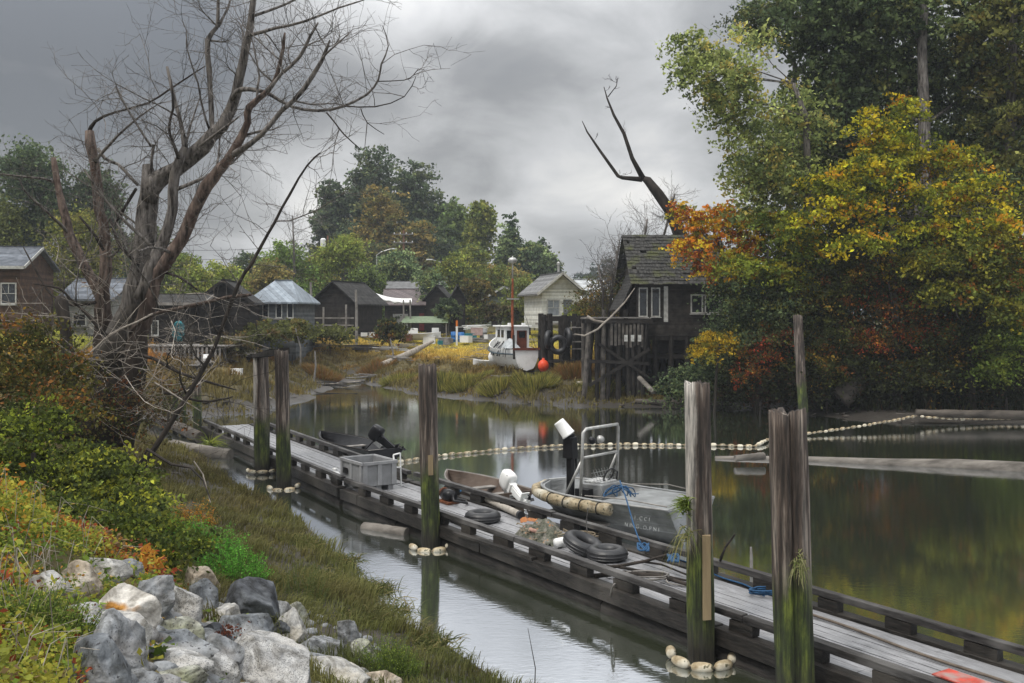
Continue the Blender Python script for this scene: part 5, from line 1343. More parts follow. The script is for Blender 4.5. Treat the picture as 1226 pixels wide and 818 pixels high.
# ------------------------------------------------------------------ boats
def hull_mesh(L_, B, depth, sheer, n=18, stern=.85, rocker=.15, flare=.22, thick=.05, deckz=None, bow_pow=1.7, bowfull=0.0, vee=.35, wexp=.55):
    """open hull, bow at +x; returns outer/inner skin MB. z=0 is the keel bottom amidships"""
    mb = MB(); secs = []; m = 7
    def section(u, inset):
        # half breadth at the sheer
        if u < .5: b = stern + (1 - stern) * math.sin(u / .5 * PI / 2)
        else: b = max(0.0, 1 - ((u - .5) / .5) ** bow_pow) * (1 - bowfull) + bowfull * math.sqrt(max(0, 1 - ((u - .5) / .5) ** 4))
        hb_ = B / 2 * b; zt = depth + sheer * max(0, (u - .35) / .65) ** 2; zk = rocker * max(0, (u - .55) / .45) ** 2 * depth * 2.2
        pts = []
        for k in range(m):
            s = k / (m - 1)           # 0 keel, 1 sheer
            w = (s ** wexp) * (1 - flare * (1 - s)) if s > 0 else 0
            y = hb_ * w; z = zk + (zt - zk) * (s ** (1 + vee))
            pts.append((max(y - inset, 0), z + (inset if k == 0 else 0)))
        return pts, zt
    for inset in (0.0, thick):
        rows = []
        for i in range(n + 1):
            u = i / n; pts, zt = section(u, inset); x = -L_ / 2 + L_ * u
            if inset: x = -L_ / 2 + thick + (L_ - 2.2 * thick) * u
            row = [(x, -y, z) for (y, z) in reversed(pts)] + [(x, y, z) for (y, z) in pts[1:]]
            rows.append(row)
        secs.append(rows)
    base = []
    for rows in secs:
        b = len(mb.v); base.append(b)
        for r in rows: mb.v += r
    M_ = 2 * m - 1
    for si, b in enumerate(base):
        for i in range(n):
            for k in range(M_ - 1): mb.f.append((b + i * M_ + k, b + (i + 1) * M_ + k, b + (i + 1) * M_ + k + 1, b + i * M_ + k + 1))
        mb.f.append(tuple(b + k for k in range(M_)))
    b0, b1 = base
    for i in range(n):
        for k in (0, M_ - 1): mb.f.append((b0 + i * M_ + k, b0 + (i + 1) * M_ + k, b1 + (i + 1) * M_ + k, b1 + i * M_ + k))
    mb.f.append((b0, b1, b1 + M_ - 1, b0 + M_ - 1))
    sheer_l = [secs[0][i][0] for i in range(n + 1)]; sheer_r = [secs[0][i][-1] for i in range(n + 1)]
    return mb, sheer_l, sheer_r

def outboard(t, loc, rotz, tilt, cowl, leg, s=1.0):
    """outboard motor as parts of the boat: cowling, leg with cavitation plate, propeller; tilted up about its clamp"""
    q = Matrix.Translation(Vector(loc)) @ Matrix.Rotation(rotz, 4, 'Z') @ Matrix.Rotation(tilt, 4, 'Y') @ Matrix.Scale(s, 4)
    def put(mb, name, m_, par, **k):
        mb.v = [tuple(q @ Vector(v)) for v in mb.v]; return mb.build(name, m_, par, **k)
    m = MB(); pr = [(.0, .62), (.12, .615), (.165, .585), (.185, .50), (.195, .36), (.19, .24), (.155, .20), (.0, .19)]; m.lathe(pr, 24)
    for i_, v_ in enumerate(m.v):       # squared-off plan, sloping top
        r_ = math.hypot(v_[0], v_[1])
        if r_ > 1e-6:
            c_, s_ = v_[0] / r_, v_[1] / r_; k_ = 1 / (abs(c_) ** 4 + abs(s_) ** 4) ** .25; m.v[i_] = (v_[0] * k_, v_[1] * k_, v_[2] - .16 * max(0, v_[0]) * (v_[2] > .4))

    m.v = [(v[0] * 1.15 - .05, v[1] * .70, v[2] * .82 + .04) for v in m.v]
    mo = put(m, 'outboard_motor', cowl, t, smooth=True)
    m = MB(); m.box((0, 0, .17), (.22, .17, .10)); m.box((-.02, .0, -.1), (.10, .12, .5)); m.add([(-.12, -.05, .22), (.10, -.05, .22), (.10, .05, .22), (-.12, .05, .22), (-.09, -.035, -.42), (.05, -.035, -.42), (.05, .035, -.42), (-.09, .035, -.42)], [(0, 1, 2, 3), (4, 7, 6, 5), (0, 4, 5, 1), (1, 5, 6, 2), (2, 6, 7, 3), (3, 7, 4, 0)])
    m.box((-.05, 0, -.32), (.34, .2, .02)); m.tube([(.1, 0, -.48), (-.18, 0, -.48)], [.03, .05], 10)
    m.add([(-.04, -.012, -.5), (.05, -.012, -.5), (.0, -.006, -.68), (-.04, .012, -.5), (.05, .012, -.5), (.0, .006, -.68)], [(0, 1, 2), (3, 5, 4), (0, 2, 5, 3), (1, 4, 5, 2), (0, 3, 4, 1)])
    put(m, 'motor_leg', leg, mo)
    m = MB()
    for k in range(3):
        a = k * 2 * PI / 3; ca, sa = math.cos(a), math.sin(a); m.add([(-.2, 0, -.48), (-.18, ca * .07 - sa * .05, -.48 + sa * .07 + ca * .05), (-.21, ca * .13, -.48 + sa * .13), (-.23, ca * .07 + sa * .05, -.48 + sa * .07 - ca * .05)], [(0, 1, 2, 3)])
    m.tube([(-.17, 0, -.48), (-.27, 0, -.48)], [.04, .02], 8); put(m, 'propeller', M['black_metal'], mo)
    m = MB(); m.box((.13, 0, .12), (.10, .22, .24)); put(m, 'clamp_bracket', M['alu'], mo)
    m = MB(); m.box((-.04, 0, .30), (.40, .235, .035)); m.box((-.235, 0, .45), (.03, .12, .10)); put(m, 'cowl_band', mat('grey_motor_trim', (.14, .14, .15), (.07, .07, .075), 5, .5, bump=.1), mo)
    m = MB(); m.tube([(.12, 0, .3), (.5, .02, .36), (.62, .02, .37)], [.02, .018, .026], 7); put(m, 'tiller', M['black_metal'], mo)

ALU_D = mat('scuffed_work_boat_hull', (.34, .35, .35), (.20, .205, .205), 2.4, .5, (1, 1, 2.2), .15, metal=.25, c3=(.11, .11, .10))
INNER = M['black_metal']

def text_on(name, body, size, loc, rot, m_, parent, ext=.004):
    cu = bpy.data.curves.new(name, 'FONT'); cu.body = body; cu.size = size; cu.extrude = ext; cu.align_x = 'CENTER'; cu.materials.append(m_)
    o = bpy.data.objects.new(name, cu); COL.objects.link(o); bpy.context.view_layer.update()
    me = bpy.data.meshes.new_from_object(o.evaluated_get(bpy.context.evaluated_depsgraph_get())); bpy.data.objects.remove(o)
    o = bpy.data.objects.new(name, me); COL.objects.link(o); o.parent = parent; o.location = loc; o.rotation_euler = rot; return o

def work_boat():
    """grey aluminium skiff moored outside the dock, blunt padded bow towards the left"""
    # blunt end (left) at px 640, far end beyond px 830
    a = onz(648, 630, .0); c = onz(814, 659, .0); ang = math.atan2(a.y - c.y, a.x - c.x)
    Lb = (a - c).length + .25; mid = (a + c) / 2 + Vector((.30, .85, 0))
    t = thing('work_boat', 'grey aluminium work boat with a fat tan foam bumper and pipe frame', 'boat', (mid.x, mid.y, -.17), ang)
    mb, sl, sr = hull_mesh(Lb, 2.05, .95, .10, n=26, stern=.93, rocker=.25, flare=.12, bow_pow=3.2, bowfull=.75, vee=.12)
    mb.build('hull', ALU_D, t, smooth=False)
    m = MB(); m.box((-Lb * .27, 0, .93), (Lb * .42, 1.84, .05)); m.build('deck', mat('dull_grey_deck', (.24, .25, .25), (.15, .155, .155), 3, .6, bump=.15), t)
    m = MB(); m.box((Lb * .18, 0, .42), (Lb * .5, 1.7, .05)); m.build('floorboards', M['greywood'], t)
    m = MB(); m.tube([(p[0], p[1], p[2] + .01) for p in sl], .03, 8); m.tube([(p[0], p[1], p[2] + .01) for p in sr], .03, 8); m.build('gunwale', M['alu'], t, smooth=True)
    for kz in (-2, -3, -4):
        m = MB(); m.tube([mb.v[i * 13 + 13 + kz] for i in range(27)], .012, 5); m.tube([mb.v[i * 13 - kz - 1] for i in range(27)], .012, 5); m.build('weld_seam', ALU_D, t)
    # foam bumper wrapped round the near side of the blunt bow
    pts = [p for p in sr if p[0] > -Lb * .16] + [p for p in reversed(sl) if p[0] > Lb * .40]
    nrm = [(p[0] + (.12 if abs(p[1]) < .8 else .02), p[1] * 1.07, p[2] - .12) for p in pts]
    m = MB(); m.tube(nrm, [.12 + .012 * math.sin(i * 2.1) for i in range(len(nrm))], 14, irr=.08, seed=2); bo = m.build('bumper', M['float'], t, smooth=True)
    m = MB()
    for i in (2, 5, 8, 11):
        if i < len(nrm) - 1:
            dd = Vector(nrm[i + 1]) - Vector(nrm[i]); q = dd.to_track_quat('Z', 'Y').to_matrix(); m.torus(nrm[i], .128, .012, 18, 5, q)
    m.build('lashing', M['dark_rope'], bo)
    # console, pipe frame, post with white bucket over a black engine head
    cx = Lb * .16
    m = MB(); m.box((cx - .1, -.1, .78), (.62, .78, .75), None, .01); con = m.build('console', M['alu'], t, bevel=.03)
    m = MB(); m.box((cx - .1, -.1, 1.175), (.5, .6, .03)); m.build('clutter_tray', mat('speckled_white_tray', (.62, .62, .6), (.2, .2, .2), 22, .6, bump=.3), con)
    fr = MB(); z0, z1 = .95, 2.42
    F1 = [(cx + .42, .72, z0 - .2), (cx + .36, .70, z1 - .08), (cx + .33, .62, z1), (cx + .33, -.62, z1), (cx + .36, -.70, z1 - .08), (cx + .42, -.72, z0 - .2)]
    F1 = [(p[0] - .55, p[1], p[2]) for p in F1]
    fr.tube(F1, .035, 9); fr.tube([(cx - .16, .70, 1.78), (cx - .16, -.70, 1.78)], .03, 8)
    fr.tube([(cx + .35, .75, z0 - .2), (cx - .17, .69, 1.76)], .03, 8); fr.tube([(cx + .35, -.75, z0 - .2), (cx - .17, -.69, 1.76)], .03, 8)
    fr.build('pipe_frame', M['galv'], t, smooth=True)
    for y, mt in ((-.05, 'galv'), (.28, 'black_metal')):
        m = MB(); m.lathe([(0, 0), (.06, .01), (.085, .06), (.085, .12), (0, .12)], 14, (cx - .22, y, 2.12), 'x'); m.build('deck_lamp', M[mt], t, smooth=True)
    m = MB(); m.box((cx + .28, .52, 1.2), (.14, .14, 1.5)); m.box((cx + .28, .52, 1.95), (.22, .24, .46), None, .02); m.box((cx + .30, .52, 2.2), (.16, .18, .14)); m.tube([(cx + .2, .4, 1.35), (cx + .25, .36, 1.75)], .03, 7); m.build('winch_post', M['black_metal'], t, bevel=.02)
    q = Matrix.Translation(Vector((cx + .36, .56, 2.30))) @ Matrix.Rotation(.55, 4, 'Y') @ Matrix.Rotation(-.35, 4, 'X')
    m = MB(); m.lathe([(0, .30), (.118, .30), (.125, .285), (.128, .25), (.15, -.05), (.158, -.055), (.158, -.085), (.14, -.085)], 24); m.v = [tuple(q @ Vector(v)) for v in m.v]
    bk = thing('bucket', 'upturned white plastic bucket over the top of the boat winch post', 'bucket', t.location, ang)
    m.build('shell', M['white_plastic'], bk, smooth=True)
    m = MB(); m.box((cx + .0, .35, .8), (.35, .3, .5)); m.tube([(cx - .25, -.5, .9), (cx - .3, -.5, 1.35), (cx - .2, -.45, 1.4)], .02, 7); m.torus((cx - .3, -.15, 1.32), .17, .018, 18, 6, Euler((0, 1.1, 0)).to_matrix()); m.build('steering_wheel', M['black_metal'], t)
    # net mesh panel
    m = MB()
    for k in range(9): m.tube([(cx - .3 - k * .02, -.55 + k * .11, 1.0), (cx - .2, -.55 + k * .11, 1.48)], .006, 4)
    for k in range(5): m.tube([(cx - .28 + k * .02, -.6, 1.05 + k * .09), (cx - .28 + k * .02, .4, 1.05 + k * .09)], .006, 4)
    m.build('wire_guard', M['alu'], t)
    # registration marks on the side, as worn as in life
    pa = mat('worn_white_lettering', (.40, .41, .40), (.24, .25, .25), 30, .7, bump=0)
    yy = 2.05 / 2
    text_on('lettering', 'A I . C C I', .115, (-Lb * .33, yy * 1.0 + .012, .70), (PI / 2 - .10, 0, PI), pa, t)
    text_on('lettering', 'N IN G . O. P N I', .115, (-Lb * .34, yy * 1.0 + .002, .52), (PI / 2 - .10, 0, PI), pa, t)
    # stanchions/rails along deck
    m = MB(); m.tube([(Lb * .05, .95, 1.02), (-Lb * .2, .92, 1.06), (-Lb * .48, .9, 1.02)], .014, 6); m.tube([(Lb * .05, -.95, 1.02), (-Lb * .2, -.92, 1.12), (-Lb * .48, -.9, 1.02)], .014, 6); m.build('deck_line', M['greywood'], t)
    return t, Lb
WB, WBL = work_boat()

def skiff(label, a, c, beam, depth, mt, draft, motor, sheer=.12, inner=None):
    """a: stern point on the water, c: bow point"""
    a, c = Vector(a), Vector(c); ang = math.atan2(c.y - a.y, c.x - a.x); L_ = (c - a).length; mid = (a + c) / 2
    t = thing('skiff', label, 'boat', (mid.x, mid.y, -draft), ang, 'small open skiffs')
    mb, sl, sr = hull_mesh(L_, beam, depth, sheer, n=16, stern=.85, bow_pow=2.1, rocker=.2)
    mb.build('hull', mt, t)
    m = MB(); m.tube([(p[0], p[1], p[2]) for p in sl], .022, 6); m.tube(sr, .022, 6); m.build('gunwale', M['greywood'] if inner is None else inner, t)
    for x in (-.28, .02): m = MB(); m.box((L_ * x, 0, depth * .68), (.26, beam * .84, .035)); m.build('thwart', M['greywood'], t)
    m = MB(); m.box((-L_ * .1, 0, depth * .3), (L_ * .6, beam * .6, .03)); m.build('floorboards', M['darkwood'], t)
    return t, L_
rb_ = mat('brown_painted_hull', (.085, .055, .04), (.04, .028, .02), 3, .6, bump=.2, c3=(.12, .09, .07))
t, L_ = skiff('small brown open skiff with a white outboard tilted up at its stern', onz(617, 607, 0), onz(535, 583, 0), 1.35, .48, rb_, .12, None)
outboard(t, (-L_ / 2 - .08, .05, .50), .0, 1.08, M['white_paint'], M['white_plastic'], 1.15)
t, L_ = skiff('small black skiff with a black outboard moored behind the grey tote', onz(462, 556, 0), onz(383, 536, 0), 1.5, .58, M['black_metal'], .10, None, inner=M['darkwood'])
outboard(t, (-L_ / 2 + .5, -.25, .70), .6, .95, M['black_metal'], M['black_metal'], 1.2)

def fishing_boat():
    d = 61.0; b = P(612, 449, d); b.z = hz(b.x, b.y) - .02
    t = thing('fishing_boat', 'white fishing boat with rust-red mast aground on the golden marsh', 'boat', b, PI / 2 + .30)
    mb, sl, sr = hull_mesh(6.2, 2.5, 1.25, .65, n=22, stern=.66, bow_pow=2.2, rocker=.15, flare=.10, vee=.25, wexp=.33)
    mb.build('hull', M['white_paint'], t, smooth=False)
    m = MB(); m.tube([(p[0], p[1] * 1.01, p[2] - .28) for p in sl], .05, 6); m.tube([(p[0], p[1] * 1.01, p[2] - .28) for p in sr], .05, 6); m.build('rub_rail', mat('dull_blue_grey_stripe', (.10, .13, .15), (.05, .07, .08), 3), t)
    m = MB(); m.box((.2, 0, 1.0), (5, 1.5, .08)); m.build('deck', M['greywood'], t)
    m = MB(); m.box((-3.13, 0, 1.28), (.08, 1.66, .14)); m.build('transom_cap', mat('red_brown_varnish', (.16, .045, .025), (.08, .025, .015), 4, .5), t)
    # cabin
    cab = MB(); cab.box((-.2, 0, 1.8), (2.0, 1.55, 1.5)); cb = cab.build('cabin', M['white_paint'], t)
    m = MB(); m.box((-.2, 0, 2.60), (2.3, 1.85, .09)); m.build('cabin_roof', M['white_plastic'], cb, bevel=.02)
    m = MB(); m.box((-1.22, -.30, 1.72), (.06, .62, 1.25)); m.build('cabin_door', mat('red_brown_varnish', (.16, .045, .025), (.08, .025, .015), 4, .5), cb)
    m = MB(); m.box((-1.215, .42, 2.1), (.05, .46, .5)); m.build('window', GLASS, cb)
    m = MB(); m.box((-1.25, -.3, 2.1), (.04, .4, .4)); m.build('window', GLASS, cb)
    for y in (-1,): pass
    for x in (-.75, .05): m = MB(); m.box((x, .785, 2.15), (.5, .03, .45)); m.build('window', GLASS, cb)
    for y in (.35, -.55):
        m = MB(); m.box((-.8, y, 2.72), (.25, .18, .16)); m.build('roof_light', M['white_plastic'], cb)
    # mast of rusty pipe
    H = P(0, 308, d).z - b.z
    m = MB(); m.tube([(-1.35, .35, 1.0), (-1.32, .33, H * .55), (-1.28, .3, H * .8)], [.085, .08, .06], 9); ms = m.build('mast', mat('rust_red_mast', (.33, .09, .035), (.14, .04, .02), 3, .7), t)
    m = MB(); m.tube([(-1.28, .3, H * .8), (-1.26, .3, H)], [.05, .03], 7); m.lathe([(.0, 0), (.22, .06), (.3, .22), (.2, .36), (0, .4)], 12, (-1.26, .3, H * .93)); m.build('radar_reflector', M['galv'], ms, smooth=True)
    m = MB(); m.box((-1.35, .3, H * .62), (.12, .75, .08)); m.build('crosstree', M['galv'], ms)
    m = MB(); m.tube([(-1.3, .3, H * .9), (2.9, 0, 1.9)], .012, 4); m.tube([(-1.3, .3, H * .8), (-3.1, -.6, 1.3)], .012, 4); m.tube([(-1.3, .3, H * .8), (-.4, 1.2, 1.3)], .012, 4); m.build('rigging', M['black_metal'], ms)
    # dark poles on the stern corners
    for y in (-.78, .78): m = MB(); m.tube([(-3.1, y, .7), (-3.0, y, 2.1)], .07, 7); m.build('stern_post', M['darkwood'], t)
    # crumpled tarp and ropes over the side deck
    m = MB(); rnd = random.Random(2)
    for k in range(14):
        x = rnd.uniform(-2.6, .4); m.tube([(x, .75, 1.35 + rnd.uniform(0, .4)), (x + rnd.uniform(-.3, .3), 1.12, 1.25), (x + rnd.uniform(-.4, .4), 1.18, .8)], [.02] * 3, 5)
    m.build('side_lines', M['black_metal'], t)
    n = 10; m = MB(); vv = []
    for i in range(n + 1):
        for j in range(n + 1):
            u, v = i / n, j / n; vv.append((-2.7 + 1.7 * u, .2 + .88 * v, 1.32 + .55 * math.sin(u * PI) * math.sin(v * PI) + .10 * pnoise(Vector((u * 6, v * 6, 2)))))
    m.add(vv, [(i * (n + 1) + j, i * (n + 1) + j + 1, (i + 1) * (n + 1) + j + 1, (i + 1) * (n + 1) + j) for i in range(n) for j in range(n)]); m.build('tarp', mat('pale_wrinkled_tarp', (.45, .47, .48), (.28, .30, .31), 6, .5, bump=.6), t, smooth=True)
fishing_boat()
# orange buoy
b = P(650.5, 438, 57.0); t = thing('buoy', 'round orange-red buoy hanging beside the white fishing boat', 'buoy', b)
m = MB(); r = .32
m.lathe([(.0, -r * 1.0)] + [(r * math.sin(a), -r * math.cos(a) * 1.12) for a in np.linspace(.25, PI - .3, 12)] + [(.07, r * 1.2), (.07, r * 1.4), (0, r * 1.4)], 20); m.build('ball', mat('orange_red_vinyl', (.75, .085, .03), (.6, .06, .02), 3, .4, bump=0), t, smooth=True)
m = MB(); m.tube([(0, 0, r * 1.35), (-.3, .3, .9), (-.7, .7, 1.1)], .018, 5); m.build('line', M['dark_rope'], t)
# small white dinghy left of the boat
d = 63; b = gp(583, d); t = thing('dinghy', 'small white dinghy with a covered motor just left of the fishing boat', 'boat', (b.x, b.y, b.z + .25), PI * .9, 'small beached dinghies')
mb, sl, sr = hull_mesh(1.9, .9, .4, .1, n=12); mb.build('hull', M['white_paint'], t)
m = MB(); m.lathe([(0, 0), (.2, .05), (.26, .3), (.18, .55), (0, .62)], 14, (-.35, 0, .35)); m.build('motor_cover', M['white_plastic'], t, smooth=True)
d = 66; b = gp(262, d - 4); t = thing('dinghy', 'upturned grey skiff lying on the grass left of the leading walkway', 'boat', (b.x, b.y, b.z + .55), 1.15, 'small beached dinghies')
mb, sl, sr = hull_mesh(3.2, 1.2, .45, .1, n=12); mb.v = [(x, y, -z) for x, y, z in mb.v]; mb.build('hull', mat('pale_grey_boat_paint', (.36, .38, .40), (.25, .26, .28), 3, .5), t)
m = MB(); m.box((0, 0, -.47), (2.9, .06, .07)); m.build('keel', M['greywood'], t)
d = 86; b = gp(503, d); t = thing('dinghy', 'white dinghy lying behind the golden grass by the workshop', 'boat', (b.x, b.y, b.z + .3), .1, 'small beached dinghies')
mb, sl, sr = hull_mesh(3.6, 1.3, .6, .15, n=12); mb.build('hull', M['white_paint'], t)
m = MB(); m.box((-.6, 0, .8), (.8, .8, .5)); m.build('cuddy', M['white_plastic'], t, bevel=.03)
# ------------------------------------------------------------------ things on and by the dock
DZ = DK + .01
uD = (RB - RA).normalized(); aD = math.atan2(uD.y, uD.x)
def on_deck(px, py): return onz(px, py, DZ)
# fish tote
p = on_deck(441, 583); t = thing('fish_tote', 'grey plastic fish tote standing on the dock behind the mid-dock pile', 'bin', p, aD + .02)
W_, D_, H_ = 1.22, .92, .70
m = MB(); th = .05
m.box((0, -D_ / 2 + th / 2, .12 + (H_ - .12) / 2), (W_, th, H_ - .12)); m.box((0, D_ / 2 - th / 2, .12 + (H_ - .12) / 2), (W_, th, H_ - .12))
m.box((-W_ / 2 + th / 2, 0, .12 + (H_ - .12) / 2), (th, D_ - 2 * th, H_ - .12)); m.box((W_ / 2 - th / 2, 0, .12 + (H_ - .12) / 2), (th, D_ - 2 * th, H_ - .12)); m.box((0, 0, .15), (W_ - 2 * th, D_ - 2 * th, .05))
m.build('tub', M['tote'], t)
m = MB()
for s in (-1, 1):
    for x in (-W_ / 2 + .07, 0, W_ / 2 - .07): m.box((x, s * (D_ / 2 + .012), .41), (.11, .03, .56))
    for y in (-D_ / 2 + .07, 0, D_ / 2 - .07): m.box((s * (W_ / 2 + .012), y, .41), (.03, .11, .56))
    m.box((0, s * (D_ / 2 + .015), .68), (W_ + .06, .045, .07)); m.box((s * (W_ / 2 + .015), 0, .68), (.045, D_ - .03, .07))
m.build('rim_and_ribs', mat('lighter_grey_plastic', (.34, .345, .35), (.25, .25, .255), 3, .5, bump=.1), t)
for y in (-.33, 0, .33): m = MB(); m.box((0, y, .055), (W_ - .05, .14, .11)); m.build('foot', M['tote'], t)
m = MB(); m.box((.3, D_ / 2 + .03, .42), (.26, .012, .14)); m.build('vent_grille', M['black_metal'], t)
# white metal frame leaning on the tote
p = on_deck(474, 583); t = thing('metal_frame', 'small white tubular frame leaning on the end of the tote', 'frame', p, aD)
m = MB(); m.tube([(.02, .2, .02), (-.2, .12, .34), (-.06, .1, .82)], .022, 7); m.tube([(-.05, -.12, .02), (-.08, -.08, .85)], .02, 7); m.tube([(-.06, .1, .82), (-.08, -.08, .85)], .02, 7); m.tube([(-.1, .12, .5), (-.08, -.1, .5)], .016, 6); m.build('tubes', M['white_plastic'], t)

def tyre(label, px, py, R, r, rot=(0, 0, 0), dz=0.0):
    p = on_deck(px, py); t = thing('tyre', label, 'tyre', (p.x, p.y, p.z + r * .8 + dz), 0, 'black tyres lying on the dock'); m = MB(); q = Euler(rot).to_matrix()
    m.torus((0, 0, 0), R, r, 36, 12, q, 1.0); m.build('tyre_body', M['black_rubber'], t, smooth=True)
    g = MB()
    for k in range(-1, 2): g.torus(tuple(q @ Vector((0, 0, k * r * .45))), R + r * (.86 if k else .98), .012, 36, 5, q)
    g.build('tread', M['black_rubber'], t)
tyre('worn tyre lying flat by the roll of pipe, farthest of the dock tyres', 578, 624, .26, .12)
tyre('tyre half leaning on another beside the heap of net', 699, 662, .27, .125, (.15, .35, 0), .06)
tyre('shiny tyre lying flat nearest the bundle of sticks', 727, 669, .25, .12)
# roll of pipe / pole with pale end
a, b = on_deck(557, 590), on_deck(622, 621); t = thing('pipe', 'long pale plastic pipe lying along the far rail of the dock', 'pipe', a)
m = MB(); m.tube([(0, 0, .09)] + [((b - a) * k + Vector((0, 0, .09))) for k in (.33, .66, 1)], .075, 14); m.build('pipe_wall', mat('dirty_cream_pipe', (.48, .44, .38), (.30, .27, .23), 5, .5, bump=.1), t, smooth=True)
m = MB(); m.tube([(b - a) + Vector((0, 0, .09)), (b - a) * 1.03 + Vector((0, 0, .09))], .085, 14); m.build('dark_sleeve', M['black_rubber'], t)
# planks along the left side of the deck
for (q0, q1, w, lab) in (((500, 604), (556, 630), .16, 'dark plank along the near edge of the deck before the tyres'), ((545, 640), (640, 672), .14, 'second dark plank lying beside the near rail under the net heap')):
    a, b = on_deck(*q0), on_deck(*q1); t = thing('plank', lab, 'plank', a, 0, 'loose planks on the dock'); m = MB(); m.beam((0, 0, .04), tuple((b - a) + Vector((0, 0, .04))), w, .05, .006); m.build('board', M['beam'], t)
# dark pump with blue cloth
p = on_deck(537, 602); t = thing('water_pump', 'small black pump with hose beside the mid-dock pile', 'pump', p, aD)
m = MB(); m.lathe([(0, -.2), (.13, -.19), (.15, 0), (.13, .17), (0, .18)], 14, (0, 0, .17), 'x'); m.build('pump_body', M['black_metal'], t, smooth=True)
m = MB(); m.box((0, 0, .03), (.5, .3, .05)); m.torus((.22, 0, .2), .1, .03, 16, 7, Euler((0, PI / 2, 0)).to_matrix()); m.build('pump_base', M['rust'], t)
m = MB(); m.tube([(-.2, 0, .2), (-.4, .1, .12), (-.5, -.2, .05), (-.2, -.35, .04), (.2, -.3, .04)], .03, 7); m.build('hose', M['black_rubber'], t, smooth=True)
p = on_deck(544, 590); t = thing('cloth', 'crumpled blue rag behind the black pump', 'cloth', p)
n = 9; vv = [(-.18 + .36 * i / n, -.18 + .36 * j / n, .03 + .13 * abs(pnoise(Vector((i * .5, j * .5, 3)))) + .10 * math.sin(i / n * PI) * math.sin(j / n * PI)) for i in range(n + 1) for j in range(n + 1)]
m = MB(); m.add(vv, [(i * (n + 1) + j, i * (n + 1) + j + 1, (i + 1) * (n + 1) + j + 1, (i + 1) * (n + 1) + j) for i in range(n) for j in range(n)]); m.build('fabric', mat('faded_blue_fabric', (.03, .12, .24), (.02, .06, .13), 9, .9, bump=.5), t, smooth=True)
# white tied bag at the tote
p = on_deck(401, 574); t = thing('bag', 'small tied white bag by the near corner of the tote', 'bag', p)
m = MB(); m.lathe([(0, 0), (.13, .01), (.16, .1), (.1, .19), (.03, .24), (.07, .29), (0, .3)], 12); m.v = [(x * (1 + .2 * pnoise(Vector((x * 9, y * 9, z * 9)))), y, z) for x, y, z in m.v]; m.build('sack', M['white_plastic'], t, smooth=True)

# heap of net, rope and cloth
def heap(name, label, cat, p, rx, ry, h, material, seed, lump=.35, group=None):
    t = thing(name, label, cat, p, aD, group); n = 26; vv = []
    for i in range(n + 1):
        for j in range(n + 1):
            u, v = -1 + 2 * i / n, -1 + 2 * j / n; r = math.hypot(u, v)
            ed = 1 + .25 * pnoise(Vector((u * 1.5, v * 1.5, seed)))
            z = h * max(0, 1 - (r / ed) ** 2) ** .6 * (1 + lump * 2 * pnoise(Vector((u * 2.6, v * 2.6, seed * 2)))) + (.03 * pnoise(Vector((u * 9, v * 9, seed))) if r < 1 else 0)
            vv.append((u * rx, v * ry, z - .01))
    m = MB(); m.add(vv, [(i * (n + 1) + j, i * (n + 1) + j + 1, (i + 1) * (n + 1) + j + 1, (i + 1) * (n + 1) + j) for i in range(n) for j in range(n) if math.hypot(-1 + 2 * (i + .5) / n, -1 + 2 * (j + .5) / n) < 1.08])
    m.build('heap', material, t, smooth=True); return t
NET = mat('tangled_net', (.17, .17, .13), (.05, .055, .04), 24, .95, bump=1.0, c3=(.24, .22, .19), spots=((.45, .2, .06), 9, .66))
hp = heap('net_heap', 'heap of grey-green net with an orange cloth, beside the two near tyres', 'net', on_deck(648, 645), .62, .42, .30, NET, 3)
m = MB(); rnd = random.Random(6)
for k in range(30):
    a = rnd.uniform(0, 6.28); r = rnd.uniform(.1, .45); c = Vector((math.cos(a) * r, math.sin(a) * r * .6, .22 - r * .25)); pts = [c]
    for i in range(5): c = c + Vector((rnd.gauss(0, .09), rnd.gauss(0, .09), rnd.gauss(0, .03))); pts.append(c)
    m.tube(pts, .012, 5)
m.build('net_lines', M['rope'], hp)
m = MB()
for k in range(7): a = rnd.uniform(0, 6.28); float_lump((math.cos(a) * .35, math.sin(a) * .25, .2), (rnd.random(), rnd.random(), .2), .12, .04, m)
m.build('net_corks', mat('faded_pink_cork', (.42, .25, .2), (.28, .17, .13), 6), hp)
p = on_deck(633, 636); t = thing('cloth', 'orange-brown rag lying on top of the net heap', 'cloth', (p.x, p.y, p.z + .25))
vv = [(-.17 + .34 * i / n, -.14 + .28 * j / n, .0 + .07 * pnoise(Vector((i * .6, j * .6, 8))) - .1 * ((i / n - .5) ** 2 + (j / n - .5) ** 2)) for i in range(n + 1) for j in range(n + 1)]
m = MB(); m.add(vv, [(i * (n + 1) + j, i * (n + 1) + j + 1, (i + 1) * (n + 1) + j + 1, (i + 1) * (n + 1) + j) for i in range(n) for j in range(n)]); m.build('fabric', mat('orange_brown_fabric', (.42, .17, .06), (.22, .10, .05), 9, .9, bump=.5), t, smooth=True)
p = on_deck(672, 655); t = thing('jug', 'white plastic jug on its side between net heap and tyre', 'jug', (p.x, p.y, p.z + .09), .6)
m = MB(); m.lathe([(0, -.14), (.085, -.13), (.09, .04), (.05, .11), (.025, .13), (.025, .17), (0, .17)], 14, (0, 0, 0), 'x'); m.build('jug_body', M['white_plastic'], t, smooth=True)

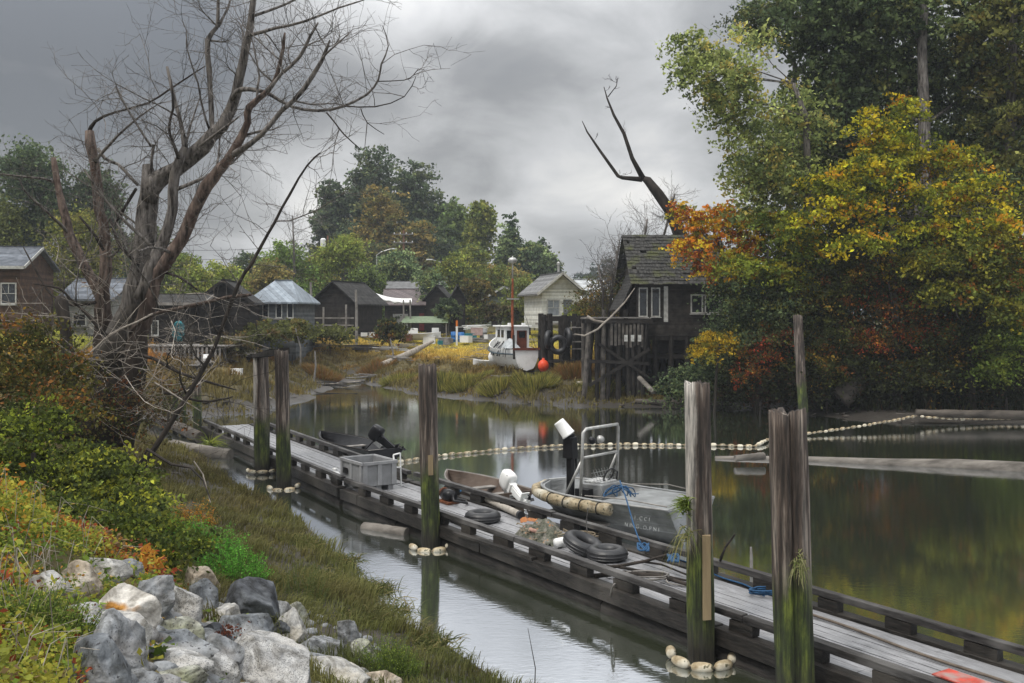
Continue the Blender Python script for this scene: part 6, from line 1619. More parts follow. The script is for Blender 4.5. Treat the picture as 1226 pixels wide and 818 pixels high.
def rope(label, pts, r, m_, name='rope', group='ropes lying about the dock', n=6, cat='rope', z=.03):
    t = thing(name, label, cat, (0, 0, 0), 0, group); P3 = [Vector(p) + Vector((0, 0, z)) for p in pts]; Q = []
    for i in range(len(P3) - 1):
        p0 = P3[max(i - 1, 0)]; p1 = P3[i]; p2 = P3[i + 1]; p3_ = P3[min(i + 2, len(P3) - 1)]
        for s in range(5):
            u = s / 5; Q.append(.5 * ((2 * p1) + (-p0 + p2) * u + (2 * p0 - 5 * p1 + 4 * p2 - p3_) * u * u + (-p0 + 3 * p1 - 3 * p2 + p3_) * u ** 3))
    Q.append(P3[-1]); MB().tube(Q, r, n).build('strand', m_, t, smooth=True); return t
def coil(px, py, R, turns, seed, sy=.6):
    rnd = random.Random(seed); c = on_deck(px, py); pts = []
    for i in range(int(turns * 9)):
        a = i / 9 * 2 * PI; r = R * rnd.uniform(.75, 1.1); pts.append(c + Vector((math.cos(a + .5) * r, math.sin(a + .5) * r * sy, .012 * i / 4)))
    return pts
rope('tan rope loosely coiled by the far rail behind the net heap', coil(697, 646, .33, 3.5, 1), .016, M['rope'])
rope('loose loops of pale rope on the deck left of the fern pile', coil(772, 694, .42, 3, 2) + [on_deck(800, 700), on_deck(838, 706)], .012, M['greywood'])
rope('coiled blue rope on the deck right of the fern pile', coil(917, 713, .26, 3, 3), .014, M['blue_rope'])
rope('blue rope run along the far rail to the coil', [on_deck(x, y) for x, y in ((772, 660), (800, 668), (835, 680), (862, 693), (893, 703), (915, 716))], .013, M['blue_rope'])
z7 = .74
rope('blue mooring line from the work boat down to the dock rail', [P(742, 577, 19.6), P(750, 600, 18.9), P(758, 628, 18.2), onz(766, 650, z7), onz(772, 656, .60)], .014, M['blue_rope'], group=None)
rope('blue lashing wound on the dock rail nearest the work boat', [onz(770 + 7 * math.cos(i), 655 + 5 * math.sin(i * 1.7), z7 + .01 * (i % 3)) for i in range(16)], .014, M['blue_rope'], group=None, z=.0)
rope('blue lashing wound on the dock rail right of the first one', [onz(806 + 7 * math.cos(i * 1.3), 668 + 5 * math.sin(i * 1.9), z7 + .01 * (i % 3)) for i in range(16)], .014, M['blue_rope'], group=None, z=.0)
rope('snarl of blue line lying on the work boat deck', [P(745 + 22 * math.cos(i * 1.1) * ((i % 5) / 5 + .3), 588 + 7 * math.sin(i * 2.3), 19.8 + .25 * math.sin(i * 1.9)) for i in range(24)], .011, M['blue_rope'], group=None, z=.0)
rope('dark hose stretched along the deck beside the far rail', [on_deck(x, y) for x, y in ((965, 736), (1020, 755), (1080, 778), (1140, 799), (1200, 818), (1240, 834))], .02, mat('brown_hose', (.16, .13, .10), (.09, .07, .055), 9, .6), group=None)
rope('thin line hanging off the near side of the deck', [on_deck(745, 692), on_deck(738, 700), onz(734, 704, .62), onz(731, 716, .3), onz(732, 725, .1)], .014, M['greywood'], group=None)
rope('dark mooring line from work boat stern to the dock rail', [P(704, 610, 18.8), P(702, 628, 18.6), onz(703, 638, z7)], .012, M['dark_rope'], group=None)

# branches thrown on the deck
def sticks(name, label, lines, m_, cat='branch'):
    t = thing(name, label, cat, (0, 0, 0), 0, 'branches on the dock')
    for ln, r in lines:
        pts = [onz(x, y, DZ + h) for x, y, h in ln]; MB().tube(pts, [r * (1 - .5 * i / len(pts)) for i in range(len(pts))], 8, irr=.25, seed=r * 50).build('stick', m_, t, smooth=True)
sticks('branch', 'dark forked branch lying across the deck left of the fern pile', [([(706, 680, .05), (740, 678, .1), (772, 672, .16), (800, 664, .25), (812, 654, .4)], .035), ([(740, 679, .08), (780, 686, .06), (826, 696, .05)], .025), ([(772, 673, .14), (792, 676, .05), (826, 690, .04)], .02)], M['bark_dark'])
sticks('branch', 'stout dark branch end lying beside the nearest tyre', [([(712, 690, .05), (748, 686, .06), (790, 690, .07), (830, 702, .05)], .045)], M['bark_dark'])
sticks('branch', 'dark stick jutting up from the far rail right of the fern pile', [([(862, 672, .28), (868, 656, .50), (880, 640, .85)], .022), ([(868, 657, .5), (862, 668, .3)], .014)], M['bark_dark'])
# red painted board
a, b = on_deck(1126, 806), on_deck(1178, 824); t = thing('painted_board', 'red painted plywood scrap lying on the deck at the bottom right', 'board', a, 0)
uu = (b - a); m = MB(); m.beam((0, 0, .018), tuple(uu + Vector((0, 0, .018))), .34, .016); m.build('panel', mat('scuffed_red_paint', (.50, .07, .045), (.26, .05, .035), 9, .6, bump=.3, c3=(.30, .22, .20)), t)
# upright stub in the water
q = onz(899, 682); t = thing('stake', 'thin grey stake standing in the water right of the fern pile', 'stake', q)
m = MB(); m.tube([(0, 0, -.5), (.01, 0, .2), (0, 0, .42)], [.035, .03, .02], 8); m.build('stake_wood', M['greywood'], t)
# fern growing from the pile
def tuft(name, label, loc, n, L_, pal, seed, cat='fern', droop=.5, w=.018, up=.4, side=None):
    rng = np.random.default_rng(seed); t = thing(name, label, cat, loc); V = []; Fc = []; Cc = []
    for k in range(n):
        d = rng.normal(size=3); d[2] = abs(d[2]) * up + .25
        if side is not None: d[:2] = d[:2] * .5 + np.array(side)
        d /= np.linalg.norm(d); l = L_ * rng.uniform(.5, 1.1); sp_ = .03 if n < 500 else .22; p = np.array([rng.normal() * sp_, rng.normal() * sp_, rng.normal() * .06 if n < 500 else -.05]); c = np.array(pal[rng.integers(len(pal))])
        s = np.cross(d, rng.normal(size=3)); s /= np.linalg.norm(s); b0 = len(V)
        for i in range(4):
            u = i / 3; q = p + d * l * u + np.array([0, 0, -droop * l * u * u]); ww = w * (1 - u) * .9 + .002
            V += [q - s * ww, q + s * ww]; Cc += [c, c]
        for i in range(3): Fc.append([b0 + 2 * i, b0 + 2 * i + 1, b0 + 2 * i + 3, b0 + 2 * i + 2])
    mesh_np('fronds', V, Fc, BLADE, t, np.array(Cc)); return t
tuft('fern', 'fresh green fern sprouting from the left flank of the tall pile', P(822, 606, p4.y - .12), 120, .27, [(.16, .22, .04), (.22, .27, .06), (.10, .15, .03)], 3, w=.011, side=(-.6, -.3))
tuft('grass_tuft', 'dry grass hanging from the fern pile below the fern', P(823, 640, p4.y - .15), 60, .42, [(.28, .26, .10), (.14, .17, .05)], 4, 'grass', 1.6, .006, side=(-.3, -.3))
tuft('grass_tuft', 'dry roots and grass growing out of the split mossy pile', P(957, 676, p5.y - .26), 80, .26, [(.26, .25, .12), (.14, .17, .05)], 5, 'grass', 1.2, .006, side=(0, -.5))
tuft('grass_tuft', 'yellow-green weed growing at the far end of the dock', onz(252, 533, .3), 90, .9, [(.25, .28, .05), (.15, .19, .04)], 6, 'grass', .4, .02)

# ------------------------------------------------------------------ float lines and logs
def float_line(label, px, zs, pitch, r, seed):
    t = thing('float_line', label, 'float line', (0, 0, 0), 0, 'strings of pale floats across the creek'); rnd = random.Random(seed)
    pts = [onz(x, y, z) for (x, y), z in zip(px, zs)]
    Q = []
    for i in range(len(pts) - 1):
        for s in range(8): Q.append(pts[i].lerp(pts[i + 1], s / 8))
    Q.append(pts[-1]); MB().tube(Q, .02, 5, cap=False).build('rope', M['rope'], t)
    acc = 0; cnt = 0; base = MB(); variants = []
    for k in range(3):
        m = MB(); float_lump((0, 0, 0), (1, 0, 0), pitch * (.66, .8, .72)[k], r * (1.1, .92, 1.0)[k], m); o = m.build('float', M['float'] if k else mat('chalky_float', (.72, .67, .54), (.5, .44, .32), 9, .6, bump=.2), t, smooth=True); variants.append(o)
    used = [False] * 3
    for i in range(len(Q) - 1):
        d = Q[i + 1] - Q[i]; L_ = d.length; s = pitch - acc if acc else 0.0
        while s < L_:
            if cnt >= 97: break
            k = rnd.randrange(3); o = variants[k]
            if used[k]: o = variants[k].copy(); COL.objects.link(o); o.parent = t
            used[k] = True; q = Q[i] + d * (s / L_)
            s_ = rnd.uniform(.78, 1.15); o.scale = (s_ * rnd.uniform(.9, 1.1), s_, s_); o.location = q + Vector((0, rnd.uniform(-.03, .03), rnd.uniform(-.015, .015))); o.rotation_euler = (0, -math.asin(max(-1, min(1, d.z / L_))), math.atan2(d.y, d.x) + rnd.uniform(-.25, .25)); cnt += 1; s += pitch
        acc = L_ - (s - pitch) if s > 0 else acc + L_
    return t
float_line('long string of pale floats sweeping across the creek to the far mud', [(480, 552), (540, 544), (600, 538), (680, 533), (760, 532), (850, 533), (904, 534), (918, 527), (926, 524), (970, 519), (1040, 509), (1098, 498)],
           [.05, .05, .05, .05, .05, .05, .05, .12, .08, .1, .25, .45], .31, .06, 1)
float_line('short string of pale floats along the mud at the right edge', [(1104, 499), (1150, 502), (1200, 502), (1250, 500)], [.35, .2, .15, .2], .33, .06, 2)
def log(label, pts, rads, m_=None, group='drift logs', irr=.14, n=14, seed=0):
    t = thing('drift_log', label, 'log', tuple(pts[0]), 0, group); o = Vector(pts[0]); N_ = 14; Q = []; R = []
    rnd = random.Random(seed)
    for i in range(N_ + 1):
        u = i / N_ * (len(pts) - 1); k = min(int(u), len(pts) - 2); Q.append(Vector(pts[k]).lerp(Vector(pts[k + 1]), u - k) - o + Vector((0, 0, rnd.uniform(-.2, .2) * rads[0] * .3))); R.append(rads[k] * (1 - (u - k)) + rads[k + 1] * (u - k))
    MB().tube(Q, R, n, irr=irr, seed=seed).build('wood', m_ or M['greylog'], t, smooth=True); return t
M['greylog'] = mat('water_worn_log', (.21, .19, .165), (.07, .062, .053), 3, .8, (.25, 1, 1), .6, bscale=9)
M['mudlog'] = mat('muddy_dark_log', (.10, .085, .07), (.035, .03, .025), 3, .7, (.4, 1, 1), .6)
log('long grey boom log floating across the right side of the creek', [onz(856, 549), onz(960, 551), onz(1060, 556), onz(1160, 560), onz(1300, 568)], [.08, .13, .19, .25, .28], seed=1, group=None)
t = log('dark log lying on the mud at the right edge behind the floats', [onz(1096, 494, .5), onz(1160, 496, .45), onz(1260, 498, .4)], [.14, .18, .2], M['mudlog'], seed=2)
log('bleached log lying slantwise on the golden marsh grass', [hit(458, 444) + Vector((0, 0, .35)), hit(490, 432) + Vector((0, 0, .5)), hit(518, 420) + Vector((0, 0, .7))], [.28, .26, .12], M['bark_pale'], seed=3)
log('pale log half buried in the mud below the boat grid', [hit(690, 463) + Vector((0, 0, .15)), hit(722, 466) + Vector((0, 0, .2))], [.12, .22], M['bark_pale'], seed=4)
log('half sunken log drifting beside the dock left of the mid-dock pile', [onz(436, 632, .0), onz(488, 639, .02)], [.13, .12], seed=5)
log('grey log lying ashore at the far end of the dock', [onz(206, 534, .25), onz(240, 540, .2), onz(276, 545, .12)], [.22, .21, .19], seed=6)
log('second dark log tucked behind the far dock piles', [onz(180, 497, .3), onz(215, 512, .3), onz(240, 524, .2)], [.2, .22, .2], M['mudlog'], seed=7)
log('old slanting timber leaning under the shack stilts', [P(765, 452, 51), P(783, 470, 50)], [.12, .12], M['greylog'], seed=8)
log('thin pale spar lying on the mud by the creek mouth', [hit(395, 462) + Vector((0, 0, .1)), hit(432, 459) + Vector((0, 0, .1))], [.07, .05], M['bark_pale'], seed=9)
log('small drift log resting on the boom log near the floats', [onz(880, 549, .2), onz(915, 546, .24)], [.1, .12], M['greylog'], seed=10)
log('dark half-rotten log at the waterline below the wharf', [hit(760, 484) + Vector((0, 0, .1)), hit(830, 488) + Vector((0, 0, .1))], [.14, .2], M['mudlog'], seed=11)
# leaning bank piling and stump
b = gp(962, 44.6); b.z = 0; piling('tall grey leaning piling standing against the dark right bank', b, P(955, 378, 45.0), .22, seed=31, n=14)
g = gp(1020, 46); t = thing('tree_stump', 'grey slab-sided stump leaning on the dark right bank', 'tree stump', g)
MB().tube([P(1006, 478, 46) - g, P(1020, 466, 46) - g, P(1036, 452, 46.2) - g, P(1048, 444, 46.4) - g], [.5, .42, .28, .1], 8, irr=.5, seed=4).build('stump_wood', M['mudlog'], t, smooth=True)

# ------------------------------------------------------------------ yard clutter on the far shore
def clutter(px, py, d, kind, label, s=1.0, m_=None, rz=0.0, dz=0.0):
    g = gp(px, d); g.z += dz
    m_ = m_ or M['white_plastic']
    if kind == 'crate':
        t = thing('crate', label, 'crate', g, rz); m = MB(); w, h = .6 * s, .4 * s
        for a in (-1, 1): m.box((a * w / 2, 0, h / 2), (.03, w * .7, h)); m.box((0, a * w * .35, h / 2), (w, .03, h * .96))
        m.box((0, 0, .03), (w - .04, w * .66, .03)); m.build('crate_sides', m_, t); m = MB(); m.box((0, 0, h - .03), (w + .05, w * .76, .04)); m.build('lid', m_, t)
    if kind == 'barrel':
        t = thing('barrel', label, 'barrel', g, rz); m = MB(); m.lathe([(0, 0), (.28 * s, 0), (.29 * s, .02), (.28 * s, .28 * s), (.30 * s, .3 * s), (.28 * s, .32 * s), (.28 * s, .58 * s), (.30 * s, .6 * s), (.28 * s, .62 * s), (.28 * s, .88 * s), (.25 * s, .9 * s), (0, .88 * s)], 18); m.build('drum', m_, t, smooth=True)
    if kind == 'boards':
        t = thing('board_pile', label, 'boards', g, rz); m = MB(); rnd = random.Random(px)
        for k in range(9): m.box((rnd.uniform(-.5, .5) * s, rnd.uniform(-.6, .6), .05 + k * .045), (rnd.uniform(1.4, 3.0) * s, .18, .04), Euler((0, rnd.uniform(-.03, .03), rnd.uniform(-.35, .35))).to_matrix())
        m.build('boards', m_, t)
    if kind == 'chair':
        t = thing('chair', label, 'chair', g, rz); m = MB(); m.box((0, 0, .42 * s), (.5 * s, .5 * s, .05)); m.build('seat', m_, t); m = MB(); m.box((0, .24 * s, .75 * s), (.5 * s, .05, .6 * s)); m.build('backrest', m_, t)
        for a in (-1, 1):
            for b_ in (-1, 1): m = MB(); m.box((a * .21 * s, b_ * .21 * s, .2 * s), (.05, .05, .4 * s)); m.build('leg', m_, t)
    return t
BLUE = mat('blue_plastic', (.03, .16, .42), (.02, .10, .28), 4, .4, bump=.05); TEAL = mat('teal_plastic', (.03, .25, .28), (.02, .14, .17), 4, .4, bump=.1)
clutter(544, 388, 86, 'barrel', 'blue plastic barrel beside the narrow hooped shed', 1.1, BLUE); clutter(552, 388, 86, 'barrel', 'second blue plastic barrel, right of the first', 1.0, BLUE)
clutter(514, 386, 86, 'crate', 'white crate stacked behind the beached dinghy', 1.7); clutter(523, 382, 86.5, 'chair', 'white garden chair by the workshop yard', 1.3, rz=.5)
clutter(532, 388, 85, 'crate', 'pale grey box left of the blue barrels', 1.6, M['tote'], .2); clutter(563, 388, 87, 'crate', 'teal crate right of the blue barrels', 1.8, TEAL, .1)
clutter(571, 380, 87, 'crate', 'pinkish box heaped on the junk beyond the grass', 1.7, mat('faded_pink_box', (.50, .36, .33), (.34, .24, .22), 4), dz=.5); clutter(579, 386, 87, 'barrel', 'pale grey metal drum at the right of the junk heap', 1.2, M['alu'])
clutter(566, 374, 88, 'boards', 'mixed pale boards heaped on the junk right of the blue barrels', .9, M['white_paint'], .3, .9); clutter(572, 388, 85.5, 'boards', 'grey boards in front of the junk heap', .9, M['greywood'], -.2)
clutter(440, 404, 78, 'boards', 'long pile of grey salvaged boards on the marsh in front of the barn', 2.0, M['greywood'], .1, -.1); clutter(420, 405, 78, 'boards', 'dark boards stacked left of the long grey pile', 1.5, M['darkwood'], -.1, -.1)
clutter(465, 404, 80, 'boards', 'pale plank heap under the bush before the workshop', 1.4, M['white_paint'], .2, -.1); clutter(480, 398, 83, 'boards', 'whitish planks scattered near the tarp canopy', 1.2, M['greywood'], -.3, -.1)
clutter(455, 392, 88, 'crate', 'grey machine box under the tarp canopy', 2.6, M['tote']); clutter(470, 390, 89, 'barrel', 'white drum under the tarp canopy', 1.5)
clutter(398, 385, 82.0, 'boards', 'white odds and ends on the barn porch', .6, M['greywood'], .1, .0)
clutter(258, 406, 60, 'crate', 'white box on the landing by the gabled shack', 1.2, dz=.0); clutter(277, 407, 60, 'crate', 'white cool box right of the gabled shack door', 1.0); clutter(248, 418, 57, 'barrel', 'small white tub on the grass by the upturned skiff', .8)
clutter(283, 434, 56, 'crate', 'white jug crate on the leading walkway', 1.0)
# teal round tub hung on the net shack
g = P(214, 397, 60.5); t = thing('tub', 'teal ribbed tub hung on the wall of the net shack', 'tub', g)
m = MB(); m.lathe([(0, -.2), (.52, -.2), (.56, -.1), (.60, .0), (.0, .02)], 22, (0, 0, 0), 'y'); m.v = [(x * .68, y, z * 1.1) for x, y, z in m.v]
m.build('tub_shell', TEAL, t, smooth=False); m = MB()
for k in range(8): m.box((0, -.22, -.5 + k * .14), (.72 * math.sqrt(max(.05, 1 - ((-.5 + k * .14) / .62) ** 2)), .03, .05))
m.build('rib', mat('darker_teal', (.02, .14, .17), (.01, .09, .11), 4), t)
# walkway leading out from the left shore
t = thing('walkway', 'broken grey plank walkway running down the marsh toward the beam-topped piles', 'walkway', (0, 0, 0))
m = MB(); m2 = MB(); A_, B_ = hit(222, 447) + Vector((0, 0, .35)), hit(318, 424) + Vector((0, 0, .45)); rnd = random.Random(4); dd = (B_ - A_); nn = int(dd.length / .24); sd_ = Vector((-dd.y, dd.x, 0)).normalized()
for k in range(nn):
    c = A_ + dd * (k / nn) + Vector((0, 0, rnd.uniform(-.03, .03)))
    if rnd.random() > .12: m.beam(tuple(c - sd_ * .75 * rnd.uniform(.8, 1.1)), tuple(c + sd_ * .75), .2, .05)
for s in (-.6, .6): m2.beam(tuple(A_ + sd_ * s - Vector((0, 0, .12))), tuple(B_ + sd_ * s - Vector((0, 0, .12))), .14, .18)
m.build('boards', M['greywood'], t); m2.build('stringer', M['darkwood'], t)
for k in range(6):
    c = A_ + dd * (k / 5); m = MB(); m.tube([tuple(c - sd_ * .6 - Vector((0, 0, .9))), tuple(c - sd_ * .6 - Vector((0, 0, .1)))], .1, 7); m.build('post', M['darkwood'], t)
for i, (px, py) in enumerate(((556, 396), (640, 398), (628, 420))):
    pass
rnd = random.Random(44)
for k in range(16):
    px = rnd.choice([rnd.uniform(185, 300), rnd.uniform(300, 380), rnd.uniform(430, 560)]); d = rnd.uniform(62, 90); g = gp(px, d)
    t = thing('wooden_pole', 'thin grey pole standing about among the creekside sheds', 'pole', g, 0, 'thin poles about the sheds'); hh = rnd.uniform(1.2, 3.4)
    MB().tube([(0, 0, -.2), (rnd.uniform(-.2, .2), 0, hh * .5), (rnd.uniform(-.4, .4), 0, hh)], [.07, .06, .05], 6, irr=.1).build('shaft', M['greywood'] if rnd.random() < .5 else M['darkwood'], t)
for k in range(20):
    px = rnd.choice([rnd.uniform(190, 310), rnd.uniform(300, 420), rnd.uniform(560, 640), rnd.uniform(430, 560)]); d = rnd.uniform(54, 84); g = gp(px, d)
    t = thing('board_pile', 'loose tangle of weathered boards lying on the marsh', 'boards', g, rnd.uniform(-.6, .6), 'board tangles on the marsh'); m = MB()
    for q in range(6): m.box((rnd.uniform(-.7, .7), rnd.uniform(-.5, .5), .12 + q * .05), (rnd.uniform(1.0, 2.8), .16, .04), Euler((0, rnd.uniform(-.08, .08), rnd.uniform(-.6, .6))).to_matrix())
    m.build('boards', M['greywood'] if rnd.random() < .6 else M['darkwood'], t)
WH = [M['white_plastic'], M['white_paint'], M['tote'], M['alu'], M['rust'], TEAL, M['greywood']]
for k, (px, d, lab) in enumerate(((436, 83, 'pale box on the ground beneath the barn eaves'), (447, 84, 'small rusty box by the tarp canopy pole'), (459, 86, 'dull metal box beneath the white tarp'), (477, 87, 'white box right of the tarp pole'),
                                   (489, 85, 'low pale box left of the beached dinghy'), (527, 83, 'white tub crate before the overgrown shed'), (537, 84, 'greenish box beside the blue barrels'), (558, 84, 'rusty box at the edge of the yellow grass'),
                                   (584, 86, 'grey box at the right end of the junk heap'), (590, 85, 'white box farthest right in the yard clutter'), (375, 80, 'pale box in the brush left of the barn'), (310, 70, 'white box beneath the blue-roofed house windows'))):
    clutter(px, 390, d, ('crate', 'crate', 'boards')[k % 3] if 'rusty' not in lab and 'crate' not in lab and 'box' not in lab else 'crate', lab, .8 + (k * 7 % 5) * .16, WH[k % 7], k * .37, .25)
# thin stakes on the marsh
for px, py, h, lab in ((568, 405, 1.6, 'thin dark stake in the grass left of the fishing boat'), (622, 392, 1.4, 'dark post in the grass behind the fishing boat cabin')):
    g = hit(px, py); t = thing('stake', lab, 'stake', g); MB().tube([(0, 0, -.2), (.05, 0, h)], [.06, .05], 6).build('stake_wood', M['darkwood'], t)
g = gp(547, 84); t = thing('marker_pole', 'orange and white marker pole before the narrow black shed', 'pole', g)
for z0, z1, mm in ((0, .9, M['white_plastic']), (.9, 1.7, M['white_paint']), (1.7, 2.2, mat('orange_paint', (.7, .2, .03), (.5, .14, .02), 4))): MB().tube([(0, 0, z0), (0, 0, z1)], .09, 8).build('band', mm, t)
# net shed tarp shape: green low tarp shelter
g = gp(508, 90); t = thing('tarp_shelter', 'low green tarp shelter between workshop and dinghy', 'shelter', g)
m = MB(); m.add([(-2.2, 0, 1.5), (2.2, 0, 1.5), (1.9, 1.5, 2.1), (-1.9, 1.5, 2.1), (-2.2, 3, 1.4), (2.2, 3, 1.4)], [(0, 1, 2, 3), (3, 2, 5, 4)]); m.build('tarp', mat('faded_green_tarp', (.20, .25, .16), (.12, .16, .10), 4), t)
for x in (-2, 2):
    for y in (.1, 2.9): m = MB(); m.tube([(x, y, -.2), (x, y, 1.45)], .06, 6); m.build('post', M['greywood'], t)
# ------------------------------------------------------------------ boulders of the dyke
def granite(name, c1, c2, c3=None, speck=None, sc=9):
    m = mat(name, c1, c2, sc, .82, (1, 1, 1), .95, c3=c3, bscale=14, rampw=(.38, .6), spots=speck)
    nt = m.node_tree; N, L = nt.nodes.new, nt.links.new; b = nt.nodes['Principled BSDF']; src = b.inputs['Base Color'].links[0].from_socket
    tc = N("ShaderNodeTexCoord"); n = N("ShaderNodeTexNoise"); n.inputs['Scale'].default_value = 3.5; n.inputs['Detail'].default_value = 9; n.inputs['Roughness'].default_value = .72; n.inputs['Distortion'].default_value = .6; L(tc.outputs['Object'], n.inputs['Vector'])
    r = N("ShaderNodeValToRGB"); L(n.outputs[0], r.inputs[0]); r.color_ramp.elements[0].position = .36; r.color_ramp.elements[0].color = (.30, .28, .24, 1); r.color_ramp.elements[1].position = .54; r.color_ramp.elements[1].color = (1.08, 1.08, 1.08, 1)
    mx = N("ShaderNodeMix"); mx.data_type = 'RGBA'; mx.blend_type = 'MULTIPLY'; mx.inputs[0].default_value = .9; L(src, mx.inputs[6]); L(r.outputs[0], mx.inputs[7]); L(mx.outputs[2], b.inputs['Base Color'])
    return m
GR = {'white': granite('pale_granite', (.50, .49, .465), (.30, .295, .285), (.42, .385, .32), ((.26, .26, .26), 75, .60)),
      'speck': granite('speckled_granite', (.46, .455, .44), (.25, .25, .25), (.40, .385, .36), ((.17, .17, .17), 95, .56)),
      'grey': granite('grey_granite', (.29, .30, .31), (.14, .148, .156), (.25, .24, .23), ((.10, .10, .11), 70, .62)),
      'blue': granite('blue_grey_stone', (.21, .225, .24), (.09, .098, .108), (.30, .30, .30), ((.05, .05, .055), 40, .62), 6),
      'dark': granite('charcoal_stone', (.075, .08, .09), (.03, .032, .036), (.14, .15, .16), None, 5),
      'tan': granite('tan_stone', (.42, .35, .27), (.26, .22, .17), (.5, .46, .40), ((.15, .14, .13), 55, .63)),
      'moss': granite('lichen_green_stone', (.36, .36, .31), (.20, .205, .165), (.25, .26, .16), ((.10, .10, .09), 50, .6)),
      'lichen': granite('stone_with_orange_lichen', (.58, .55, .50), (.36, .34, .31), None, ((.40, .19, .04), 3.2, .60))}
def rock(label, px, py, w, h, kind, seed, ang=0.0, squash=1.0, dmin=0.0):
    p = hit(px, py + h * .30, dmin); d = p.y; W = w / F * d; H = h / F * d * 1.15
    t = thing('boulder', label, 'rock', (p.x, p.y + W * .12, p.z + H * .12), 0, 'boulders heaped on the dyke slope')
    rnd = random.Random(seed); bm = bmesh.new(); bmesh.ops.create_icosphere(bm, subdivisions=5, radius=1.0)
    planes = []
    for k in range(20):
        n = Vector((rnd.gauss(0, 1), rnd.gauss(0, 1), rnd.gauss(0.1, .9))).normalized(); planes.append((n, rnd.uniform(.48, .84)))
    ca, sa = math.cos(ang), math.sin(ang)
    for v in bm.verts:
        q = v.co.copy()
        for n, o in planes:
            e = q.dot(n) - o
            if e > 0: q -= n * e * .97
        f_ = 1 + .07 * pnoise(q * 1.3 + Vector((seed, 0, 0))) + .035 * pnoise(q * 4.5 + Vector((0, seed, 0))) + .014 * pnoise(q * 13) - .09 * max(0, .12 - abs(pnoise(q * 1.7 + Vector((seed * 3, 0, 0))))) / .12 * .5
        q = q * f_; x, y, z = q.x * W * .66, q.y * W * .60 * squash, q.z * H * .70
        v.co = (x * ca - z * sa, y, x * sa + z * ca)
    me = bpy.data.meshes.new('stone'); bm.to_mesh(me); bm.free()
    for pl in me.polygons: pl.use_smooth = True
    me.materials.append(GR[kind]); o = bpy.data.objects.new('stone', me); COL.objects.link(o); o.parent = t; o.rotation_euler = (0, 0, rnd.uniform(-.3, .3))
ROCKS = [("low pale boulder sunk in the leaves at the left edge of the rock heap", 50, 706, 56, 30, 'white', 0), ("whitish boulder highest in the heap among red leaves", 122, 682, 46, 32, 'white', .1), ("tan-white flat boulder below the highest one", 88, 696, 52, 30, 'tan', -.1),
         ("grey boulder beside the highest whitish one", 152, 680, 32, 24, 'grey', .2), ("large white boulder blotched with orange lichen", 140, 724, 66, 48, 'lichen', -.35), ("pointed grey boulder leaning right of the lichen one", 176, 717, 48, 48, 'grey', -.6),
         ("smooth light grey boulder right of the pointed one", 218, 724, 44, 44, 'speck', .4), ("blue-black boulder with a blunt top, above the pale round one", 243, 722, 34, 42, 'blue', .3), ("big wet charcoal boulder at the upper right of the heap", 300, 728, 84, 52, 'dark', -.45),
         ("cream white boulder under the lichen one", 142, 756, 62, 36, 'white', -.3), ("pale greenish boulder in the middle of the heap", 206, 756, 68, 34, 'moss', .1), ("white boulder between charcoal and pale green ones", 264, 740, 46, 30, 'white', -.3),
         ("rounded blue-grey boulder in the middle right", 296, 756, 62, 44, 'blue', -.3), ("small black stone in a gap of the heap", 253, 756, 34, 18, 'dark', 0), ("long flat dark blue slab below the pale green boulder", 207, 777, 84, 20, 'blue', .05),
         ("dark speckled boulder rising behind the lower left slab", 138, 776, 84, 62, 'grey', .5), ("grey-blue boulder at the very bottom left", 112, 806, 84, 56, 'blue', .6), ("long speckled boulder below the flat dark slab", 206, 795, 76, 26, 'speck', .0),
         ("big white speckled boulder at the bottom middle of the heap", 312, 800, 96, 56, 'speck', .15), ("angular pale boulder above the big white speckled one", 300, 776, 50, 30, 'white', -.2), ("grey wedge left of the pale angular boulder", 262, 782, 46, 34, 'grey', .3), ("mid grey boulder between tip boulder and white flat one", 372, 796, 44, 30, 'grey', .2), ("pale brown boulder at the lower edge left of the big white one", 258, 802, 52, 44, 'speck', -.1), ("pale rounded stone above the big white boulder", 348, 752, 36, 38, 'white', -.5),
         ("grey speckled boulder right of the big white one", 384, 778, 56, 34, 'grey', -.3), ("small blue-grey stone in the leaf-filled gap", 276, 768, 18, 14, 'blue', 0), ("small round black stone beside the blue-grey boulder", 336, 756, 26, 22, 'dark', 0),
         ("grey boulder at the right tip of the heap", 418, 770, 36, 40, 'grey', .3), ("mossy tan boulder just right of the tip boulder", 432, 782, 26, 34, 'moss', .5), ("flat white boulder at the bottom right of the heap", 402, 806, 66, 34, 'white', -.15),
         ("tan stone at the bottom edge right of the flat white boulder", 446, 816, 46, 22, 'tan', 0), ("mossy green-grey boulder at the bottom edge", 210, 813, 66, 20, 'moss', 0), ("tiny white stone among dead leaves", 250, 778, 14, 12, 'white', 0),
         ("brownish boulder under the red leaves above the dark wedge", 236, 700, 40, 34, 'tan', .5), ("small pale stone between lichen boulder and greenish one", 180, 745, 26, 24, 'white', .3), ("tapered grey stone right of the charcoal boulder", 356, 738, 30, 26, 'moss', -.4),
         ("blunt pale stone at the right of the charcoal boulder foot", 330, 734, 30, 28, 'speck', -.3), ("small dark blue stone below the charcoal boulder", 318, 766, 28, 22, 'blue', .2), ("little grey stone left of the lichen boulder", 100, 732, 34, 22, 'speck', .0), ("dark stone between the bottom white boulders", 352, 812, 40, 22, 'grey', .0)]
for i, (lab, px, py, w, h, k, a) in enumerate(ROCKS): rock(lab, px, py, w * 1.12, h * 1.15, k, 50 + i, a * .6)
